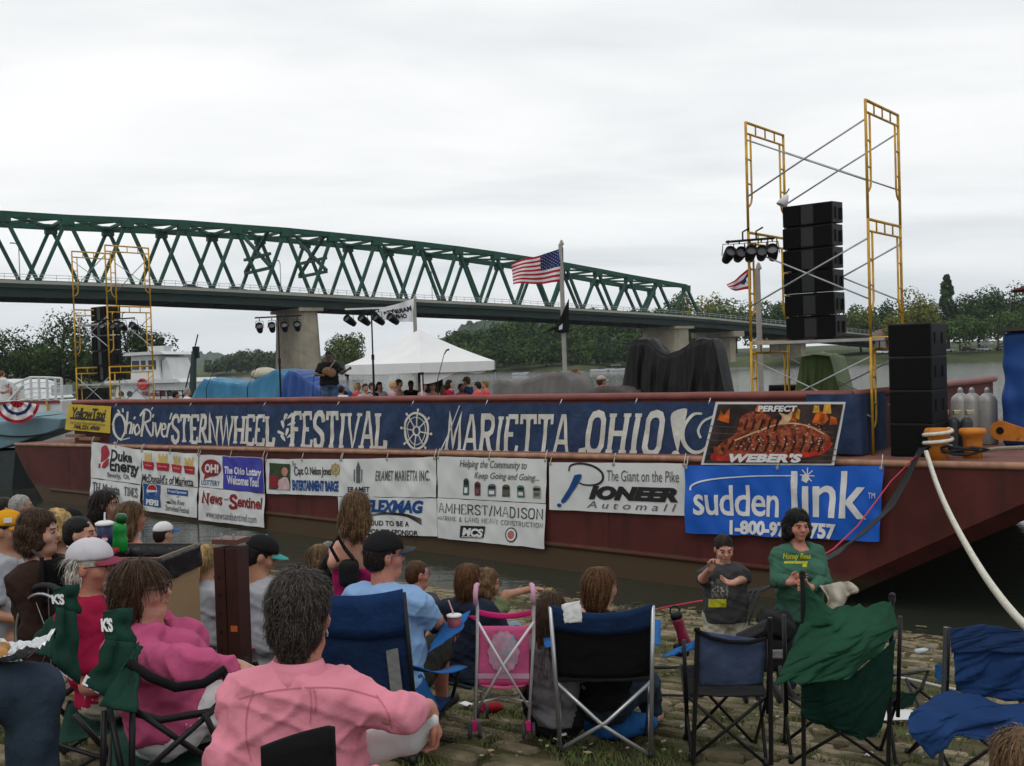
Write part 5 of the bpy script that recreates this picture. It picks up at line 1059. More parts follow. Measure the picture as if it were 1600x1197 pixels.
# white pop-up tent
def tent():
    c = P(657, 567, 27.0); c.z = 2.25; e = empty('canopy_tent', c, BANG, 'white pop-up canopy tent with peaked roof in the middle of the stage', 'tent'); S = 3.0; ze = zat(656, 567, c) - 2.25; pk = ze + .95
    cor = [(0, 0), (-S, 0), (-S, S), (0, S)]; mW = mat('tent_white', (.72, .72, .72), .7, 0, .03, 2)
    for k in range(4):
        a, b = cor[k], cor[(k + 1) % 4]
        def fn(u_, w_, a=a, b=b):
            x = a[0] + (b[0] - a[0]) * u_; y = a[1] + (b[1] - a[1]) * u_; f = w_; sg = -.12 * math.sin(math.pi * w_) * (.4 + .6 * math.sin(math.pi * u_))
            return (x + (-S / 2 - x) * f, y + (S / 2 - y) * f, ze + (pk - ze) * f + sg)
        MB().grid(12, 10, fn).build('roof_panel', mW, e, True)
        MB().grid(24, 3, lambda u_, w_, a=a, b=b: (a[0] + (b[0] - a[0]) * u_ + (.02 * nz(u_ * 7, k)) * (1 if a[0] == b[0] else 0) * w_, a[1] + (b[1] - a[1]) * u_ + (.02 * nz(u_ * 7, k + 9)) * (0 if a[0] == b[0] else 1) * w_, ze - .26 * w_ - .02 * w_ * math.sin(math.pi * u_))).build('valance', mW, e, True)
        MB().tube([(a[0] * .99, a[1] * .99 + .015, 0), (a[0] * .99, a[1] * .99 + .015, ze - .03)], .022, 6).build('leg', M_INKW if k == 0 else M_GALV, e)
        MB().box((a[0] * .985, a[1] * .985 + .02, ze - .28), (.09, .09, .06)).build('bracket', M_BLK, e)
    MB().grid(14, 6, lambda u_, w_: (-.1, .2 + 2.5 * u_, ze - .26 - w_ * (.28 * (1 - u_) ** 2 + .03 + .05 * math.sin(u_ * 9)))).build('rolled_wall', mW, e, True)
    MB().box((-2.2, 2.6, 1.25), (1.0, .03, .62)).build('back_sheet', M_TBLK, e)
tent()
# flagpoles and flags
M_POLE = mat('weathered_pole', (.30, .28, .25), .8, 0, .15, 3)
def pole(px, y0, d, w, label):
    b = P(px + .3, 620, d); b.z = 2.2; e = empty('flagpole', b, 0, label, 'flagpole', 'flagpoles behind the stage'); h = zat(px, y0, b) - 2.2
    MB().tube([(0, 0, 0), (-.03, 0, h)], w, 8).build('shaft', M_POLE, e); MB().lathe([(w, h - .02), (w * 1.15, h), (w * .6, h + .1), (.005, h + .14)], 8).build('finial', M_POLE, e); return b, h
pole(884, 382, 31.0, .068, 'tall grey flagpole flying the striped flag'); pole(653, 468, 33.0, .06, 'grey flagpole behind the peak of the white tent'); pole(1190, 420, 22.0, .06, 'grey flagpole behind the left legs of the right scaffold')
def flag_surf(c, d, waves=.06, ph=0.0):
    q = [P(x, y, d) for x, y in c]
    def fn(a, b):
        p = q[0] * (1 - a) * (1 - b) + q[1] * a * (1 - b) + q[2] * a * b + q[3] * (1 - a) * b; k = 1 - a
        return p + Vector((0, 1, 0)) * waves * (math.sin(a * 9 + b * 2.5 + ph) * k * 1.6 + .4 * math.sin(a * 17 + b * 4)) + Vector((0, 0, 1)) * waves * .45 * math.sin(a * 7 + ph) * k
    return fn, q[1]
def us_flag():
    fn, org = flag_surf([(799, 412), (880, 387), (881, 440), (802, 446)], 30.9, .10, .6); e = empty('striped_flag', org, 0, 'American flag flying left from the tall flagpole', 'flag'); mr = cloth('flag_red', (.36, .02, .035), .1); mw = cloth('flag_white', (.62, .60, .60), .1); mb_ = cloth('flag_blue', (.02, .03, .11), .1)
    for k in range(13):
        a1 = .555 if k < 7 else 1.0; m = MB(org); m.grid(26, 2, lambda a, b, k=k, a1=a1: fn(a * a1, (k + b) / 13)); m.build('stripe', mw if k % 2 else mr, e, True)
    m = MB(org); m.grid(14, 10, lambda a, b: fn(.555 + .445 * a, b * 7 / 13)); m.build('canton', mb_, e, True)
    st = MB(org)
    for r_ in range(9):
        for c_ in range(11):
            if (r_ + c_) % 2: continue
            a = .555 + .445 * (c_ + 1) / 12; b = (r_ + 1) / 10 * 7 / 13; pts = [fn(a + .011 * math.cos(q * math.pi / 5) * (1 if q % 2 == 0 else .45), b + .018 * math.sin(q * math.pi / 5) * (1 if q % 2 == 0 else .45)) - Vector((0, .015, 0)) for q in range(10)]; st.add(pts, [tuple(range(10))])
    o = st.build('stars', mw, e); o['kind'] = 'stuff'
us_flag()
fn, org = flag_surf([(586, 486), (647, 466), (646, 503), (600, 501)], 32.9, .08); e = empty('white_flag', org, 0, 'white flag with dark lettering reading Marietta Ohio behind the light stand', 'flag'); m = MB(org); m.grid(16, 8, fn); m.build('cloth', cloth('flag_pale', (.62, .63, .65), .1), e, True)
for txt, a0, a1, b0, b1 in (('MARIETTA', .95, .12, .28, .5), ('OHIO', .8, .35, .58, .8)):
    v, f = font_mesh(txt, .05, .2); x1 = max(q[0] for q in v); y1 = max(q[1] for q in v); mm = MB(org); mm.add([fn(a0 + (a1 - a0) * x / x1, b1 + (b0 - b1) * y / y1) - Vector((0, .02, 0)) for x, y in v], f); mm.build('lettering', M_INKK, e)
fn, org = flag_surf([(868, 512), (889, 466), (889, 520), (866, 520)], 30.8, .05, 1); e = empty('black_flag', org, 0, 'black flag hanging folded below the striped flag', 'flag'); m = MB(org); m.grid(10, 8, fn); m.build('cloth', cloth('flag_black', (.012, .012, .014), .1), e, True); m = MB(org); m.grid(4, 4, lambda a, b: fn(.3 + .25 * a, .55 + .25 * b) - Vector((0, .02, 0))); m.build('emblem', M_INKW, e); m = MB(org); m.tube([P(868, 512, 30.8), P(858, 516, 30.7), P(848, 521, 30.7)], .03, 6, rads=[.05, .03, .01]); m.build('tail', cloth('flag_black', 0), e)
fn, org = flag_surf([(1136, 446), (1173, 417), (1174, 452), (1140, 454)], 21.9, .05, 2); e = empty('pennant_flag', org, 0, 'red white and blue pennant flag behind the left legs of the right scaffold', 'flag')
for k, (mm, b0, b1) in enumerate(((cloth('flag_red', 0), .0, .16), (cloth('flag_white', 0), .16, .38), (cloth('flag_red', 0), .38, .58), (cloth('flag_white', 0), .58, .84), (cloth('flag_red', 0), .84, 1.0))):
    m = MB(org); m.grid(12, 2, lambda a, b: fn(a, b0 + (b1 - b0) * b)); m.build('stripe', mm, e, True)
m = MB(org); v3 = [fn(a, b) - Vector((0, .02, 0)) for a, b in ((1, 0), (.62, .45), (.5, .5), (.62, .62), (1, 1), (1, .5))]; m.add(v3, [(0, 1, 5), (1, 2, 3), (1, 3, 5), (3, 4, 5)]); m.build('union', cloth('flag_blue', 0), e); m = MB(org); m.add([fn(.86 + .09 * math.cos(q * .524), .5 + .13 * math.sin(q * .524)) - Vector((0, .03, 0)) for q in range(12)], [tuple(range(12))]); m.build('emblem', cloth('flag_white', 0), e)
# deck gear at the right
def cylinder(px, py0, py1, t, r, m, label, valve=False, group='gas cylinders on the deck'):
    a = PB(px, py1, t); h = PB(px, py0, t).z - a.z; a.z = zdk(bst(a)[0]) + .005; h = PB(px, py0, t).z - a.z; e = empty('gas_cylinder', a, 0, label, 'gas cylinder', group)
    MB().lathe([(r * .95, 0), (r, .02), (r, h - r * .9), (r * .86, h - r * .45), (r * .5, h - r * .12), (r * .3, h)], 18).build('tank', m, e, True)
    MB().lathe([(r * .28, h - .02), (r * .28, h + .06), (.02, h + .1)], 10).build('valve', M_GALV, e)
    if valve: MB().box((.04, -.03, h + .08), (.12, .08, .07)).build('regulator', mat('brass', (.42, .38, .24), .35, .7), e, bevel=.01)
M_CYLS = mat('cylinder_silver', (.38, .37, .35), .5, .3, .15, 3, dirt=((.22, .2, .18), 3, .5, .7)); M_CYLD = mat('cylinder_dark', (.05, .055, .055), .45, .2, .2, 3)
for px, lab in ((1502, 'silver gas cylinder partly behind the subwoofer stack'), (1520, 'silver gas cylinder in the middle of the rear row'), (1544, 'silver gas cylinder next to the blue covered box')): cylinder(px, 614, 690, 2.6, .165, M_CYLS, lab)
for px, lab in ((1472, 'dark gas cylinder nearest the subwoofer stack'), (1491, 'dark gas cylinder with brass regulator in the middle of the front row'), (1511, 'dark gas cylinder at the right of the front row')): cylinder(px, 652, 700, .85, .095, M_CYLD, lab, True)
def bollard(px, py, t, label):
    a = PB(px, py, t); a.z = zdk(bst(a)[0]); e = empty('mooring_bollard', a, 0, label, 'bollard', 'orange bollards'); h = PB(px, py - 30, t).z - a.z; k = h / .3
    MB().lathe([(.14, 0), (.135, .17 * k), (.15, .24 * k), (.195, .27 * k), (.2, .30 * k), (.18, .325 * k), (.02, .33 * k)], 22).build('post', mat('bollard_orange', (.50, .17, .02), .6, 0, .2, 5, .2, 20, dirt=((.2, .09, .04), 6, .55, .7)), e, True)
bollard(1466, 703, -.25, 'orange mooring bollard with the white rope tied to it'); bollard(1520, 703, .1, 'orange mooring bollard right of the roped one')
e = empty('lever_plate', PB(1563, 690, 1.6), BANG, 'orange steel plate with a round hole in front of the blue covered box', 'plate'); m = MB(); pl = [(.0 + .16 * math.cos(a), 0, .18 + .16 * math.sin(a)) for a in np.linspace(R(60), R(270), 12)] + [(.8, 0, .0), (.82, 0, .06)]; m.prism(pl, (0, .08, 0)); m.build('plate', mat('bollard_orange', 0), e); MB().lathe([(.06, 0), (.06, .01)], 14, (0, -.004, .18), Matrix.Rotation(R(90), 3, 'X')).build('hole', M_BLK, e)
def blue_box():
    c = PB(1640, 690, 2.0); e = empty('covered_stall', (c.x, c.y, zdk(2)), BANG, 'square stall wrapped in blue tarp at the right edge of the deck', 'stall'); v = Vol(.05); v.box((0, .6, .95), (.68, .55, .92), .04)
    v.build('tarp', .05, M_TDK, e, lambda q: .035 * (math.sin(q.x * 13 + nz(q.z * 2, q.x) * 3) * .5 + nz(q.x * 3, q.y * 3, q.z * 3) + .5 * nz(q.x * 7, q.y * 7, q.z * 3)))
    MB().box((0, .6, 1.96), (1.6, 1.4, .05)).build('roof', mat('roof_dark', (.05, .045, .04)), e)
blue_box()
e = empty('market_umbrella', P(1668, 548, 18.5), 0, 'dark red umbrella edge and pole at the right side of the picture', 'umbrella'); pz = e.location.z
MB().tube([(-.45, 0, -1.2), (-.45, 0, 1.3)], .018, 8).build('pole', M_GALV, e); MB().lathe([(.95, 1.12), (.9, 1.15), (.5, 1.27), (.05, 1.36)], 10, (-.0, 0, 0)).build('canopy', cloth('umbrella_red', (.10, .02, .02)), e)
# ropes, cables
def rope(name, label, pts, r, m, cat='rope', twist=False, n=7):
    org = Vector(pts[0]); mb = MB(org)
    if twist:
        fine = []
        for i in range(len(pts) - 1):
            for k in range(24): fine.append(Vector(pts[i]).lerp(Vector(pts[i + 1]), k / 24))
        fine.append(Vector(pts[-1])); o = empty(name, org, 0, label, cat)
        for st in range(3):
            q = []
            for i, p_ in enumerate(fine):
                d = (fine[min(i + 1, len(fine) - 1)] - fine[max(i - 1, 0)]).normalized(); x = d.cross(Vector((0, 0, 1))).normalized(); y = x.cross(d); a = i * .55 + st * 2.094; q.append(p_ + (x * math.cos(a) + y * math.sin(a)) * r * .64)
            MB(org).tube(q, r * .47, 7).build('strand', m, o, True)
        return o
    mb.tube(pts, r, n); o = mb.build(name, m, None, True); o.location = org; return tag(o, label, cat)
rp = [PB(1447, 706, -.78)] + [P(x, y, d) for x, y, d in ((1462, 752, 14.0), (1480, 795, 12.6), (1502, 838, 11.2), (1530, 886, 9.9), (1562, 932, 8.8), (1600, 976, 7.9), (1660, 1030, 6.9))]
rpp = [Vector(p_) for p_ in rp]; rpc = [Vector((0, 0, 0))] * 0
xs = spline([(p_.x, p_.y) for p_ in rpp], 3); zs = spline([(p_.z, 0) for p_ in rpp], 3)
rope('mooring_rope', 'thick white twisted rope sagging from the orange bollard to the right edge', [(a[0], a[1], b[0]) for a, b in zip(xs, zs)], .031, mat('rope_white', (.58, .56, .48), .8, 0, .15, 20), 'rope', True)
M_LINE = mat('red_line', (.42, .03, .06), .6, 0, .1)
rope('red_line', 'thin red line running from the barge down past the standing woman to the landing', [PB(1432, 712, -.78), P(1392, 752, 14.2), P(1340, 822, 12.0), P(1302, 858, 11.0), P(1215, 912, 10.2), P(1170, 927, 9.8), P(1090, 940, 9.4), P(1030, 951, 9.0)], .009, M_LINE)
M_CABLE = mat('black_cable', (.012, .014, .016), .6, 0, .1)
for k in range(4):
    rope('power_cable', ('outermost black cable, rightmost of the bundle hanging from the deck edge', 'second black cable from the right in the bundle at the deck edge', 'third black cable from the right in the bundle at the deck edge', 'leftmost black cable of the bundle hanging at the deck edge')[k], [PB(1446 - k * 3, 700, -.6), PB(1434 - k * 2, 716, -.8), P(1420 - k * 4, 748 + 3 * k, 14.5), P(1395 - k * 6, 792 + 4 * k, 13.2), P(1350 - k * 4, 834 + 2 * k, 12), P(1300 + k * 3, 866, 10.8), P(1230, 905 + 2 * k, 10.0), P(1185 - 8 * k, 925, 9.6), P(1165 - 10 * k, 985, 9.3)], .014, M_CABLE, 'cable').__setitem__('group', 'power cables in a bundle')
rope('coiled_cable', 'heap of black cable looped on the deck between the bollards', [PB(x, y, -.35) for x, y in ((1436, 706), (1450, 698), (1470, 702), (1490, 710), (1512, 711), (1545, 702), (1520, 699), (1495, 704), (1475, 707), (1460, 702), (1480, 697), (1500, 700), (1530, 704))], .022, M_CABLE, 'cable')
rope('deck_rope', 'frayed tan rope lying along the deck edge at right', [PB(x, y, .3) for x, y in ((1535, 704), (1560, 701), (1600, 699), (1650, 698))], .03, mat('rope_tan', (.30, .27, .2)), 'rope', True)
rope('knot_rope', 'white rope turns knotted round the roped bollard', [PB(1466, 704, -.25) + Vector((.2 * math.cos(a), .2 * math.sin(a), .06 + .02 * a)) for a in np.linspace(0, 13, 40)], .03, mat('rope_white', 0), 'rope')
for (x, lab) in ((118, 'flat brown timber lying on the deck under the yellow banner'), (140, 'second brown timber on the deck under the yellow banner')): tag(MB().box((0, 0, 0), (.9, .22, .09)).build('deck_timber', mat('timber_brown', (.2, .11, .06)), None), lab, 'timber').matrix_world = Matrix.Translation(PB(x, 681 + (x - 118) * .2, -.3)) @ Matrix.Rotation(BANG, 4, 'Z')
# ================================================================== BOATS
M_BWH = mat('boat_white', (.56, .57, .57), .45, 0, .08, 2); M_BRED = mat('boat_red', (.20, .03, .035), .5, 0, .1); M_BGLS = mat('boat_glass', (.05, .06, .065), .12, 0, 0); M_BTEAL = mat('boat_blue_grey', (.13, .22, .26), .55, 0, .15, 1.5)
def towboat():
    c = P(215, 640, 47.0); c.z = 0; e = empty('towboat', c, -.12, 'white towboat with tall pilothouse moored behind the left scaffold', 'boat'); k = 47 / 1600
    def X(px): return (px - 215) * k
    def Z(py): return 4.05 - (py - 583) * k
    h = MB(); h.prism([(X(150), 0, 0.0), (X(330), 0, 0), (X(345), 0, Z(630)), (X(145), 0, Z(630))], (0, 5, 0)); h.build('hull', M_BWH, e)
    h = MB(); h.prism([(X(168), 0.4, Z(632)), (X(268), .4, Z(632)), (X(272), .4, Z(600)), (X(175), .4, Z(600))], (0, 4, 0)); cab = h.build('cabin', M_BWH, e, bevel=.05)
    h = MB(); h.prism([(X(156), 0.2, Z(600)), (X(285), .2, Z(600)), (X(278), .2, Z(594)), (X(160), .2, Z(594))], (0, 4.4, 0)); h.build('deck_edge', M_BWH, e)
    h = MB(); h.prism([(X(193), .7, Z(595)), (X(243), .7, Z(595)), (X(239), .7, Z(556)), (X(195), .7, Z(556))], (0, 3, 0)); ph = h.build('pilothouse', M_BWH, e, bevel=.04)
    h = MB(); h.prism([(X(186), .4, Z(556)), (X(255), .4, Z(555)), (X(248), .4, Z(550)), (X(192), .4, Z(551))], (0, 3.6, 0)); h.build('roof', M_BWH, e); MB().box((X(225), 1.8, Z(546)), (.8, .8, .3)).build('radar_box', M_BWH, e)
    for x0, x1 in ((197, 208), (212, 219), (224, 236)): MB().box((X((x0 + x1) / 2), .68, Z(571)), ((x1 - x0) * k, .04, 14 * k)).build('window', M_BGLS, ph)
    for x in (182, 196, 250, 262): MB().lathe([(.14, 0), (.14, .04)], 12, (X(x), .42, Z(616)), Matrix.Rotation(R(90), 3, 'X')).build('porthole', M_BGLS, cab)
    v, f = font_mesh('William Marshall', .03, .1); x1 = max(q[0] for q in v); m = MB(); m.add([(X(216) + x / x1 * 40 * k, .36, Z(620) + y * .3) for x, y in v], f); m.build('lettering', M_BRED, e)
    m = MB(); m.lathe([(.22, -.04), (.27, 0), (.22, .04), (.17, 0)], 18, (X(221), .2, Z(601)), Matrix.Rotation(R(90), 3, 'X')); m.build('life_ring', mat('ring_red', (.5, .04, .04)), e)
    r = MB(); 
    for x in range(240, 335, 12): r.tube([(X(x), .1, Z(628)), (X(x), .1, Z(612))], .025, 5)
    r.tube([(X(240), .1, Z(612)), (X(330), .1, Z(614))], .03, 5); r.tube([(X(240), .1, Z(620)), (X(330), .1, Z(621))], .02, 5); r.build('railing', M_BLK, e)
    h = MB(); h.prism([(X(243), .9, Z(566)), (X(250), .9, Z(560)), (X(262), .9, Z(595)), (X(258), .9, Z(598)), (X(243), .9, Z(598))], (0, 2.4, 0)); h.build('stair_fairing', M_BWH, e)
    return e
towboat()
def yacht():
    c = P(40, 650, 40.0); c.z = 0; e = empty('excursion_boat', c, -.18, 'white excursion boat with railed upper deck and red stripe at the left edge', 'boat'); k = 40 / 1600
    def X(px): return (px - 40) * k
    def Z(py): return 4.05 - (py - 588) * k
    h = MB(); h.prism([(X(-80), 0, 0), (X(98), 0, 0), (X(104), 0, Z(628)), (X(-80), 0, Z(632))], (0, 4.5, 0)); h.build('hull', M_BWH, e)
    MB().box((X(10), -.03, Z(629)), (180 * k, .06, 4 * k)).build('stripe', M_BRED, e)
    MB().box((X(72), 1.2, Z(612)), (16 * k, .8, 16 * k)).build('deck_locker', mat('locker_grey', (.33, .36, .37)), e)
    h = MB(); h.prism([(X(-80), .8, Z(626)), (X(24), .8, Z(626)), (X(8), .8, Z(610)), (X(-80), .8, Z(608))], (0, 3, 0)); h.build('cabin', M_BWH, e)
    h = MB(); h.prism([(X(-80), .9, Z(609)), (X(6), .9, Z(609)), (X(-6), .9, Z(598)), (X(-20), .9, Z(594)), (X(-80), .9, Z(592))], (0, 2.6, 0)); h.build('windscreen', M_BWH, e); MB().box((X(-24), .87, Z(602)), (22 * k, .05, 6 * k)).build('window', M_BGLS, e)
    pts = [(20, 600), (50, 590), (78, 591), (103, 593)]
    for (x, y) in pts + [(36, 595), (64, 590), (92, 592)]: MB().tube([(X(x), 0.05, Z(626)), (X(x), .05, Z(y))], .05, 6).build('rail_post', M_BWH, e)
    for dz in (0, 8, 16, 24): MB().tube([(X(x), .05, Z(min(y + dz, 626))) for x, y in pts], .045 if dz == 0 else .015, 6).build('rail', M_BWH, e)
    MB().tube([(X(10), .0, Z(628)), (X(38), .0, Z(602))], .06, 6).build('ladder_rail', M_BWH, e)
    for x in (30, 80): MB().tube([(X(x), -.1, Z(628)), (X(x + 4), -.1, Z(655))], .04, 6).build('mooring_post', M_YEL, e)
    return e
yacht()
def pontoon():
    c = P(40, 690, 36.5); c.z = 0; e = empty('covered_skiff', c, -.1, 'blue grey covered boat with raked bow in front of the excursion boat', 'boat'); k = 36.5 / 1600
    def X(px): return (px - 40) * k
    def Z(py): return 4.05 - (py - 588) * k
    h = MB(); h.prism([(X(-60), 0, Z(706)), (X(0), 0, Z(700)), (X(96), 0, Z(672)), (X(100), 0, Z(656)), (X(60), 0, Z(652)), (X(-60), 0, Z(668))], (0, 2.2, 0)); h.build('hull', M_BTEAL, e, bevel=.05)
    h = MB(); h.prism([(X(-60), .2, Z(667)), (X(60), .2, Z(651)), (X(40), .5, Z(646)), (X(-60), .5, Z(655))], (0, 1.7, 0)); h.build('cover', mat('cover_teal', (.17, .27, .30)), e)
    MB().tube([(X(-20 + 8 * i), -.06, Z(676 + 6 * math.sin(i / 14 * 3.14))) for i in range(15)], .03, 6).build('bow_rope', M_CABLE, e); h = MB(); h.prism([(X(-60), .1, -.2), (X(10), .1, -.2), (X(20), .1, Z(704)), (X(-60), .1, Z(706))], (0, 2, 0)); h.build('keel', mat('keel_dark', (.04, .05, .05)), e)
    return e
pontoon()
def bunting():
    d = 36.0; org = P(30, 640, d); e = empty('bunting', org, 0, 'fan shaped red white and blue bunting hung between the boats at left', 'bunting'); cx, cy = 30, 617
    for k, (r0, r1, mm) in enumerate(((0, 16, 'flag_red'), (16, 26, 'flag_white'), (26, 33, 'flag_blue'), (33, 43, 'flag_white'), (43, 50, 'flag_red'))):
        m = MB(org)
        def fn(a, b, r0=r0, r1=r1):
            th = R(8 + 150 * a); r = r0 + (r1 - r0) * b; x = cx - 4 + r * math.cos(th) * .72; y = cy + 10 + r * math.sin(th) * .72 - a * 3
            return P(x, y, d - .05 * math.sin(a * 26) * (.3 + b * .7))
        m.grid(30, 3, fn); m.build('stripe', cloth(mm, 0), e, True)
    m = MB(org); m.tube([P(-12, 628, d), P(30, 626, d), P(66, 618, d)], .02, 5); m.build('cord', M_INKW, e)
    m = MB(org)
    for k in range(5):
        p = P(14 + k * 9, 652 - abs(k - 2) * 2.5, d - .15); m.add([p + Vector((.06 * math.cos(q * .628) * (1 if q % 2 == 0 else .45), 0, .06 * math.sin(q * .628) * (1 if q % 2 == 0 else .45))) for q in range(10)], [tuple(range(10))])
    o = m.build('stars', cloth('flag_white', 0), e); o['kind'] = 'stuff'
bunting()
def runabout(px, py, d, L, label, cab=False, colr='#c9ccd0'):
    c = P(px, py, d); c.z = 0; e = empty('motor_boat', c, .1, label, 'boat', 'small boats on the river'); h = MB(); h.prism([(-L / 2, 0, .05), (L * .3, 0, .05), (L / 2, 0, .8), (-L / 2, 0, .7)], (0, L * .35, 0)); h.build('hull', mat('runabout_' + colr, colr, .4, 0, .05), e, bevel=.06)
    h = MB(); h.prism([(-L * .1, .3, .75), (L * .22, .3, .75), (L * .1, .3, 1.25), (-L * .06, .3, 1.2)], (0, L * .25, 0)); h.build('windscreen', M_BGLS, e)
    if cab: MB().box((-L * .1, 1, 1.9), (L * .5, 2, .12)).build('canopy', M_BWH, e); [MB().tube([(x, 1, .7), (x, 1, 1.85)], .04, 5).build('canopy_post', M_GALV, e) for x in (-L * .3, L * .1)]
runabout(814, 574, 300, 5.0, 'small white motor boat on the river right of the tent'); runabout(938, 572, 330, 6, 'small pale motor boat left of the black tarp'); runabout(966, 570, 330, 6, 'small covered boat just left of the black tarp', True); runabout(950, 571, 340, 5, 'second pale motor boat between the flagpole and the black tarp', False, '#9aa3a8'); runabout(1505, 590, 60, 2.2, 'small white boat with a blue top behind the silver cylinders', False, '#cfd3d6')
e = empty('small_canopy', P(1540, 531, 322), .2, 'small white canopy among the parked cars on the far right bank', 'tent'); e.location.z = 2.9
MB().lathe([(2.6, 2.2), (2.5, 2.5), (.05, 3.9)], 4).build('roof', mat('tent_white', 0), e); [MB().tube([(x, y, 0), (x, y, 2.3)], .06, 5).build('leg', M_GALV, e) for x in (-1.7, 1.7) for y in (-1.7, 1.7)]
e = empty('bank_house', P(1385, 500, 340), .3, 'small house with reddish roof among the trees right of the scaffold', 'house'); e.location.z = 4.0
MB().box((0, 0, 2.2), (9, 7, 4.4)).build('wall', M_CONCL, e); m = MB(); m.prism([(-5, -4, 4.3), (5, -4, 4.3), (0, -4, 7.2)], (0, 8, 0)); m.build('roof', mat('roof_red', (.14, .06, .05)), e); [MB().box((x, -3.52, 2.4), (1.2, .08, 1.5)).build('window', M_BGLS, e) for x in (-2.6, 0, 2.6)]
e = empty('mast_boom', P(298, 625, 44), 0, 'leaning dark boom with a thin tip beside the left end of the blue tarp', 'boom'); m = MB(); k = 44 / 1600; m.tube([(0, 0, -1), (8 * k, 0, 76 * k)], .12, 6, rads=[.22, .12]); m.build('boom', mat('boom_green', (.03, .05, .045)), e); MB().tube([(8 * k, 0, 76 * k), (15 * k, 0, 102 * k)], .03, 5).build('tip', M_BLK, e); MB().box((11 * k, 0, 74 * k), (.25, .2, .5)).build('head', M_BLK, e); MB().tube([(-12 * k, 0, 2 * k), (6 * k, 0, 66 * k)], .03, 5).build('strut', M_BLK, e)
# ================================================================== PEOPLE
def skin(name, c): return mat('skin_' + name, c, .5, 0, .12, 14, .12, 90, .3, dirt=((c[0] * .98, c[1] * .72, c[2] * .68), 16, .48, .7))
SK_FAIR = skin('fair', (.46, .25, .18)); SK_RED = skin('ruddy', (.44, .20, .14)); SK_TAN = skin('tan', (.36, .19, .12)); SK_DARK = skin('dark', (.09, .045, .028))
def hairm(name, c): return mat('hair_' + name, c, .5, 0, .35, 40, .5, 90, .16, island=.6)
HR = {'brown': hairm('brown', (.055, .03, .017)), 'dark': hairm('dark', (.016, .011, .009)), 'black': hairm('black', (.008, .007, .007)), 'grey': hairm('grey', (.050, .040, .034)), 'white': hairm('white', (.50, .47, .42)), 'blonde': hairm('blonde', (.33, .22, .09)), 'auburn': hairm('auburn', (.10, .045, .018)), 'lightbrown': hairm('lightbrown', (.12, .07, .035)), 'silver': hairm('silver', (.2, .19, .18))}
M_EYEW = mat('eye_white', (.30, .25, .22), .3, 0, 0); M_EYE = mat('eye_dark', (.02, .014, .01), .2, 0, 0); M_LIP = mat('lip', (.36, .12, .10), .5, 0, 0); M_BROW = mat('brow', (.05, .03, .02), .8, 0, 0); M_SHOE = mat('shoe_black', (.015, .015, .017), .5, 0, .1)
def v3(p): return np.array((p.x, p.y, p.z))
def mv(M): return np.array(M)
def hand_into(v, wr, d, nrm, s=1.0, curl=.5, spread=1.0, side=1):
    """palm, four unequal bent fingers and a thumb off the palm's side; d along the forearm, nrm = palm normal"""
    d = d.normalized(); nrm = (nrm - d * nrm.dot(d)).normalized(); x = d.cross(nrm) * side
    pc = wr + d * .045 * s; v.cap(wr - d * .01, wr + d * .02 * s, .024 * s, .026 * s, .015)
    for q in (-.5, .5): v.cap(pc + x * q * .045 * s - d * .02 * s, pc + x * q * .05 * s + d * .03 * s, .016 * s, .014 * s, .014)
    for i, (o, L) in enumerate(((-.034, .066), (-.012, .078), (.011, .074), (.032, .058))):
        a = wr + d * .082 * s + x * o * s * spread; c1 = d * math.cos(curl * .9) + nrm * math.sin(curl * .9); b = a + c1 * L * .52 * s; c2 = d * math.cos(curl * 2.1) + nrm * math.sin(curl * 2.1); c = b + c2 * L * .55 * s
        v.cap(a - d * .02 * s, b, .0095 * s, .0088 * s, .006); v.cap(b, c, .0088 * s, .0075 * s, .004)
    t0 = wr + d * .03 * s - x * .03 * s; t1 = t0 + (d * .55 - x * .6 + nrm * .35).normalized() * .038 * s; t2 = t1 + (d * .9 - x * .1 + nrm * .4).normalized() * .032 * s
    v.cap(t0, t1, .012 * s, .0105 * s, .012); v.cap(t1, t2, .0105 * s, .0085 * s, .004)
def strands(e, V, N, m, rr, n, L, flow, wid=.0035, lift=.006, seg=4, jit=.16, keep=None):
    mb = MB(); idx = rr.choices(range(len(V)), k=n)
    for i in idx:
        p = Vector(V[i]); nn = Vector(N[i])
        if keep and not keep(p): continue
        g = flow(p, nn); g = g - nn * g.dot(nn)
        if g.length < 1e-4: continue
        g.normalize(); g = (g + Vector((rr.gauss(0, jit), rr.gauss(0, jit), rr.gauss(0, jit * .7)))).normalized(); x = g.cross(nn).normalized() * wid * rr.uniform(.5, 1.3); l = L * rr.uniform(.5, 1.25); pts = []
        p = p + nn * lift * (abs(rr.gauss(0, 1.1)) - .3); fly = rr.random() ** 4 * .35
        for k in range(seg + 1):
            t = k / seg; q = p + g * l * t - nn * (l * .9 * t * t * .42) + nn * (.16 * l * t * (1 - t) + fly * l * t) + Vector((0, 0, -1)) * l * .12 * t * t; w = (1 - t * .85); pts += [q - x * w, q + x * w]
        mb.add(pts, [(2 * k, 2 * k + 1, 2 * k + 3, 2 * k + 2) for k in range(seg)])
    o = mb.build('hair_strands', m, e); o['kind'] = 'stuff'; return o
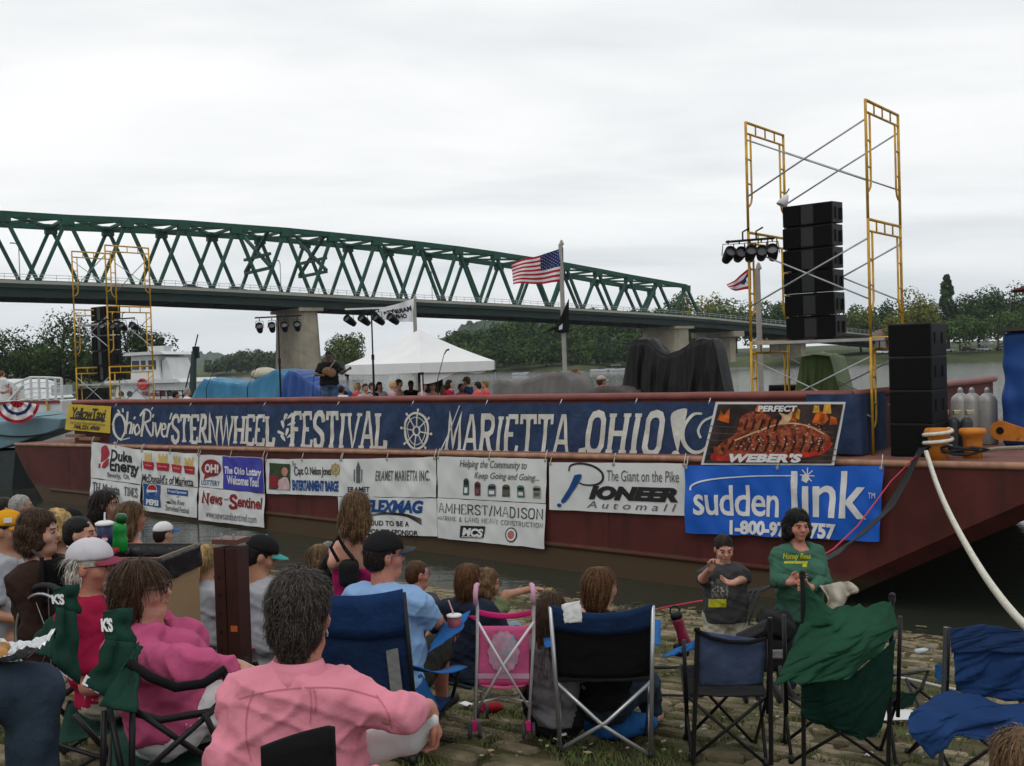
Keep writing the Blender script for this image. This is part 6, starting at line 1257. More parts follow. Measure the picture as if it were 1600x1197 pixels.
def person(label, head, heading, pose='chair', s=1.0, w=1.0, sw=1.0, lean=.05, top=('tee', None), bottom=None, sk=SK_FAIR, hair=('short', 'brown'), cap=None, face=True, hy=0.0, hp=0.0, arms=None, legs=None, h=.014, hh=.01, group='spectators on the landing', nstr=0, glasses=None, bust=0.0, hands=True, cut=None, wr=.009, tl=0.0, ear=True, side_lean=0.0, tors=.60):
    Hc = P(*head); a = R(heading); f = Vector((math.sin(a), math.cos(a), 0)); r = Vector((math.cos(a), -math.sin(a), 0)); z = Vector((0, 0, 1))
    Nk = Hc - z * .165 * s - f * .025 * s
    tl = tl or tors
    Q = Hc - f * lean - r * side_lean - z * (tl + .10) * s
    gx = gz(Q.x, Q.y) if Q.y < 16 else 2.25
    root = Vector((Q.x, Q.y, gx if pose != 'ground' else Q.z - .1)); e = empty('person', root, 0, label, 'person', group)
    L = lambda p: p - root
    Q0, N0, H0 = L(Q), L(Nk), L(Hc); ax = (N0 - Q0).normalized()
    fx = (f - ax * f.dot(ax)).normalized(); MT = np.array(Matrix((r, fx, ax)).transposed())
    ha = a + R(hy); hf = Vector((math.sin(ha), math.cos(ha), 0)); hr = Vector((math.cos(ha), -math.sin(ha), 0)); hf = (hf * math.cos(R(hp)) + z * math.sin(R(hp))); hu = hr.cross(hf); MHm = Matrix((hr, hf, hu)).transposed(); MH = np.array(MHm)
    def hd(x, y, zz): return H0 + (hr * x + hf * y + hu * zz) * s
    S = {k: N0 - ax * .085 * s + r * (q * .165 * sw * s * (.75 + .25 * w)) for k, q in (('L', -1), ('R', 1))}
    def tors_into(v, g, lo=0):
        ww = w; tf = min(1, tl / .58)
        v.ell(Q0, np.array((.168 * ww + g, .125 * ww + g, .13 + g)) * s, MT, .05)
        v.ell(Q0.lerp(N0, .34) + fx * .025 * ww * s, np.array((.150 * ww + g, .122 * ww + g, .17 * tf + g)) * s, MT, .06)
        v.box(Q0.lerp(N0, .60), np.array((.112 * sw * (.55 + .45 * ww), .058 * (.4 + .6 * ww), .16 * tf)) * s, (.042 + g) * s, MT, .05)
        v.cap(S['L'], S['R'], (.052 + g) * s * (.7 + .3 * ww), None, .05)
        for q in 'LR': v.cap(N0 - ax * .03 * s, S[q], (.05 + g) * s, (.046 + g) * s, .05)
        if g > 0 and pose == 'stand': v.box(Q0, np.array((.118 * ww * sw, .07 * ww, .13)) * s, .045 * s, MT, .04)
        if bust:
            for q in (-1, 1): v.ell(Q0.lerp(N0, .64) + fx * .095 * s * ww + r * q * .078 * s * (.6 + .4 * ww), np.array((.07, .07, .068)) * s * bust + g, MT, .04)
    # arms
    A = {}
    for k, q in (('L', -1), ('R', 1)):
        sp = (arms or {}).get(k, 'lap' if pose != 'stand' else 'hang')
        if sp == 'lap': el = S[k] + (r * q * .07 + f * .06 - z * .26) * s; ws = el + (f * .21 - r * q * .08 - z * .06) * s
        elif sp == 'hang': el = S[k] + (r * q * .05 - z * .29) * s; ws = el + (f * .07 - z * .24) * s
        elif sp == 'knee': el = S[k] + (r * q * .10 + f * .14 - z * .22) * s; ws = el + (f * .22 - r * q * .04 - z * .08) * s
        else:
            el, ws = [S[k] + (r * p[0] + f * p[1] + z * p[2]) * s if not isinstance(p, Vector) else L(p) for p in sp[:2]]
        A[k] = (el, ws, sp[2] if isinstance(sp, tuple) and len(sp) > 2 else None)
    # legs
    G = {}
    for k, q in (('L', -1), ('R', 1)):
        hipj = Q0 + r * q * .088 * s * (.7 + .3 * w)
        if legs and k in legs: kn, an = [L(p) if isinstance(p, Vector) else Q0 + (r * p[0] + f * p[1] + z * p[2]) * s for p in legs[k][:2]]
        elif pose == 'chair':
            kn = hipj + (f * .42 + r * q * .05 + z * .02) * s; an = kn + f * .05 * s; pw = an + root; an = Vector((an.x, an.y, (gz(pw.x, pw.y) if pw.y < 16 else 2.25) + .09 - root.z))
            if kn.z - an.z > .50 * s: an.z = kn.z - .46 * s
        elif pose == 'ground': kn = hipj + (f * .34 + r * q * .12 + z * .20) * s; pw = hipj + (f * .56 + r * q * .02) * s + root; an = Vector((pw.x, pw.y, min(gz(pw.x, pw.y) + .08, kn.z + root.z)) ) - root
        else:
            pw = hipj + r * q * .02 * s + root; an = Vector((pw.x, pw.y, gx + .08)) - root; kn = hipj.lerp(an, .5) + f * .02
        G[k] = (hipj, kn, an)
    # ---- body (skin)
    v = Vol(.03); k1 = .016 * s
    v.ell(hd(0, -.012, .028), np.array((.075, .095, .088)) * s, MH, k1); v.ell(hd(0, .020, -.038), np.array((.058, .072, .076)) * s, MH, k1 * 2); v.ell(hd(0, .060, -.092), np.array((.026, .022, .02)) * s, MH, k1)
    for q in (-1, 1): v.ell(hd(q * .04, .052, -.03), np.array((.028, .03, .03)) * s, MH, k1)
    v.cap(hd(0, .084, .012), hd(0, .104, -.026), .009 * s, .0145 * s, k1 * .8); v.ell(hd(0, .074, .024), np.array((.05, .018, .012)) * s, MH, k1)
    if ear:
        for q in (-1, 1): v.ell(hd(q * .077, -.008, -.012), np.array((.011, .021, .031)) * s, MH, .006)
    if face:
        for q in (-1, 1): v.sub(hd(q * .032, .096, .003), np.array((.017, .014, .012)) * s, MH, .008)
        v.ell(hd(0, .083, -.061), np.array((.024, .011, .009)) * s, MH, .008)
    v.cap(hd(0, -.022, -.05), N0 - ax * .02, .054 * s * (.7 + .3 * w), .062 * s * (.7 + .3 * w), .03)
    if w > 1.15: v.ell(hd(0, .035, -.1), np.array((.05, .05, .035)) * s, MH, .03)
    tors_into(v, -.012)
    for k in 'LR':
        el, ws, hd_ = A[k]; v.cap(S[k], el, .046 * s * (.5 + .5 * w), .038 * s * (.5 + .5 * w), .03); v.cap(el, ws, .038 * s * (.5 + .5 * w), .025 * s, .02)
        if hands:
            hdx = hd_ or {}; d = hdx.get('d', (ws - el)); nr = hdx.get('n', -z); hand_into(v, ws, Vector(d), Vector(nr), s * hdx.get('s', 1.0), hdx.get('curl', .5), 1, -1 if k == 'L' else 1)
        else: v.ell(ws + (ws - el).normalized() * .05 * s, (.045 * s,) * 3)
        hp_, kn, an = G[k]
        if bottom is None or bottom[0] != 'none':
            v.cap(hp_, kn, .08 * s * (.5 + .5 * w), .055 * s * (.6 + .4 * w), .03); v.cap(kn, an, .055 * s * (.6 + .4 * w), .036 * s, .02); v.cap(an - z * .03 * s, an + f * .12 * s - z * .05 * s, .034 * s, .03 * s, .02)
    v.build('body', hh, sk, e)
    # ---- clothes
    rs = random.Random(len(label) * 7 + int(head[0])); so = rs.uniform(0, 50)
    def rg(x, y, z): return max(0, 1 - abs(nz(x, y, z)) * 3.0) ** 1.6 * 1.7 - .3
    def wrinkle(q): return wr * (.8 * nz(q.x * 7 + so, q.y * 7, q.z * 5) + .75 * rg(q.x * 4 + q.z * 3.5 + so, q.y * 4 - q.z * 3, q.z * 4.5) + .6 * rg(q.x * 9 - q.z * 6 + so, q.y * 9, q.z * 7) + .55 * rg(q.x * 6 + q.z * 13 + so, q.y * 6, q.z * 4) + .35 * nz(q.x * 22 + so, q.y * 22, q.z * 16))
    kind, tm = top
    if tm is not None:
        v = Vol(.03); tors_into(v, .012)
        for k in 'LR':
            el, ws, _ = A[k]
            if kind == 'long': v.cap(S[k], el, .060 * s * (.5 + .5 * w), .052 * s * (.5 + .5 * w), .03); v.cap(el, el.lerp(ws, .93), .052 * s * (.5 + .5 * w), .036 * s, .02, 1)
            elif kind == 'tee': v.cap(S[k], S[k].lerp(el, .78), .064 * s * (.5 + .5 * w), .066 * s * (.5 + .5 * w), .03, 1)
            elif kind == 'roll': v.cap(S[k], el, .058 * s * (.5 + .5 * w), .044 * s * (.5 + .5 * w), .03); v.cap(el, el.lerp(ws, .45), .044 * s * (.5 + .5 * w), .046 * s, .02, 1)
        if kind in ('tank', 'halter'): v.cut(N0 - ax * (.10 if kind == 'tank' else .18) * s, ax)
        else: v.sub(hd(0, .02, -.17), np.array((.075, .08, .05)) * s, MH, .01)
        hem = Q0 - ax * (.02 if pose != 'stand' else .05) * s; v.cut(hem, -ax)
        v.build('shirt', h, tm, e, wrinkle)
    if bottom and bottom[1] is not None:
        v = Vol(.03); v.ell(Q0, np.array((.168 * w + .006, .125 * w + .006, .13)) * s, MT, .05); bk = bottom[0]
        for k in 'LR':
            hp_, kn, an = G[k]
            if bk == 'shorts': v.cap(hp_, hp_.lerp(kn, .95), .098 * s * (.5 + .5 * w), .088 * s, .03, 1)
            else: v.cap(hp_, kn, .095 * s * (.5 + .5 * w), .07 * s * (.6 + .4 * w), .03); v.cap(kn, kn.lerp(an, .96), .07 * s * (.6 + .4 * w), .062 * s, .02, 1)
        v.build(bk if bk in ('shorts', 'trousers') else 'trousers', h, bottom[1], e, wrinkle)
        if len(bottom) > 2 and bottom[2] is not None:
            for k in 'LR':
                an = G[k][2]; vv = Vol(.02); vv.cap(an - z * .035 * s, an + f * .15 * s - z * .045 * s, .045 * s, .04 * s); vv.cap(an - f * .03 * s - z * .045, an + f * .17 * s - z * .055 * s, .038 * s, .035 * s); vv.build('shoe', .014, bottom[2], e)
    # ---- face details
    if face:
        for q in (-1, 1):
            ex = MB(); ex.lathe([(.002, -.0075), (.008, -.005), (.0115, 0), (.008, .005), (.002, .0075)], 10, hd(q * .032, .080, .003), MHm); ey = ex.build('eye', M_EYEW, e, True)
            MB().lathe([(.0075 * s, 0), (.0065 * s, .003)], 10, hd(q * .032, .0895, .003), MHm @ Matrix.Rotation(R(-90), 3, 'X')).build('iris', M_EYE, ey)
            MB().bar(hd(q * .016, .094, .022), hd(q * .05, .078, .024), .006 * s, .006 * s, hu).build('eyebrow', M_BROW, e)
        MB().tube([hd(-.022, .085, -.061), hd(-.008, .094, -.059), hd(.008, .094, -.059), hd(.022, .085, -.061)], .005, 6, rads=[.002, .0055, .0055, .002]).build('lips', M_LIP, e, True)
    if glasses:
        m = MB()
        for q in (-1, 1): m.tube([hd(q * .034 + .024 * math.cos(t), .102, .0 + .018 * math.sin(t)) for t in np.linspace(0, 6.283, 15)], .0022, 5); m.tube([hd(q * .057, .10, .006), hd(q * .08, .06, .008), hd(q * .082, -.01, .004)], .0022, 5)
        m.tube([hd(-.01, .105, .004), hd(.01, .105, .004)], .0022, 5); m.build('glasses', M_BLK if glasses == 'rim' else mat('sunglass_blue', (.03, .06, .2), .2), e)
    # ---- hair
    if hair:
        st, hk = hair; hm = HR[hk]; v = Vol(.02)
        cs = [(0, -.015, .034, .084, .104, .094)]
        v.ell(hd(0, -.018, .034), np.array((.0805, .100, .089)) * s, MH)
        if st in ('short', 'man'): v.ell(hd(0, -.045, -.015), np.array((.077, .072, .075 if st == 'man' else .085)) * s, MH)
        elif st == 'mullet': v.ell(hd(0, -.045, -.02), np.array((.080, .074, .085)) * s, MH); v.ell(hd(0, -.062, -.09), np.array((.046, .030, .04)) * s, MH); v.ell(hd(0, -.01, .052), np.array((.084, .102, .084)) * s, MH)
        elif st == 'bob': v.ell(hd(0, -.04, -.02), np.array((.088, .085, .10)) * s, MH); v.ell(hd(0, -.055, -.08), np.array((.084, .062, .05)) * s, MH)
        elif st == 'curly': [v.ell(hd(.078 * math.cos(t * 2.4), -.035 + .075 * math.sin(t * 2.4) * .8, -.075 + .0075 * t), (.043 * s,) * 3) for t in range(15)]; v.ell(hd(0, -.02, .06), np.array((.092, .1, .082)) * s, MH)
        elif st == 'long':
            v.ell(hd(0, -.04, -.03), np.array((.094, .09, .12)) * s, MH)
            for q, ln in (((-.055, .30), (0, .34), (.055, .31)) if w > .85 else ((-.045, .10), (0, .13), (.045, .11))): v.cap(hd(q, -.06, -.06), H0 + (hr * q * 1.25 - hf * .10) * s - z * ln * s, .058 * s, .030 * s)
        elif st == 'pony': v.cap(hd(0, -.10, .02), hd(0, -.14, -.03), .035 * s, .045 * s); v.cap(hd(0, -.14, -.03), H0 - hf * .13 * s - z * .26 * s, .045 * s, .02 * s)
        elif st == 'fringe': v.ell(hd(0, -.05, -.04), np.array((.078, .07, .06)) * s, MH)
        v.sub(hd(0, .115, -.035), np.array((.078 if st != 'long' else .07, .092, .09)) * s, MH, .012)
        if st in ('short', 'man', 'mullet', 'fringe', 'pony'):
            for q in (-1, 1): v.sub(hd(q * .09, .045, -.07), np.array((.05, .06, .07)) * s, MH, .012)
        if cap: v.cut(hd(0, 0, .045), hu)
        dp = lambda q: (.006 if st != 'curly' else .012) * s * (nz(q.x * 38, q.y * 38, q.z * 16) + .6 * nz(q.x * 80, q.y * 80, q.z * 45))
        V, Qd = v.mesh(min(hh, .012)); V = relax_mesh(V, Qd, 1) if len(V) else V
        if len(V):
            o = np_mesh('hair', V, Qd, hm, e, dp, None, True, 0)
            if nstr:
                N = vnormals(V, Qd); Ln = {'mullet': .036, 'bob': .10, 'long': .14 if w > .85 else .08, 'short': .05, 'man': .03, 'curly': .05, 'fringe': .07, 'pony': .10}[st] * s
                crown = hd(0, -.03, .13)
                def flow(p, nn): d = p - crown; return (Vector((d.x, d.y, 0)) * (1.2 if p.z > hd(0, 0, .06).z else .15) + Vector((0, 0, -.09 if st != 'mullet' else -.06)) - hf * .02)
                strands(e, V, N, hm, rs, nstr, Ln, flow, (.0017 if st == 'mullet' else .0022) if nstr > 1500 else .0035, jit=.07 if st in ('bob', 'long', 'pony', 'fringe') else (.34 if st == 'mullet' else .2), keep=lambda p: ((p - H0).dot(hf) < (-.015 if st == 'fringe' else .015) * s) or ((p - H0).dot(hu) > .07 * s and st != 'fringe'))
    if cap:
        cm = cap[0]; v = Vol(.01); v.ell(hd(0, -.008, .045), np.array((.090, .112, .092)) * s, MH); v.cut(hd(0, -.01, .036), -hu); v.build('cap', .01, cm, e)
        bk = cap[1] if len(cap) > 1 else cm; b0 = (cap[2] if len(cap) > 2 else 0)
        fw = -1 if b0 == 'back' else 1
        def bf(u_, w_): t = (u_ - .5) * 2; x = t * .078; y0 = fw * (.112 * math.sqrt(max(0, 1 - (t * .8) ** 2)) - .008); return hd(x, y0 + fw * w_ * .075 * math.sqrt(max(.0, 1 - t ** 4)), .042 - .018 * t * t - .014 * w_)
        m = MB(); m.grid(14, 6, bf); m.build('brim', bk, e, True, solid=.004)
        MB().lathe([(.008, 0), (.007, .006), (.001, .008)], 8, hd(0, -.008, .136), MHm).build('cap_button', bk, e)
    return dict(e=e, Q=Q, root=root, f=f, r=r, Hc=Hc, head=hd, MH=MHm, gx=gx, S=S, A=A, G=G, N=Nk, ax=ax, fx=fx, s=s, w=w)
# ================================================================== CAMP CHAIRS
M_FRB = mat('chair_frame_black', (.012, .012, .013), .45, .1, .1); M_FRS = mat('chair_frame_silver', (.42, .43, .44), .35, .7, .1)
def camp_chair(label, org, heading, sh, fab, fr=M_FRB, w=.56, bh=.5, back=True, arms=True, tilt=.14, fab2=None, name='camp_chair', droop=.05, straight=False, group='folding camp chairs', armfab=None, dep=.46, seat=True):
    e = empty(name, org, -R(heading), label, 'chair', group); W = w / 2; D = dep / 2; zs = lambda x, y: gz(*(lambda p: (p.x, p.y))(Vector(org) + Matrix.Rotation(-R(heading), 3, 'Z') @ Vector((x, y, 0)))) - org[2] + .01
    ft = {(i, j): Vector((i * (W - .02), j * D * 1.15, zs(i * (W - .02), j * D * 1.15))) for i in (-1, 1) for j in (-1, 1)}; se = {(i, j): Vector((i * W, j * D, sh + (.04 if j > 0 else 0))) for i in (-1, 1) for j in (-1, 1)}
    tp = {i: Vector((i * (W + .01), -D - tilt, sh + bh)) for i in (-1, 1)}
    def tb(a, b, nm='leg', r=.0105, mid=None): MB().tube([a] + ([mid] if mid else []) + [b], r, 8).build(nm, fr, e, True)
    if straight:
        for i in (-1, 1): tb(ft[(i, -1)], tp[i], 'back_post', .0125)
        for i in (-1, 1): c = ft[(i, -1)].lerp(se[(-i, -1)], .5); tb(ft[(i, -1)], se[(-i, -1)], 'back_brace', .0125, c + Vector((0, -.02, -.035)))
    else:
        for i in (-1, 1): tb(ft[(i, -1)], se[(-i, -1)], 'back_brace'); tb(se[(i, -1)] - Vector((0, 0, .1)), tp[i], 'back_post', .012)
    for i in (-1, 1):
        tb(ft[(i, -1)], se[(i, 1)], 'side_brace'); tb(ft[(i, 1)], se[(i, -1)], 'side_brace'); tb(ft[(i, 1)], se[(-i, 1)], 'front_brace')
        for j in (-1, 1): MB().lathe([(.02, 0), (.022, .02), (.014, .045)], 10, ft[(i, j)] - Vector((0, 0, .012))).build('foot', M_FRB, e, True)
    if seat:
        m = MB(); m.grid(12, 12, lambda a, b: tuple(se[(-1, -1)].lerp(se[(1, -1)], a).lerp(se[(-1, 1)].lerp(se[(1, 1)], a), b) - Vector((0, 0, droop * 16 * a * (1 - a) * b * (1 - b) + .006 * nz(a * 5, b * 5, sh))))); m.build('seat', fab, e, True, solid=.006)
    if back:
        def bf(a, b): lo = se[(-1, -1)].lerp(se[(1, -1)], a) + Vector((0, 0, .03)); hi = tp[-1].lerp(tp[1], a); p = lo.lerp(hi, b); return p + Vector((0, -.05 * 4 * a * (1 - a) - .008 * nz(a * 6, b * 6, sh * 9), -.04 * 4 * a * (1 - a) * b))
        m = MB(); m.grid(14, 12, bf); m.build('backrest', fab, e, True, solid=.008)
        if fab2:
            m = MB(); m.grid(14, 4, lambda a, b: Vector(bf(a, .68 + .34 * b)) + Vector((0, -.012, .006))); m.build('headband', fab2, e, True, solid=.008)
    if arms:
        for i in (-1, 1):
            ap = Vector((i * (W + .05), D + .02, sh + .22)); tb(se[(i, 1)], ap, 'arm_post'); bk = se[(i, -1)].lerp(tp[i], .48)
            m = MB(); m.grid(8, 3, lambda a, b, i=i, ap=ap, bk=bk: bk.lerp(ap, a) + Vector((i * (b - .5) * .09, 0, -.035 * 4 * a * (1 - a) - .01 * abs(b - .5)))); m.build('armrest', armfab or fab, e, True, solid=.006)
    return e
# ================================================================== THE CROWD
C_PINK = cloth('pink_cotton', (.66, .235, .30), .3, .07); C_ROSE = cloth('rose_sweater', (.42, .075, .17), .3, .06); C_RED = cloth('red_polo', (.30, .010, .045), .3); C_LBLUE = cloth('light_blue_tee', (.22, .36, .58), .25, .05); C_CHAR = cloth('charcoal_tee', (.045, .045, .048)); C_GREEN = cloth('green_shirt', (.042, .115, .078), .25, .08); C_NAVYT = cloth('navy_tee', (.012, .017, .032)); C_GREYT = cloth('grey_tee', (.32, .33, .36), .25, .05); C_WHITE = cloth('white_cotton', (.60, .60, .60), .2, .05); C_DGREY = cloth('dark_grey_tee', (.16, .155, .165)); C_CAMO = cloth('camo', (.10, .12, .06), .3, .6); C_MAG = cloth('magenta_dress', (.30, .012, .09), .2); C_JEAN = cloth('denim', (.026, .04, .06), .4, .25); C_KHAKI = cloth('khaki', (.36, .33, .27), .3, .1); C_BROWN = cloth('brown_hoodie', (.030, .016, .012), .4); C_BLACK = cloth('black_cloth', (.012, .012, .013), .3); C_DOLIVE = cloth('dark_shorts', (.03, .03, .026)); C_CORAL = cloth('coral_tee', (.55, .06, .07), .2); C_FOREST = cloth('chair_green', (.010, .040, .028), .35, .12); C_NAVC = cloth('chair_navy', (.012, .03, .085), .35, .15); C_BLUC = cloth('chair_blue', (.013, .04, .125), .35, .15); C_BRB = cloth('chair_bright_blue', (.02, .105, .30), .35, .12); C_BLKC = cloth('chair_black', (.008, .008, .009), .35); C_TEAL = cloth('chair_teal', (.04, .26, .36), .3); C_REDC = cloth('chair_red', (.22, .015, .03), .3)
z_ = Vector((0, 0, 1))
def chair_for(p, label, fab, fr=M_FRB, **k):
    o = p['Q'] - p['f'] * k.pop('fw', -.02); g = gz(o.x, o.y); hd_ = k.pop('heading'); return camp_chair(label, Vector((o.x, o.y, g)), hd_, max(p['Q'].z - .115 * p['s'] * (.5 + .5 * p['w']) - g, .16), fab, fr, **k)
# --- 1: woman in the pink shirt, back to us
d1 = 3.05
pk = person('woman with short grey brown hair in a pink shirt, seen from behind in front', (471, 960, d1), 8, 'chair', 1.0, 1.2, .97, .10, ('roll', C_PINK), ('trousers', C_PINK, None), SK_RED, ('mullet', 'grey'), face=False, h=.0095, hh=.009, nstr=15000, hy=6, wr=.0105,
    arms={'R': (P(630, 1116, 2.95), P(669, 1108, 3.12), {'d': (.35, .2, -1), 'n': (-1, -.2, -.3), 'curl': .8}), 'L': (P(352, 1195, 2.95), P(380, 1265, 3.3), None)}, legs={'L': ((-.12, .42, -.05), (-.1, .5, -.45)), 'R': (P(640, 1262, 3.3), P(560, 1215, 3.45))})
v = Vol(.03); v.cap(P(560, 1172, 3.12) - pk['root'], P(640, 1150, 3.12) - pk['root'], .055, .05); v.cap(P(640, 1150, 3.12) - pk['root'], P(672, 1126, 3.1) - pk['root'], .046, .028); v.build('sock', .012, C_WHITE, pk['e'], lambda q: .003 * nz(q.x * 20, q.y * 20, q.z * 20))
hd0 = pk['head']; MB(pk['root'] - pk['root']).tube([hd0(.080, -.005, -.04), hd0(.083, -.004, -.052), hd0(.08, -.002, -.062)], .004, 6).build('earring', M_GALV, pk['e'])
m = MB()     # collar band and shoulder straps
def on(px, py, d): return P(px, py, d) - pk['root']
m.grid(16, 3, lambda a, b: pk['N'] - pk['root'] + (pk['r'] * math.cos(math.pi * (1.0 + a)) + pk['f'] * math.sin(math.pi * (1.0 + a)) * 1.0) * (.074 + .026 * (1 - b)) - pk['f'] * .012 + z_ * (-.015 + .062 * b)); m.build('collar', C_PINK, pk['e'], True, solid=.006)
e = empty('folding_chair', PG(480, 1300), 0, 'black folding chair back behind the woman in the pink shirt', 'chair', 'folding camp chairs'); e.location = P(470, 1230, 2.72); e.location.z = gz(e.location.x, e.location.y)
zc = P(470, 1152, 2.72).z - e.location.z; m = MB(); m.grid(10, 8, lambda a, b: (-.105 + .19 * a, .03 * math.cos((a - .5) * 2.4), zc - .38 + .38 * b - .035 * abs(a - .9) * b + .02 * a * b)); m.build('backrest', C_BLKC, e, True, solid=.02)
for x in (-.11, .11): MB().tube([(x, .02, zc - .1), (x * 1.2, .0, .02)], .012, 8).build('leg', M_FRB, e)
m = MB(); m.box((0, .28, zc - .42), (.42, .42, .03)); m.build('seat', C_BLKC, e)
# --- 2: woman in rose sweater, profile
ro = person('woman with brown bob and glasses in a rose sweater, in profile on a green chair', (222, 920, 4.05), 80, 'chair', .98, 1.36, .95, -.10, ('long', C_ROSE), ('trousers', C_WHITE, None), SK_FAIR, ('bob', 'brown'), h=.012, hh=.0085, nstr=5440, glasses='rim', bust=1.25, hy=6, hp=2, wr=.010, ear=False, tors=.43,
    arms={'R': (P(300, 1040, 3.6), P(372, 1042, 3.75), {'d': (1, .1, -.45), 'n': (0, .1, -1), 'curl': .35}), 'L': (P(335, 1056, 4.45), P(385, 1060, 4.35), None)}, legs={'L': (P(372, 1075, 4.4), P(345, 1150, 4.5)), 'R': (P(366, 1080, 4.1), P(292, 1165, 4.25))})
# --- 3: man in red
rm = person('white haired bearded man in a grey cap and red shirt on a green chair', (143, 884, 5.0), 88, 'chair', 1.02, 1.15, .95, -.08, ('tee', C_RED), ('trousers', C_KHAKI, None), SK_RED, ('fringe', 'white'), cap=(cloth('cap_grey', (.50, .48, .51), .15), cloth('cap_brim_maroon', (.2, .04, .07))), h=.014, hh=.009, nstr=1530, hy=6, glasses='rim', tors=.50)
hd0 = rm['head']; v = Vol(.015); v.ell(hd0(0, .075, -.085), (.035, .03, .038)); v.ell(hd0(0, .09, -.055), (.03, .014, .01)); v.build('beard', .009, HR['white'], rm['e'], lambda q: .004 * nz(q.x * 60, q.y * 60, q.z * 60))
# green sporting chairs with sagging side panels
def dick_chair(label, p, dd, quad, qtop, txtq):
    ch = chair_for(p, label, C_FOREST, heading=dd, w=.62, bh=.1, fw=-.0, arms=False, back=False, group='green camp chairs')
    org = Vector(ch.location); rot = Matrix.Rotation(R(dd), 3, 'Z')
    def loc(q): return rot @ (q - org)
    def sheet(nm, q4, m_, k=0, dep=.03):
        a, b, c, d_ = [loc(P(*q)) for q in q4]; mm = MB(); mm.grid(10, 10, lambda u_, w_: a * (1 - u_) * (1 - w_) + b * u_ * (1 - w_) + c * u_ * w_ + d_ * (1 - u_) * w_ - Vector((0, 0, dep * math.sin(math.pi * u_) * math.sin(math.pi * w_))) + Vector((.02 * nz(u_ * 3 + k, w_ * 3), .02 * nz(u_ * 3, w_ * 3 + k), 0))); mm.build(nm, m_, ch, True, solid=.008)
        return lambda u_, w_: a * (1 - u_) * (1 - w_) + b * u_ * (1 - w_) + c * u_ * w_ + d_ * (1 - u_) * w_ - Vector((0, 0, dep * math.sin(math.pi * u_) * math.sin(math.pi * w_)))
    fns = [sheet('back_panel', q4, C_FOREST, i) for i, q4 in enumerate(quad)]
    tf = sheet('top_sleeve', qtop, C_FOREST, 9, .0)
    for fn_, txt, (a0, a1, b0, b1) in [(tf, *txtq[0])] + [(fns[0], *q) for q in txtq[1:]]:
        vv, ff = font_mesh(txt, .05, 0, .9); x1 = max(q[0] for q in vv); y1 = max(q[1] for q in vv); mm = MB(); mm.add([Vector(fn_(a0 + (a1 - a0) * x / x1, b1 + (b0 - b1) * y / y1)) + rot @ Vector((-.012, -.024, .004)) for x, y in vv], ff); mm.build('lettering', M_INKW, ch)
dick_chair('green camp chair with white lettering under the woman in the rose sweater', ro, 68, [[(165, 1000, 3.5), (212, 1005, 3.55), (207, 1108, 3.45), (130, 1072, 3.4)], [(212, 1005, 3.5), (218, 1010, 3.5), (214, 1115, 3.3), (155, 1104, 3.35)]], [(160, 955, 3.6), (205, 950, 3.62), (211, 1008, 3.58), (164, 1002, 3.55)], [("K'S", (.12, .52, .22, .62)), ('DIC', (.05, .42, .68, .88))])
dick_chair('green camp chair with white lettering under the man in red', rm, 72, [[(88, 950, 4.65), (120, 958, 4.7), (124, 1070, 4.6), (80, 1035, 4.5)], [(86, 955, 4.9), (60, 985, 5.0), (38, 1012, 5.0), (80, 1030, 4.8)]], [(82, 920, 4.72), (122, 912, 4.75), (126, 960, 4.72), (86, 952, 4.7)], [("K'S", (.1, .6, .28, .68)), ('DICKS', (.35, .95, .86, .95))])
gc = [o for o in bpy.data.objects if o.name.startswith('camp_chair') and 'rose' in o.get('label', '')][0]
def near_tube(ch, pts, r_, nm, m_=M_FRB): MB().tube([Matrix.Rotation(-ch.rotation_euler.z, 3, 'Z') @ (P(*q) - Vector(ch.location)) for q in pts], r_, 8).build(nm, m_, ch, True)
near_tube(gc, [(203, 1036, 3.45), (235, 1058, 3.4), (275, 1074, 3.4), (318, 1068, 3.45), (352, 1046, 3.5)], .016, 'arm_sling', C_BLKC); near_tube(gc, [(352, 1050, 3.5), (356, 1085, 3.5), (330, 1112, 3.5), (250, 1125, 3.45), (205, 1112, 3.4)], .013, 'side_rail')
for q in ([(212, 1110, 3.4), (345, 1200, 3.5)], [(350, 1095, 3.5), (215, 1215, 3.35)], [(163, 1110, 3.4), (160, 1230, 3.35)], [(170, 1100, 3.4), (195, 1230, 3.3)], [(207, 1060, 3.42), (206, 1230, 3.3)], [(320, 1115, 3.45), (350, 1180, 3.5)]): near_tube(gc, q, .0105, 'leg')
# --- left rows
gold = cloth('cap_gold', (.55, .26, .01), .1)
yc = person('person in a bright yellow cap at the left edge', (14, 828, 6.8), 100, 'chair', 1.0, 1.1, 1, .0, ('tee', C_GREYT), None, SK_TAN, ('man', 'dark'), cap=(gold,), h=.018, hh=.011, hands=False); hd0 = yc['head']; MB().box(hd0(.077, .052, .075), (.05, .012, .03), M=yc['MH'] @ Matrix.Rotation(R(-52), 3, 'Z')).build('cap_badge', M_INKW, yc['e'])
cw = person('woman with frizzy dark hair in a dark brown hooded top', (62, 832, 5.7), 85, 'chair', .97, 1.4, 1.1, -.08, ('long', C_BROWN), None, SK_FAIR, ('curly', 'brown'), h=.018, hh=.011, nstr=2720, hands=False)
person('woman with short curly blonde hair behind the man in the grey cap', (93, 826, 7.2), 88, 'chair', 1.0, 1, .9, .0, ('tee', C_NAVYT), None, SK_FAIR, ('curly', 'blonde'), h=.02, hh=.012, nstr=1530, hands=False)
person('man with short black hair beside the curly blonde woman', (126, 834, 7.0), 88, 'chair', 1.0, 1, 1, .0, ('tee', C_CHAR), None, SK_FAIR, ('man', 'black'), h=.02, hh=.012, hands=False)
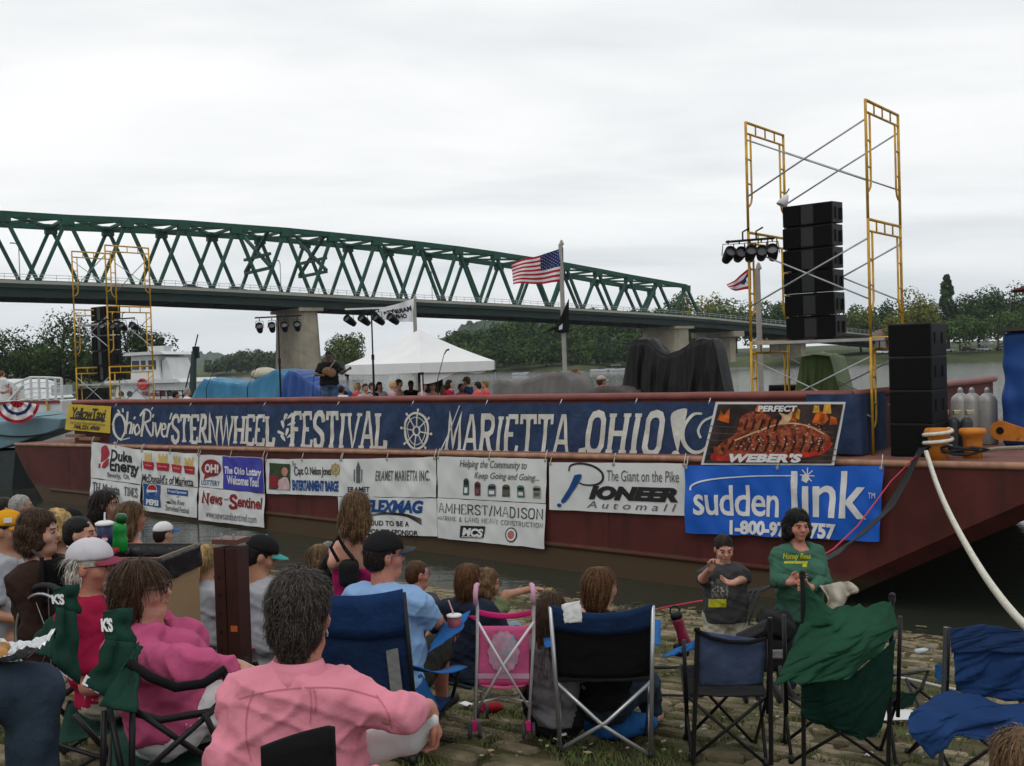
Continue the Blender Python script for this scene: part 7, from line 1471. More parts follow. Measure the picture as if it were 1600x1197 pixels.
person('man in a dark cap further back left of the teal chair', (112, 818, 9.2), 90, 'chair', 1.0, 1, 1, .0, ('tee', C_GREYT), None, SK_RED, ('man', 'dark'), cap=(C_BLACK,), h=.025, hh=.014, hands=False)
person('grey haired man at the water near the barge bow', (34, 792, 10.0), 60, 'ground', 1.0, 1, 1, .0, ('tee', C_CHAR), None, SK_TAN, ('short', 'silver'), h=.025, hh=.014, hands=False)
person('dark haired person at the far left edge near the water', (9, 795, 10.5), 60, 'ground', 1.0, 1, 1, .0, ('tee', C_BLACK), None, SK_TAN, ('short', 'dark'), h=.025, hh=.014, hands=False)
lh = person('woman with long dark hair in a navy top on the teal chair', (166, 789, 8.4), 82, 'chair', 1.05, 1.1, .95, .06, ('tee', C_NAVYT), None, SK_FAIR, ('long', 'dark'), h=.018, hh=.011, nstr=2720, hands=False, hy=10)
chair_for(lh, 'teal chair back below the long dark haired woman', C_TEAL, heading=30, w=.7, bh=.44)
bw = person('woman with long brown hair and bare shoulders right of the teal chair', (206, 808, 8.0), 50, 'chair', 1.05, 1.1, .95, .02, ('tank', C_BLACK), None, SK_RED, ('long', 'lightbrown'), h=.018, hh=.011, nstr=2720, hands=False)
person('child in a white cap low behind the cardboard bin', (256, 834, 10.0), 45, 'ground', .9, 1, 1, .0, ('tee', C_BRB), None, SK_FAIR, ('short', 'dark'), cap=(C_WHITE, C_BRB), h=.022, hh=.013, hands=False)
bl = person('girl with long blonde ponytail in a pale grey tee left of the brown cabinet', (322, 876, 7.0), 25, 'chair', .95, .95, .9, .02, ('tee', C_GREYT), ('shorts', C_JEAN, None), SK_FAIR, ('pony', 'blonde'), face=False, h=.016, hh=.011, nstr=2040)
chair_for(bl, 'low red camp chair with black legs under the ponytail girl', C_REDC, heading=25, w=.5, bh=.34, group='folding camp chairs')
gm = person('man in a pale grey tee right of the brown cabinet', (408, 868, 7.2), 20, 'chair', 1.08, 1.15, 1.05, .16, ('tee', C_GREYT), ('shorts', C_DOLIVE, None), SK_TAN, ('man', 'black'), cap=(C_BLACK, cloth('visor_teal', (.05, .28, .26))), face=True, h=.016, hh=.011, hy=50, hp=-20, tors=.66)
chair_for(gm, 'dark low chair under the man in the pale grey tee', C_BLKC, heading=20, w=.54, bh=.2)
# --- standing girl in magenta
mg = person('girl in a magenta halter dress with brown hair standing by the water', (557, 797, 6.3), 12, 'stand', .98, .82, .82, .02, ('halter', C_MAG), ('trousers', C_MAG, None), SK_FAIR, ('long', 'lightbrown'), face=False, h=.013, hh=.010, nstr=4080, hy=-8, arms={'L': (P(521, 880, 6.2), P(532, 912, 6.4), None), 'R': (P(604, 880, 6.5), P(592, 915, 6.7), None)})
MB(mg['root'] * 0).tube([mg['head'](0.03, -.06, -.17) , mg['N'] - mg['root'] - mg['f'] * .06 - z_ * .05, mg['N'] - mg['root'] - mg['f'] * .085 - z_ * .18], .014, 6).build('strap', C_MAG, mg['e'])
bag = empty('shoulder_bag', P(545, 890, 6.1), 0, 'black shoulder bag hanging on the arm of the girl in magenta', 'bag'); v = Vol(.03); v.box((0, 0, -.02), (.03, .05, .05), .025); v.build('pouch', .016, C_BLACK, bag); MB().tube([(-.06, 0, .05), (-.1, -.02, .14), (-.06, 0, .2), (-.02, .02, .12), (.03, 0, .06)], .012, 6).build('strap', C_BLACK, bag)
# --- man in light blue
bm_ = person('man in a black cap and light blue tee on a big blue chair', (601, 868, 5.85), 22, 'chair', 1.06, 1.2, 1.05, .02, ('tee', C_LBLUE), ('shorts', C_DOLIVE, M_SHOE), SK_RED, ('man', 'dark'), cap=(C_BLACK, C_CHAR), face=True, h=.013, hh=.010, nstr=510, hy=42, arms={'R': (P(680, 968, 5.95), P(698, 985, 6.4), {'curl': .6}), 'L': 'lap'}, legs={'R': (P(688, 1010, 6.45), P(690, 1090, 6.55)), 'L': (P(630, 1000, 6.6), P(640, 1085, 6.8))}, glasses='sun')
cb = chair_for(bm_, 'large blue camp chair with grey mesh sides under the man in light blue', C_NAVC, heading=20, w=.66, bh=.78, fab2=C_BLUC, armfab=C_BRB, fw=.06)
for q in (-1, 1): MB().grid(4, 8, lambda a, b: (q * (.22 + .07 * a), -.275 - .05 * b - .035, .36 + .3 * b + .02 * a)).build('mesh_side', cloth('mesh_grey', (.22, .23, .23)), cb, True)
def flap(nm, q4, m_, ch, sag=.03):
    org = Vector(ch.location); rot = Matrix.Rotation(-ch.rotation_euler.z, 3, 'Z'); a, b, c, d_ = [rot @ (P(*q) - org) for q in q4]
    mm = MB(); mm.grid(10, 10, lambda u_, w_: a * (1 - u_) * (1 - w_) + b * u_ * (1 - w_) + c * u_ * w_ + d_ * (1 - u_) * w_ - Vector((0, 0, sag * math.sin(math.pi * u_) * math.sin(math.pi * w_))) + Vector((.012 * nz(u_ * 4, w_ * 4), .012 * nz(u_ * 4, w_ * 4, 5), 0))); return mm.build(nm, m_, ch, True, solid=.006)
flap('seat_flap', [(600, 1050, 5.6), (652, 1042, 5.8), (686, 1105, 5.75), (640, 1140, 5.5)], C_BRB, cb); flap('armrest_tray', [(667, 1022, 5.7), (690, 978, 6.0), (735, 955, 6.2), (722, 985, 5.95)], C_BRB, cb, 0)
cup = empty('drink_cup', P(710, 975, 6.0), 0, 'white paper cup with lid and straw standing on the blue armrest', 'cup'); m = MB(); m.lathe([(.03, -.06), (.042, .045)], 16); m.build('cup', mat('cup_maroon', (.2, .05, .07), .5, 0, .5, 20), cup, True); MB().lathe([(.045, .045), (.045, .055), (.02, .06)], 16).build('lid', M_INKW, cup, True); MB().tube([(.0, 0, .05), (-.03, 0, .14)], .005, 6).build('straw', mat('straw_pink', (.6, .35, .35)), cup)
# --- water-side row
person('dark haired woman sitting low behind the blue chair, left of the magenta girl', (527, 888, 7.6), 30, 'ground', .95, 1, 1, .0, ('tee', C_BLUC), None, SK_TAN, ('curly', 'black'), h=.018, hh=.012, nstr=1530, hands=False)
person('girl in a dark red top sitting near the water left of the magenta girl', (500, 868, 9.0), 55, 'ground', .85, .95, .9, .0, ('tee', C_RED), None, SK_FAIR, ('long', 'lightbrown'), h=.018, hh=.012, nstr=1020, hands=False)
person('small pale haired child beside the girl in dark red', (515, 858, 9.4), 80, 'ground', .62, .9, .9, .0, ('tee', C_GREYT), None, SK_FAIR, ('short', 'silver'), h=.018, hh=.012, hands=False)
person('man with cropped hair and blue sunglasses on his head near the water', (653, 897, 9.0), 40, 'ground', 1.0, 1.2, 1.05, .0, ('tee', C_CHAR), None, SK_RED, ('man', 'auburn'), h=.018, hh=.011, hy=25, glasses='sun', hands=False)
nv = person('woman in a navy tee with auburn hair leaning on one arm, back to us', (733, 905, 8.0), 30, 'ground', 1.02, 1.25, 1.1, .03, ('tee', C_NAVYT), ('trousers', C_JEAN, None), SK_FAIR, ('bob', 'auburn'), face=False, h=.015, hh=.011, nstr=2720, arms={'L': ((-.16, .0, -.22), (-.2, .05, -.42), None), 'R': ((.12, .12, -.26), (.05, .3, -.32), None)})
cm_ = person('woman in a camouflage tee with streaked hair pointing to the right', (763, 912, 8.8), 60, 'ground', 1.0, 1.15, 1, .0, ('tee', C_CAMO), ('trousers', cloth('jeans_light', (.2, .3, .42)), None), SK_TAN, ('curly', 'lightbrown'), h=.015, hh=.010, nstr=2040, hy=10, glasses='rim', arms={'R': (P(790, 930, 8.7), P(826, 921, 8.8), {'d': (1, .1, .05), 'n': (0, 0, -1), 'curl': .25})})
gs = person('girl with long brown hair in a grey top sitting on the ground, back to us', (862, 952, 6.35), 5, 'ground', .95, .95, .9, .03, ('tee', C_DGREY), ('trousers', C_BLACK, None), SK_FAIR, ('long', 'brown'), face=False, h=.013, hh=.010, nstr=4420, tors=.62)
person('small blonde child in pink beside the girl in the grey top', (858, 934, 8.2), -10, 'ground', .66, .95, .9, .0, ('tee', C_CORAL), None, SK_FAIR, ('short', 'blonde'), face=False, h=.016, hh=.011, nstr=1190, hands=False)
nw = person('woman with brown hair on the navy chair with silver legs', (940, 916, 6.45), 30, 'chair', 1.02, 1.1, 1, .06, ('tee', C_BLACK), ('trousers', C_JEAN, None), SK_FAIR, ('bob', 'auburn'), h=.014, hh=.010, nstr=3400, hy=25, arms={'L': (P(905, 960, 6.3), P(888, 985, 6.5), None), 'R': 'lap'})
sc_ = camp_chair('navy and black camp chair with silver legs beside the pink stroller', Vector((PG(952, 1180).x, PG(952, 1180).y + .30, gz(PG(952, 1180).x, PG(952, 1180).y + .3))), 4, .46, C_BLKC, M_FRS, w=.56, bh=.46, fab2=C_NAVC, straight=True, tilt=.10, armfab=C_BRB, dep=.5)
flap('pillow_tag', [(877, 945, 5.5), (906, 938, 5.5), (910, 972, 5.48), (882, 974, 5.48)], C_WHITE, sc_, 0); flap('armrest_tray', [(1035, 1025, 5.75), (1085, 1000, 6.1), (1084, 1015, 6.05), (1040, 1028, 5.7)], C_BRB, sc_, 0)
# --- boy and woman standing
by = person('boy in a dark grey tee holding something small, standing by the red line', (1131, 857, 8.4), 178, 'stand', .92, 1.08, .95, .0, ('tee', C_CHAR), ('shorts', C_KHAKI, M_SHOE), SK_FAIR, ('man', 'dark'), h=.012, hh=.0085, nstr=850, hp=-14, tors=.50, arms={'R': (P(1098, 904, 8.3), P(1110, 888, 8.1), {'d': (.35, -.3, 1), 'n': (.4, -.9, 0), 'curl': 1.0}), 'L': (P(1160, 905, 8.35), P(1146, 911, 8.1), {'d': (-1, -.3, .1), 'n': (0, -.2, 1), 'curl': .7})}, group='standing spectators')
def print_on(p, name, quad, m_, d): mm = MB(p['root']); mm.add([P(x, y, d) for x, y in quad], [tuple(range(len(quad)))]); return mm.build(name, m_, p['e'])
def snap(p, name, poly, m_, off=.006, dfb=8.2):
    """flat print laid on the shirt: every point dropped onto the shirt's own surface"""
    sh_ = [c for c in p['e'].children if c.name.startswith('shirt')][0]; me = sh_.data; from mathutils.bvhtree import BVHTree
    if 'bvh' not in p: p['bvh'] = BVHTree.FromPolygons([v_.co.copy() for v_ in me.vertices], [tuple(q.vertices) for q in me.polygons])
    mm = MB()
    for V2, F2 in poly:
        pts = []
        for x, y in V2:
            rd = ray(x, y).normalized(); hit = p['bvh'].ray_cast(EYE - p['root'], rd); q = hit[0] if hit[0] is not None else P(x, y, dfb) - p['root']; pts.append(q - rd * off)
        mm.add(pts, F2)
    return mm.build(name, m_, p['e'])
def quadgrid(x0, y0, x1, y1, nx=8, ny=6): return ([(x0 + (x1 - x0) * i / nx, y0 + (y1 - y0) * j / ny) for j in range(ny + 1) for i in range(nx + 1)], [(j * (nx + 1) + i, j * (nx + 1) + i + 1, (j + 1) * (nx + 1) + i + 1, (j + 1) * (nx + 1) + i) for j in range(ny) for i in range(nx)])
def textquad(txt, x0, y0, x1, y1, bold=.02, shear=0):
    vv, ff = font_mesh(txt, bold, shear, 1, 2); a = max(q[0] for q in vv); b = max(q[1] for q in vv); l = min(q[1] for q in vv); return ([(x0 + (x1 - x0) * x / a, y1 + (y0 - y1) * (y - l) / (b - l)) for x, y in vv], ff)
def seam(p, pts, w_, m_, dfb): snap(p, 'seam', [ribbon(spline(pts, 6), w_)], m_, .004, dfb)
M_SEAM = cloth('pink_seam', (.50, .16, .21)); M_SEAMR = cloth('rose_seam', (.34, .03, .11))
for q in ([(372, 1092), (420, 1080), (480, 1074), (540, 1076), (592, 1090)], [(396, 1080), (386, 1110), (384, 1150), (392, 1190)], [(588, 1085), (604, 1110), (612, 1140)], [(484, 1076), (486, 1100), (484, 1130)], [(490, 1076), (493, 1095), (492, 1115)]): seam(pk, q, 1.6, M_SEAM, 3.0)
M_PY = mat('print_yellow', (.42, .40, .02), .7, 0, .2, 30)
snap(by, 'shirt_print', [quadgrid(1107, 936, 1135, 949)], M_PY); snap(by, 'shirt_print', [quadgrid(1111, 905, 1138, 934)], mat('print_speckle', (.05, .05, .045), .7, 0, .9, 60, dirt=((.30, .30, .26), 55, .52, .6)), .005)
gw = person('woman with dark curly hair in a green long sleeved shirt, standing and talking', (1247, 822, 8.3), 176, 'stand', 1.0, 1.08, .88, .0, ('long', C_GREEN), ('trousers', C_JEAN, M_SHOE), SK_RED, ('curly', 'black'), h=.012, hh=.0085, nstr=2550, bust=1.2, hy=-4, arms={'R': (P(1213, 908, 8.2), P(1234, 910, 7.95), {'d': (1, -.2, .5), 'n': (.2, -1, .2), 'curl': .45}), 'L': (P(1288, 908, 8.25), P(1266, 918, 7.95), {'d': (-1, -.2, .2), 'n': (0, -1, .1), 'curl': .6})}, group='standing spectators')
snap(gw, 'shirt_print', [textquad('Honey Bees', 1223, 864, 1267, 876, .03, .2)], M_PY); snap(gw, 'shirt_print', [quadgrid(1225, 877, 1262, 880.5), quadgrid(1254, 880, 1261, 886, 3, 3)], M_PY)
for q in (-1, 1):
    el = gw['S']['R' if q > 0 else 'L']; MB().tube([el + Vector((0, -.072, .03)), el + Vector((-q * -.0, -.085, -.03)), el + Vector((q * .03, -.08, -.1))], .004, 5).build('seam', M_INKW, gw['e'])
jk = empty('grey_jacket', P(1300, 935, 8.0), 0, 'light grey jacket held over the arm of the woman in green', 'jacket'); mm = MB(P(1300, 935, 8.0)); mm.grid(24, 20, lambda a, b: P(1280 + 46 * a + 6 * math.sin(b * 4), 908 + 55 * b * (.75 + .35 * math.sin(a * 5)) + 8 * (1 - a), 8.0 + .05 * math.sin(a * 11 + b * 2) + .03 * nz(a * 6, b * 6)) - Vector((0, .12 * math.sin(math.pi * min(b * 1.2, 1)), 0))); mm.build('cloth', C_KHAKI, jk, True, solid=.01)
person('brown haired head at the bottom right corner', (1598, 1210, 2.6), 0, 'chair', 1.0, 1, 1, .03, ('tee', C_CHAR), None, SK_FAIR, ('short', 'lightbrown'), face=False, h=.02, hh=.012, nstr=2720, hands=False)
# --- person at the lower left with only a jeans leg and a tray in view
jl = empty('person', P(-120, 1150, 3.3), 0, 'person at the lower left, only a knee in blue jeans in view', 'person', 'spectators on the landing'); v = Vol(.05); a_, b_, c_ = [P(*q) - Vector(jl.location) for q in ((-150, 1075, 3.1), (52, 1082, 3.35), (52, 1290, 3.3))]
v.cap(a_, b_, .12, .085); v.cap(b_, c_, .085, .075); v.ell(a_ + Vector((-.1, 0, .1)), (.2, .2, .22)); v.build('trousers', .013, C_JEAN, jl, lambda q: .008 * nz(q.x * 10, q.y * 10, q.z * 8) + .006 * nz(q.x * 22, q.y * 22, q.z * 18)); vb = Vol(.05); vb.cap(a_, b_, .08, .06); vb.cap(b_, c_, .06, .05); vb.ell(a_ + Vector((-.1, 0, .5)), (.2, .15, .3)); vb.ell(a_ + Vector((-.1, 0, .95)), (.08, .1, .11)); vb.cap(a_ + Vector((-.1, 0, .1)), a_ + Vector((-.1, 0, .9)), .12, .06); vb.build('body', .02, SK_FAIR, jl); vs_ = Vol(.05); vs_.ell(a_ + Vector((-.1, 0, .45)), (.24, .19, .36)); vs_.build('shirt', .02, C_CHAR, jl)
ft = empty('food_tray', P(8, 1030, 3.3), 0, 'crumpled foil tray of food at the left edge', 'tray'); m = MB(); m.grid(18, 12, lambda a, b: (-.12 + .24 * a, -.1 + .2 * b, .04 * (abs(a - .5) * 2) ** 2 + .03 * (abs(b - .5) * 2) ** 2 + .014 * nz(a * 13, b * 13) + .07 * (a - .5) * 0)); m.build('foil', mat('foil', (.62, .64, .66), .28, .85, .1, 20, .6, 60), ft, solid=.002); v = Vol(.02); [v.ell((random.uniform(-.08, .05), random.uniform(-.06, .05), .03), (.03, .025, .02)) for _ in range(7)]; v.build('food', .01, mat('food_gold', (.40, .19, .05), .6, 0, .4, 30), ft)
# ================================================================== ON STAGE
ST = 'people on the stage'
gp = person('guitar player in a black shirt and jeans standing beside the tent', (513, 556, 26.0), 165, 'stand', 1.0, 1.35, 1.1, .0, ('tee', C_BLACK), ('trousers', cloth('jeans_mid', (.05, .09, .16)), M_SHOE), SK_DARK, ('man', 'black'), h=.025, hh=.022, hands=False, group=ST, hp=-15, arms={'R': ((.12, .12, -.22), (.0, .24, -.24), None), 'L': ((-.12, .12, -.2), (-.28, .26, -.1), None)})
gt = empty('guitar', gp['root'] + Vector((0, 0, 0)), 0, 'electric guitar held by the guitar player', 'guitar'); c = P(512, 580, 25.75) - gp['root']; v = Vol(.03); v.ell(c, (.15, .03, .11)); v.ell(c + Vector((.1, 0, -.05)), (.12, .03, .12)); v.build('body', .02, mat('guitar_sunburst', (.16, .09, .05), .3), gt); MB().bar(c, P(524, 563, 25.7) - gp['root'], .05, .025).build('neck', mat('guitar_neck', (.25, .2, .15)), gt)
tents = [((533, 609), 'white', 'dark', 'person in white at the left leg of the tent', 0), ((539, 617), 'black', 'black', 'dark haired child low at the left leg of the tent', 0), ((559, 604), 'coral', 'blonde', 'blonde person in coral under the left part of the tent', 60), ((571, 606), 'grey', 'dark', 'dark haired person in grey next to the blonde in coral', 150), ((582, 604), 'black', 'brown', 'person in black just left of the tent light stand', 120), ((593, 603), 'white', 'dark', 'dark haired woman in white right of the tent light stand', 150), ((615, 602), 'pinkw', 'blonde', 'blonde woman in white and pink in the middle of the tent', 90), ((624, 599), 'tan', 'auburn', 'auburn haired woman behind the blonde in white and pink', 100), ((642, 601), 'black', 'black', 'large man in black left of the tent front leg', 170), ((661, 603), 'pinkw', 'auburn', 'woman in pale pink right of the tent front leg', 90), ((676, 604), 'black', 'brown', 'woman in a black strap top under the right part of the tent', 175), ((695, 608), 'red', 'blonde', 'blonde girl in red low in front of the right tent seats', 120), ((703, 600), 'red', 'dark', 'dark haired woman in red beneath the microphone', 100), ((721, 606), 'red', 'black', 'dark haired person in red left of the man with a hat', 150), ((729, 596), 'navy', 'grey', 'man in a navy tee and brown hat under the right of the tent', -70), ((746, 603), 'coral', 'dark', 'man in coral red at the right edge of the tent', -60), ((757, 601), 'coral', 'blonde', 'blonde woman behind the man in coral red', -100)]
cm = {'white': C_WHITE, 'black': C_BLACK, 'coral': C_CORAL, 'grey': C_GREYT, 'pinkw': cloth('pale_pink', (.5, .3, .34)), 'tan': cloth('tan_top', (.4, .25, .2)), 'red': C_RED, 'navy': cloth('navy_stage', (.02, .035, .08))}
for i, ((x, y), c, hk, lab, hdg) in enumerate(tents):
    dd = 27.6 + (i % 3) * .7; person(lab, (x, y, dd), hdg, 'chair', 1.0, 1.25 if i in (8, 14, 15) else 1.0, 1, .03, ('tank' if i in (10, 7) else 'tee', cm[c]), None, SK_DARK if i in (8, 13) else SK_FAIR, (('long' if i in (5, 9, 10, 11, 12) else 'short'), hk), cap=(cloth('hat_brown', (.12, .08, .05)),) if i == 14 else None, h=.035, hh=.028, hands=False, group=ST, face=hdg > 80)
person('woman in coral red with a cap sitting right of the flagpole', (900, 583, 22.3), 120, 'chair', 1.0, 1.1, 1, .02, ('tee', C_CORAL), None, SK_TAN, ('short', 'lightbrown'), h=.03, hh=.024, hands=False, group=ST); person('man in coral red with a tan cap reclining left of the black tarp', (940, 596, 22.0), 60, 'chair', .98, 1.2, 1, .02, ('tee', C_CORAL), None, SK_TAN, ('man', 'brown'), cap=(C_KHAKI,), h=.03, hh=.024, hands=False, group=ST, arms={'L': ((-.2, .2, -.15), (-.45, .2, -.2), None)})
person('dark haired person in red at the left end of the blue tarp', (275, 617, 30.5), 60, 'chair', 1, 1, 1, 0, ('tee', C_RED), None, SK_TAN, ('man', 'black'), h=.035, hh=.028, hands=False, group=ST); person('fair haired person in white touching the blue tarp', (293, 612, 30.5), 60, 'chair', 1, 1, 1, 0, ('tee', C_WHITE), None, SK_FAIR, ('short', 'silver'), h=.035, hh=.028, hands=False, group=ST)
person('person in white on the upper deck of the excursion boat', (4, 584, 40.5), 30, 'chair', 1, 1, 1, 0, ('tee', C_WHITE), None, SK_RED, ('short', 'auburn'), h=.045, hh=.035, hands=False, group='people on the boats', face=False)
# ================================================================== EMPTY CHAIRS AND THINGS ON THE LANDING
# navy empty chair
def at_feet(px, py, fwd=.25): p = PG(px, py); p.y += fwd; p.z = gz(p.x, p.y); return p
c2 = camp_chair('empty grey blue camp chair with black frame left of the draped green chair', at_feet(1146, 1192), 6, .42, C_BLKC, w=.46, bh=.34, fab2=None, tilt=.06, group='folding camp chairs', back=False, arms=False)
flap('backrest', [(1086, 985, 5.55), (1196, 1000, 5.58), (1192, 1070, 5.62), (1092, 1072, 5.6)], cloth('chair_greyblue', (.045, .065, .12), .35, .15), c2, .06)
MB().tube([Matrix.Rotation(-c2.rotation_euler.z, 3, 'Z') @ (P(x, y, 5.54) - Vector(c2.location)) for x, y in ((1085, 983), (1110, 996), (1140, 1003), (1170, 1004), (1197, 998))], .012, 7).build('top_edge', C_BLKC, c2)
def lpt(ch, px, py, d): return Matrix.Rotation(-ch.rotation_euler.z, 3, 'Z') @ (P(px, py, d) - Vector(ch.location))
for a_, b_ in (((1083, 1195), (1090, 980)), ((1205, 1195), (1203, 965))): MB().tube([lpt(c2, *a_, 5.62), lpt(c2, *b_, 5.55)], .013, 8).build('back_post', M_FRB, c2)
# green draped chair: fabric blown loose over the frame
c3 = camp_chair('empty camp chair with its green fabric blown loose over the frame', at_feet(1330, 1200), 10, .44, C_FOREST, w=.62, bh=.5, tilt=.08, group='green camp chairs', back=False, arms=False, seat=False)
G1 = cloth('chair_green_light', (.015, .062, .034), .35, .12)
def drape(nm, rows, m_, ch, amp=.03, seed=0.0, th=.006):
    """rows of photo points with depths, lofted into one sheet with folds"""
    R_ = [[lpt(ch, *q) for q in row] for row in rows]; n = len(R_); k = len(R_[0])
    def fn(a, b):
        t = b * (n - 1); i = min(int(t), n - 2); f = t - i; u_ = a * (k - 1); j = min(int(u_), k - 2); g = u_ - j; f = f * f * (3 - 2 * f) * .5 + f * .5; g = g * g * (3 - 2 * g) * .5 + g * .5
        p = R_[i][j].lerp(R_[i][j + 1], g).lerp(R_[i + 1][j].lerp(R_[i + 1][j + 1], g), f); w = amp * (nz(a * 2.5 + seed, b * 1.6, seed) + .85 * nz((a + b * .7) * 6.5, (b - a) * 1.1, seed + 3) + .4 * nz((a * .8 + b * 1.2) * 13, (b - a) * 2.5, seed + 6) + .1 * nz(a * 18, b * 16, seed)); return p + Vector((.3 * w, w, .35 * w))
    mm = MB(); mm.grid(52, 52, fn); return mm.build(nm, m_, ch, True, solid=th)
drape('loose_fabric', [[(1250, 902, 5.8), (1300, 948, 5.6), (1345, 950, 5.6), (1392, 938, 5.7)], [(1252, 975, 5.7), (1305, 985, 5.5), (1350, 985, 5.45), (1402, 985, 5.6)], [(1228, 1035, 5.65), (1290, 1025, 5.42), (1350, 1010, 5.4), (1385, 1010, 5.5)], [(1212, 1066, 5.6), (1262, 1068, 5.45), (1325, 1052, 5.42), (1372, 1020, 5.5)]], G1, c3, .05, 2)
drape('backrest', [[(1254, 1060, 5.62), (1290, 1060, 5.6), (1340, 1048, 5.6), (1398, 1000, 5.65)], [(1252, 1090, 5.66), (1290, 1098, 5.62), (1340, 1100, 5.62), (1394, 1070, 5.68)], [(1251, 1115, 5.68), (1290, 1130, 5.66), (1336, 1142, 5.66), (1376, 1140, 5.7)], [(1252, 1120, 5.7), (1300, 1142, 5.68), (1345, 1157, 5.68), (1368, 1150, 5.7)]], C_FOREST, c3, .03, 5)
for a_, b_ in (((1256, 1197), (1254, 900)), ((1388, 1197), (1394, 935))): MB().tube([lpt(c3, *a_, 5.7), lpt(c3, *b_, 5.72)], .0125, 8).build('back_post', M_FRB, c3)
for x, y, d in ((1254, 898, 5.75), (1394, 934, 5.75)): MB().lathe([(.02, -.02), (.018, .02), (.005, .03)], 8, lpt(c3, x, y, d)).build('post_cap', M_FRB, c3)
drape('arm_sling', [[(1390, 1082, 5.9), (1410, 1080, 6.0), (1432, 1084, 6.1)], [(1392, 1105, 5.9), (1408, 1108, 6.0), (1425, 1100, 6.1)]], C_FOREST, c3, .01); MB().tube([lpt(c3, 1395, 1055, 5.9), lpt(c3, 1430, 1050, 6.1), lpt(c3, 1450, 1048, 6.15), lpt(c3, 1440, 1075, 6.1), lpt(c3, 1425, 1088, 6.1)], .012, 7).build('arm_tube', M_FRB, c3)
# blue chair right with fabric hanging
c4 = camp_chair('empty blue camp chair with loose seat fabric at the right edge', at_feet(1560, 1215), -6, .44, C_BLUC, M_FRB, w=.66, bh=.5, tilt=.08, group='folding camp chairs', back=False, arms=False, seat=False)
drape('backrest', [[(1487, 985, 5.5), (1540, 978, 5.45), (1600, 988, 5.4), (1660, 985, 5.4)], [(1490, 1025, 5.48), (1540, 1022, 5.42), (1600, 1028, 5.38), (1660, 1022, 5.4)], [(1492, 1060, 5.46), (1540, 1070, 5.42), (1600, 1080, 5.38), (1660, 1070, 5.4)], [(1496, 1085, 5.46), (1540, 1092, 5.42), (1600, 1098, 5.38), (1660, 1090, 5.4)]], C_BLUC, c4, .03, 1)
drape('top_band', [[(1484, 982, 5.47), (1540, 976, 5.42), (1600, 985, 5.37), (1660, 982, 5.37)], [(1487, 1022, 5.45), (1540, 1018, 5.39), (1600, 1022, 5.35), (1660, 1018, 5.37)]], C_NAVC, c4, .012, 1)
drape('seat_fabric', [[(1470, 1086, 5.35), (1520, 1084, 5.35), (1570, 1098, 5.35), (1660, 1105, 5.35)], [(1422, 1110, 5.2), (1475, 1118, 5.15), (1560, 1120, 5.2), (1660, 1125, 5.25)], [(1420, 1145, 5.1), (1480, 1138, 5.1), (1560, 1150, 5.15), (1660, 1150, 5.2)], [(1455, 1182, 5.1), (1490, 1148, 5.1), (1560, 1160, 5.15), (1660, 1175, 5.2)]], C_BLUC, c4, .04, 3)
for (a_, b_) in (((1470, 1197), (1478, 980)),): MB().tube([lpt(c4, *a_, 5.55), lpt(c4, *b_, 5.5)], .013, 8).build('back_post', mat('chair_frame_dark_grey', (.10, .105, .11), .4, .4), c4)
drape('cup_pouch', [[(1462, 1040, 5.7), (1474, 1038, 5.6), (1480, 1040, 5.55)], [(1463, 1060, 5.7), (1472, 1066, 5.6), (1480, 1062, 5.55)]], C_BRB, c4, .01)
# brown paired metal cabinet
def cabinet():
    b = P(366, 1012, 6.3); g = gz(b.x, b.y); e = empty('power_cabinet', (b.x, b.y, g), -.32, 'dark brown metal power cabinet with two lids and an orange label', 'cabinet'); top = zat(365, 842, b) - g; mB = mat('cabinet_brown', (.055, .022, .018), .45, .1, .15, 4, dirt=((.03, .014, .012), 3, .5, .7))
    for x, w_ in ((-.043, .078), (.043, .082)):
        bx_ = MB().box((x, 0, top / 2 - .02), (w_, .13, top - .04)).build('housing', mB, e, bevel=.006); MB().box((x, 0, top - .005), (w_ + .008, .14, .03)).build('lid', mat('cabinet_lid', (.12, .055, .045), .45), bx_)
        MB().lathe([(.008, 0), (.008, .03)], 8, (x, -.03, top + .008)).build('latch', M_GALV, bx_)
    MB().box((.05, -.068, top * .52), (.045, .004, .035)).build('label', mat('label_orange', (.6, .14, .03), .6, 0, .2, 60), e)
    for q in range(6): MB().box((-.043, -.068, top * (.3 + q * .1)), (.012, .006, .012)).build('bolt', M_BLK, e)
    for s in (1, -1): MB().tube([(.12 * s, -.05, top * .36), (.16 * s, -.12, top * .30), (.17 * s, -.14, .05), (.2 * s, -.2, .02)], .018, 7).build('conduit', M_BLK, e)
cabinet()
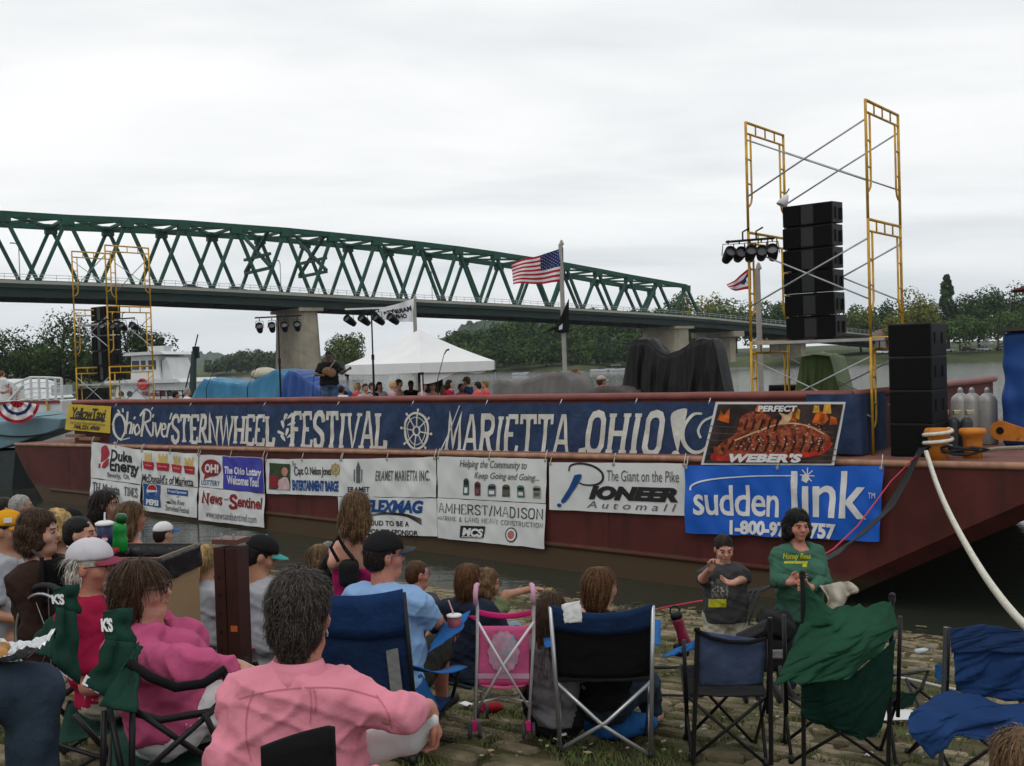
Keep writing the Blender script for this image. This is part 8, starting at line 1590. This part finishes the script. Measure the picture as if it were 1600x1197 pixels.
# cardboard bin with black bag
def bin_():
    b = P(226, 1010, 5.6); g = gz(b.x, b.y); e = empty('cardboard_bin', (b.x, b.y, g), -.18, 'cardboard waste bin lined with a black bag behind the woman in the rose sweater', 'bin'); top = zat(245, 858, b) - g; w, d_ = .45, .42
    m = MB(); m.prism([(-w / 2, -d_ / 2, 0), (w / 2, -d_ / 2, 0), (w / 2, -d_ / 2, top), (-w / 2, -d_ / 2, top)], (0, .006, 0)); m.prism([(w / 2, -d_ / 2 + .0062, 0), (w / 2, d_ / 2, 0), (w / 2, d_ / 2, top), (w / 2, -d_ / 2 + .0062, top)], (-.006, 0, 0)); m.prism([(-w / 2, d_ / 2, 0), (-w / 2, -d_ / 2 + .0062, 0), (-w / 2, -d_ / 2 + .0062, top), (-w / 2, d_ / 2, top)], (.006, 0, 0)); m.prism([(w / 2 - .0062, d_ / 2, 0), (-w / 2 + .0062, d_ / 2, 0), (-w / 2 + .0062, d_ / 2, top), (w / 2 - .0062, d_ / 2, top)], (0, -.006, 0)); m.build('carton', mat('cardboard', (.27, .175, .095), .85, 0, .06, 3, .1, 30), e)
    bag_ = mat('bin_bag_black', (.008, .008, .009), .22, 0, .1, 8, .5, 18); cs = [(-w / 2, -d_ / 2), (w / 2, -d_ / 2), (w / 2, d_ / 2), (-w / 2, d_ / 2), (-w / 2, -d_ / 2)]
    def per(a): t = a * 4; i = min(int(t), 3); f = t - i; return Vector((cs[i][0] + (cs[i + 1][0] - cs[i][0]) * f, cs[i][1] + (cs[i + 1][1] - cs[i][1]) * f, 0))
    def fn(a, b):
        p = per(a); n_ = .012 * nz(a * 22, b * 5); 
        if b < .5: q = p * (1.045 + .05 * (.5 - b) + n_); z = top - .13 + .28 * b + .015 * nz(a * 16, 3) * (1 - b * 2)
        else: q = p * (.95 - .06 * (b - .5) + n_ * .5); z = top - (b - .5) * 1.1
        return (q.x, q.y, z)
    m = MB(); m.grid(64, 14, fn); m.build('bag_liner', bag_, e, True)
bin_()
# cola cup and green bottle standing on the bin corner
cp = empty('cola_cup', P(164, 838, 5.35), 0, 'blue cola cup with straw standing above the grey cap', 'cup'); m = MB(); m.lathe([(.032, -.075), (.044, .06)], 18); m.build('cup', mat('cup_navy', (.012, .02, .06), .4, 0, .15), cp, True); MB().lathe([(.047, .06), (.047, .072), (.03, .08)], 18).build('lid', M_INKW, cp, True); MB().tube([(.0, 0, .07), (.004, 0, .125)], .005, 6).build('straw', M_INKW, cp)
for q, a in enumerate((-.9, .35)):
    dv = Vector((math.sin(a), -math.cos(a), 0)); xv = Vector((math.cos(a), math.sin(a), 0)); 
    for mm_, t0, t1 in ((M_INKW, 0, 6.283), (M_INKR, 0.3, 2.9), (M_INKB, 3.5, 6.0)):
        k = MB(); k.add([dv * (.0415 + (.002 if mm_ is M_INKW else .0035)) + xv * .014 * math.cos(t0 + (t1 - t0) * i / 14) + z_ * (-.008 + .02 * math.sin(t0 + (t1 - t0) * i / 14)) for i in range(14)], [tuple(range(14))]); k.build('emblem', mm_, cp)
sup = empty('tray_table', P(160, 862, 5.36), 0, 'small red topped tray that carries the cola cup', 'tray'); MB().box((.01, 0, -.0), (.12, .1, .02)).build('tray', M_INKR, sup, bevel=.004); MB().tube([(0, 0, -.01), (.02, .05, -.6)], .012, 6).build('post', M_BLK, sup)
bt = empty('green_bottle', P(186, 833, 5.5), 0, 'bright green sports bottle beside the cola cup', 'bottle'); m = MB(); m.lathe([(.035, -.09), (.042, -.08), (.042, -.02), (.035, .0), (.042, .02), (.040, .05), (.026, .07)], 18); m.build('bottle', mat('bottle_green', (.01, .22, .035), .25, 0, .1), bt, True); MB().lathe([(.028, .07), (.03, .1), (.022, .115)], 16, (0, 0, 0), Matrix.Rotation(R(10), 3, 'Y')).build('cap', mat('cap_green', (.008, .08, .02), .3), bt, True)
bt.location = P(186, 836, 5.5)
# wheelchair wheel at left
wc = empty('wheelchair', P(55, 1010, 5.4), 0, 'wheelchair with large wheel standing behind the green chairs at left', 'wheelchair'); wc.location.z = gz(wc.location.x, wc.location.y); cz = P(78, 1000, 5.4).z - wc.location.z
def ring(c, r_, t_, M_, nm, mm_): MB().tube([Vector(c) + M_ @ Vector((r_ * math.cos(a), 0, r_ * math.sin(a))) for a in np.linspace(0, 2 * math.pi, 41)], t_, 8).build(nm, mm_, wc, True)
MW = Matrix.Rotation(-.55, 3, 'Z')
for q in (0, 1):
    c = Vector((.08, 0, cz)) + MW @ Vector((0, .55 * q, 0)); ring(c, .29, .016, MW, 'wheel', mat('tyre', 0)); ring(c - MW @ Vector((0, .03 - .06 * q, 0)), .25, .008, MW, 'push_rim', M_FRS)
    for k in range(12): a = k * math.pi / 6; MB().tube([c, c + MW @ Vector((.28 * math.cos(a), 0, .28 * math.sin(a)))], .002, 4).build('spoke', M_FRS, wc)
    MB().tube([c + MW @ Vector((-.12, .05, -.05)), c + MW @ Vector((-.12, .05, .42)), c + MW @ Vector((-.2, .05, .45))], .012, 7).build('back_tube', M_FRB, wc); MB().tube([c + MW @ Vector((-.12, .05, .18)), c + MW @ Vector((.12, .05, .2)), c + MW @ Vector((.2, .05, .1))], .013, 7).build('armrest', M_FRB, wc)
MB().grid(6, 6, lambda a, b: Vector((.08, 0, cz)) + MW @ Vector((-.12 + .02 * math.sin(a * 3.1), .05 + .45 * a, .0 + .4 * b))).build('backrest', C_BLKC, wc, True, solid=.01); MB().grid(6, 6, lambda a, b: Vector((.08, 0, cz)) + MW @ Vector((-.12 + .4 * b, .05 + .45 * a, .02 - .02 * math.sin(a * 3.1)))).build('seat', C_BLKC, wc, True, solid=.01)
# pink stroller
def stroller():
    f = at_feet(787, 1148, 0); d0 = 6.15; e = empty('pink_stroller', f, 0, 'small pink folding stroller with white tube frame standing on the stones', 'stroller'); org = Vector(f)
    def q(px, py, d): return P(px, py, d) - org
    mw = mat('tube_white', (.56, .55, .56), .35, .1, .05); mp = cloth('stroller_pink', (.55, .10, .23), .3, .08); mpl = mat('pink_plastic', (.55, .02, .16), .4); mh = mat('handle_foam', (.50, .26, .36), .7)
    for (x0, x1, x2) in ((742, 746, 743), (826, 834, 833)):
        MB().tube([q(x0, 1132, 6.12), q(x1, 1000, 6.12), q(x1 + (0 if x1 < 780 else 0), 950, 6.12), q(x2, 925, 6.1)], .0095, 8).build('rear_tube', mw, e, True)
        MB().tube([q(x2, 945, 6.1), q(x2, 925, 6.1), q(x2 + (1 if x1 < 780 else -1), 915, 6.13), q(x2 + (3 if x1 < 780 else -3), 914, 6.2)], .015, 10).build('handle', mh, e, True)
        MB().tube([q(x1, 975, 6.12), q(x1 + (4 if x1 < 780 else -4), 1060, 6.35), q(x1 + (6 if x1 < 780 else -6), 1105, 6.65)], .008, 8).build('front_tube', mw, e, True)
        for (cx, cy, dd, r_) in ((x0, 1142, 6.12, .048), (x1 + (8 if x1 < 780 else -2), 1112, 6.75, .048)):
            for o_ in (-.03, .03):
                wq = q(cx, cy, dd) + Vector((o_, 0, 0)); w_ = MB().lathe([(r_ * .6, -.009), (r_ * .95, -.009), (r_, 0), (r_ * .95, .009), (r_ * .6, .009)], 18, wq, Matrix.Rotation(R(90), 3, 'Y')).build('wheel', mat('tyre_grey', (.05, .045, .05), .7), e, True); MB().lathe([(r_ * .6, -.007), (r_ * .6, .007)], 14, wq, Matrix.Rotation(R(90), 3, 'Y')).build('hub', mat('hub_mauve', (.12, .07, .1), .5), w_)
            MB().box(q(cx, cy - 8, dd), (.03, .03, .06)).build('wheel_fork', mpl, e, bevel=.005)
    MB().tube([q(747, 972, 6.08), q(786, 1040, 6.06), q(826, 1105, 6.1)], .008, 8).build('cross_tube', mw, e, True); MB().tube([q(834, 972, 6.09), q(786, 1040, 6.075), q(748, 1105, 6.1)], .008, 8).build('cross_tube', mw, e, True)
    MB().tube([q(748, 1098, 6.12), q(786, 1088, 6.3), q(830, 1098, 6.12)], .007, 8).build('lower_bar', mw, e, True); MB().tube([q(748, 1080, 6.4), q(790, 1094, 6.25), q(822, 1080, 6.4)], .006, 8).build('lower_bar', mw, e, True)
    def bk(a, b): return q(747 + 80 * a, 978 + 92 * b, 6.14 + .05 * math.sin(math.pi * a) * (.5 + b * .5)) + Vector((0, .004 * nz(a * 6, b * 6), 0))
    MB().grid(12, 12, bk).build('seat_back', mp, e, True, solid=.006); MB().grid(12, 3, lambda a, b: bk(a, .80 + .09 * b) + Vector((0, -.01, 0))).build('belt', mat('belt_mauve', (.52, .32, .45), .6), e, True)
    m = MB(); m.add([bk(.5 + .3 * math.cos(t) * (1 + .05 * math.cos(t * 14)), .44 + .36 * math.sin(t) * (1 + .05 * math.cos(t * 14))) + Vector((0, -.012, 0)) for t in np.linspace(0, 6.283, 57)[:-1]], [tuple(range(56))]); m.build('oval_patch', mat('patch_pale', (.50, .27, .36), .7, 0, .35, 12, dirt=((.22, .36, .42), 9, .5, .62)), e)
    MB().grid(10, 3, lambda a, b: q(748 + 82 * a, 952 + 4 * a * (1 - a) * 6 + 9 * b, 6.2 + .05 * math.sin(math.pi * a))).build('canopy_band', mpl, e, True, solid=.005); MB().grid(6, 4, lambda a, b: q(730 + 18 * a, 962 + 12 * b * a, 6.2 - .1 * (1 - a))).build('side_wing', mpl, e, True, solid=.004)
    MB().grid(8, 6, lambda a, b: q(752 + 70 * a, 1070 - 3 * b, 6.14 + .28 * b) - Vector((0, 0, .02 * math.sin(math.pi * a)))).build('seat', mp, e, True, solid=.006)
stroller()
# thermos on the tray of the silver chair
th = empty('water_bottle', P(1064, 985, 6.2), 0, 'dark red sports bottle with a loop cap on the blue chair tray', 'bottle'); M_ = Matrix.Rotation(R(-16), 3, 'Y'); m = MB(); m.lathe([(.035, -.1), (.038, -.09), (.034, -.03), (.03, .0), (.036, .06), (.032, .08)], 16, (0, 0, 0), M_); m.build('bottle', mat('bottle_red', (.16, .012, .035), .3, 0, .2, 20), th, True); MB().lathe([(.036, .08), (.036, .105), (.028, .115)], 16, (0, 0, 0), M_).build('cap', M_BLK, th, True); MB().tube([M_ @ Vector((.03 * math.cos(a), 0, .115 + .04 * math.sin(a))) for a in np.linspace(0, 3.14, 10)], .005, 6).build('loop', M_BLK, th); MB().lathe([(.045, -.15), (.05, -.09), (.046, -.09)], 14).build('holder', C_BLKC, th)
# black pram / bag cluster between boy and woman
def pram():
    b = P(1185, 1075, 6.9); g = gz(b.x, b.y); e = empty('black_pram', (b.x, b.y, g), 0, 'black pram with open hood between the boy and the green draped chair', 'pram'); org = Vector((b.x, b.y, g))
    def q(px, py, d): return P(px, py, d) - org
    v = Vol(.06); v.box(q(1212, 975, 6.9), (.08, .1, .03), .03, M=np.array(Matrix.Rotation(.5, 3, 'Y'))); v.cap(q(1185, 995, 6.8), q(1228, 962, 6.9), .03, .045); v.build('hood', .018, C_BLACK, e, lambda p: .014 * nz(p.x * 12, p.y * 12, p.z * 12))
    v = Vol(.05); v.box(q(1203, 1015, 6.95), (.09, .14, .08), .03); v.build('seat_shell', .02, C_BLACK, e)
    MB().grid(6, 4, lambda a, b_: q(1150 + 50 * a, 990 - 24 * a + 18 * b_, 6.7 + .1 * a)).build('flap', C_CHAR, e, True, solid=.008)
    for x in (1170, 1222):
        MB().tube([q(x, 985, 6.85), q(x - 8, 1078, 6.8)], .011, 7).build('leg', M_FRB, e); MB().tube([q(x, 985, 6.85), q(x + 8, 1085, 7.1)], .011, 7).build('leg', M_FRB, e)
        for (xx, yy, dd) in ((x - 8, 1082, 6.8), (x + 10, 1078, 7.2)): c = q(xx, yy, dd); w_ = MB().lathe([(.05, -.014), (.07, -.012), (.075, 0), (.07, .012), (.05, .014)], 18, c, Matrix.Rotation(R(78), 3, 'Y')).build('wheel', mat('tyre_grey', 0), e, True); MB().lathe([(.045, -.008), (.045, .008)], 14, c, Matrix.Rotation(R(78), 3, 'Y')).build('hub', M_FRS, w_)
    MB().grid(4, 4, lambda a, b_: q(1204 + 20 * a, 1015 + 14 * b_, 6.6) + Vector((0, .01 * nz(a * 5, b_ * 5), 0))).build('pocket', cloth('pocket_grey', (.18, .17, .18)), e, True, solid=.01)
pram()
bp = empty('blue_bag', P(965, 1105, 6.5), 0, 'blue cloth bag lying on the ground under the silver legged chair', 'bag'); bp.location.z = gz(bp.location.x, bp.location.y); v = Vol(.05); v.ell((0, 0, .05), (.20, .12, .07)); v.ell((.14, .03, .06), (.12, .1, .06)); v.ell((-.12, 0, .04), (.1, .08, .05)); v.build('bag', .016, C_BRB, bp, lambda p: .014 * nz(p.x * 12, p.y * 12, p.z * 12) + .008 * nz(p.x * 26, p.y * 26, p.z * 26))
# cables over the stones
def gcable(pts, label, r_=.012, m_=M_CABLE):
    P3 = []
    for x, y in spline(pts, 6): p = PG(x, y); p.z += r_ + .015; P3.append(p)
    rope('ground_cable', label, P3, r_, m_, 'cable')['group'] = 'cables across the landing'
gcable([(690, 1030), (730, 1034), (790, 1030), (860, 1034)], 'upper black cable on the stones behind the stroller'); gcable([(690, 1047), (740, 1044), (800, 1048), (870, 1046)], 'thin black cable below the upper one behind the stroller', .008); gcable([(680, 1070), (715, 1076), (745, 1082), (800, 1075), (900, 1080), (1000, 1082)], 'thick black cable curving behind the stroller wheels', .016); gcable([(985, 1046), (1040, 1048), (1090, 1046), (1150, 1050)], 'black cable crossing behind the silver legged chair', .014); gcable([(1010, 1090), (1080, 1092), (1160, 1091), (1250, 1090)], 'black cable in front of the silver legged chair feet', .010); gcable([(1395, 1062), (1430, 1068), (1480, 1080), (1540, 1090)], 'pale hose lying behind the green draped chair', .014, mat('hose_pale', (.4, .4, .37)))
gcable([(1270, 960), (1300, 985), (1360, 1000), (1440, 1020)], 'grey wire trailing to the dark water behind the green draped chair', .006)
def scrap(px, py, w_, h_, m_, label, nm='paper_scrap'):
    p = PG(px, py); o = MB().grid(5, 4, lambda a, b: ((a - .5) * w_, (b - .5) * h_, .02 + .02 * nz(a * 5, b * 5, px))).build(nm, m_, None, True, solid=.002); o.location = p + Vector((0, 0, .02)); o.rotation_euler = (0, 0, px); tag(o, label, 'litter')
scrap(728, 1108, .09, .06, M_INKW, 'white paper scrap beside the black shoe'); scrap(1398, 1125, .32, .22, C_WHITE, 'white paper bag on the ground right of the green draped chair'); scrap(1358, 1188, .06, .03, M_INKW, 'small white scrap at the bottom right of the stones'); scrap(880, 1158, .05, .03, M_INKW, 'tiny pale scrap by the silver chair foot')
b_ = PG(1440, 1022); wb = empty('water_bottle', b_ + Vector((0, 0, .04)), .4, 'clear plastic bottle lying at the water edge right', 'bottle'); MB().lathe([(.028, -.09), (.032, -.08), (.032, .04), (.014, .08), (.014, .1)], 12, (0, 0, 0), Matrix.Rotation(R(90), 3, 'Y')).build('bottle', mat('clear_plastic', (.45, .5, .52), .15, 0, .1), wb, True); MB().lathe([(.016, .1), (.016, .115)], 10, (0, 0, 0), Matrix.Rotation(R(90), 3, 'Y')).build('cap', M_BLUEV, wb)
rg = empty('red_shoe', PG(765, 1115), 0, 'small red cloth heap between the stroller wheels', 'cloth'); v = Vol(.03); v.ell((.03, 0, .04), (.07, .05, .035)); v.ell((-.03, .02, .03), (.05, .05, .03)); v.build('cloth', .012, cloth('red_cloth', (.25, .015, .02)), rg, lambda p: .01 * nz(p.x * 20, p.y * 20, p.z * 20))
# ================================================================== AIR
def haze():
    m = bpy.data.materials.new('haze'); m.use_nodes = True; nt = m.node_tree; nt.nodes.remove(nt.nodes['Principled BSDF'])
    v = nt.nodes.new('ShaderNodeVolumePrincipled'); v.inputs['Color'].default_value = (.86, .92, 1, 1); v.inputs['Density'].default_value = .00009; nt.links.new(v.outputs[0], nt.nodes['Material Output'].inputs['Volume'])
    tag(MB().box((0, 1390, 60), (5200, 3560, 127)).build('haze', m), 'thin pale haze over the river and the far hills', 'haze', kind='stuff')
haze()
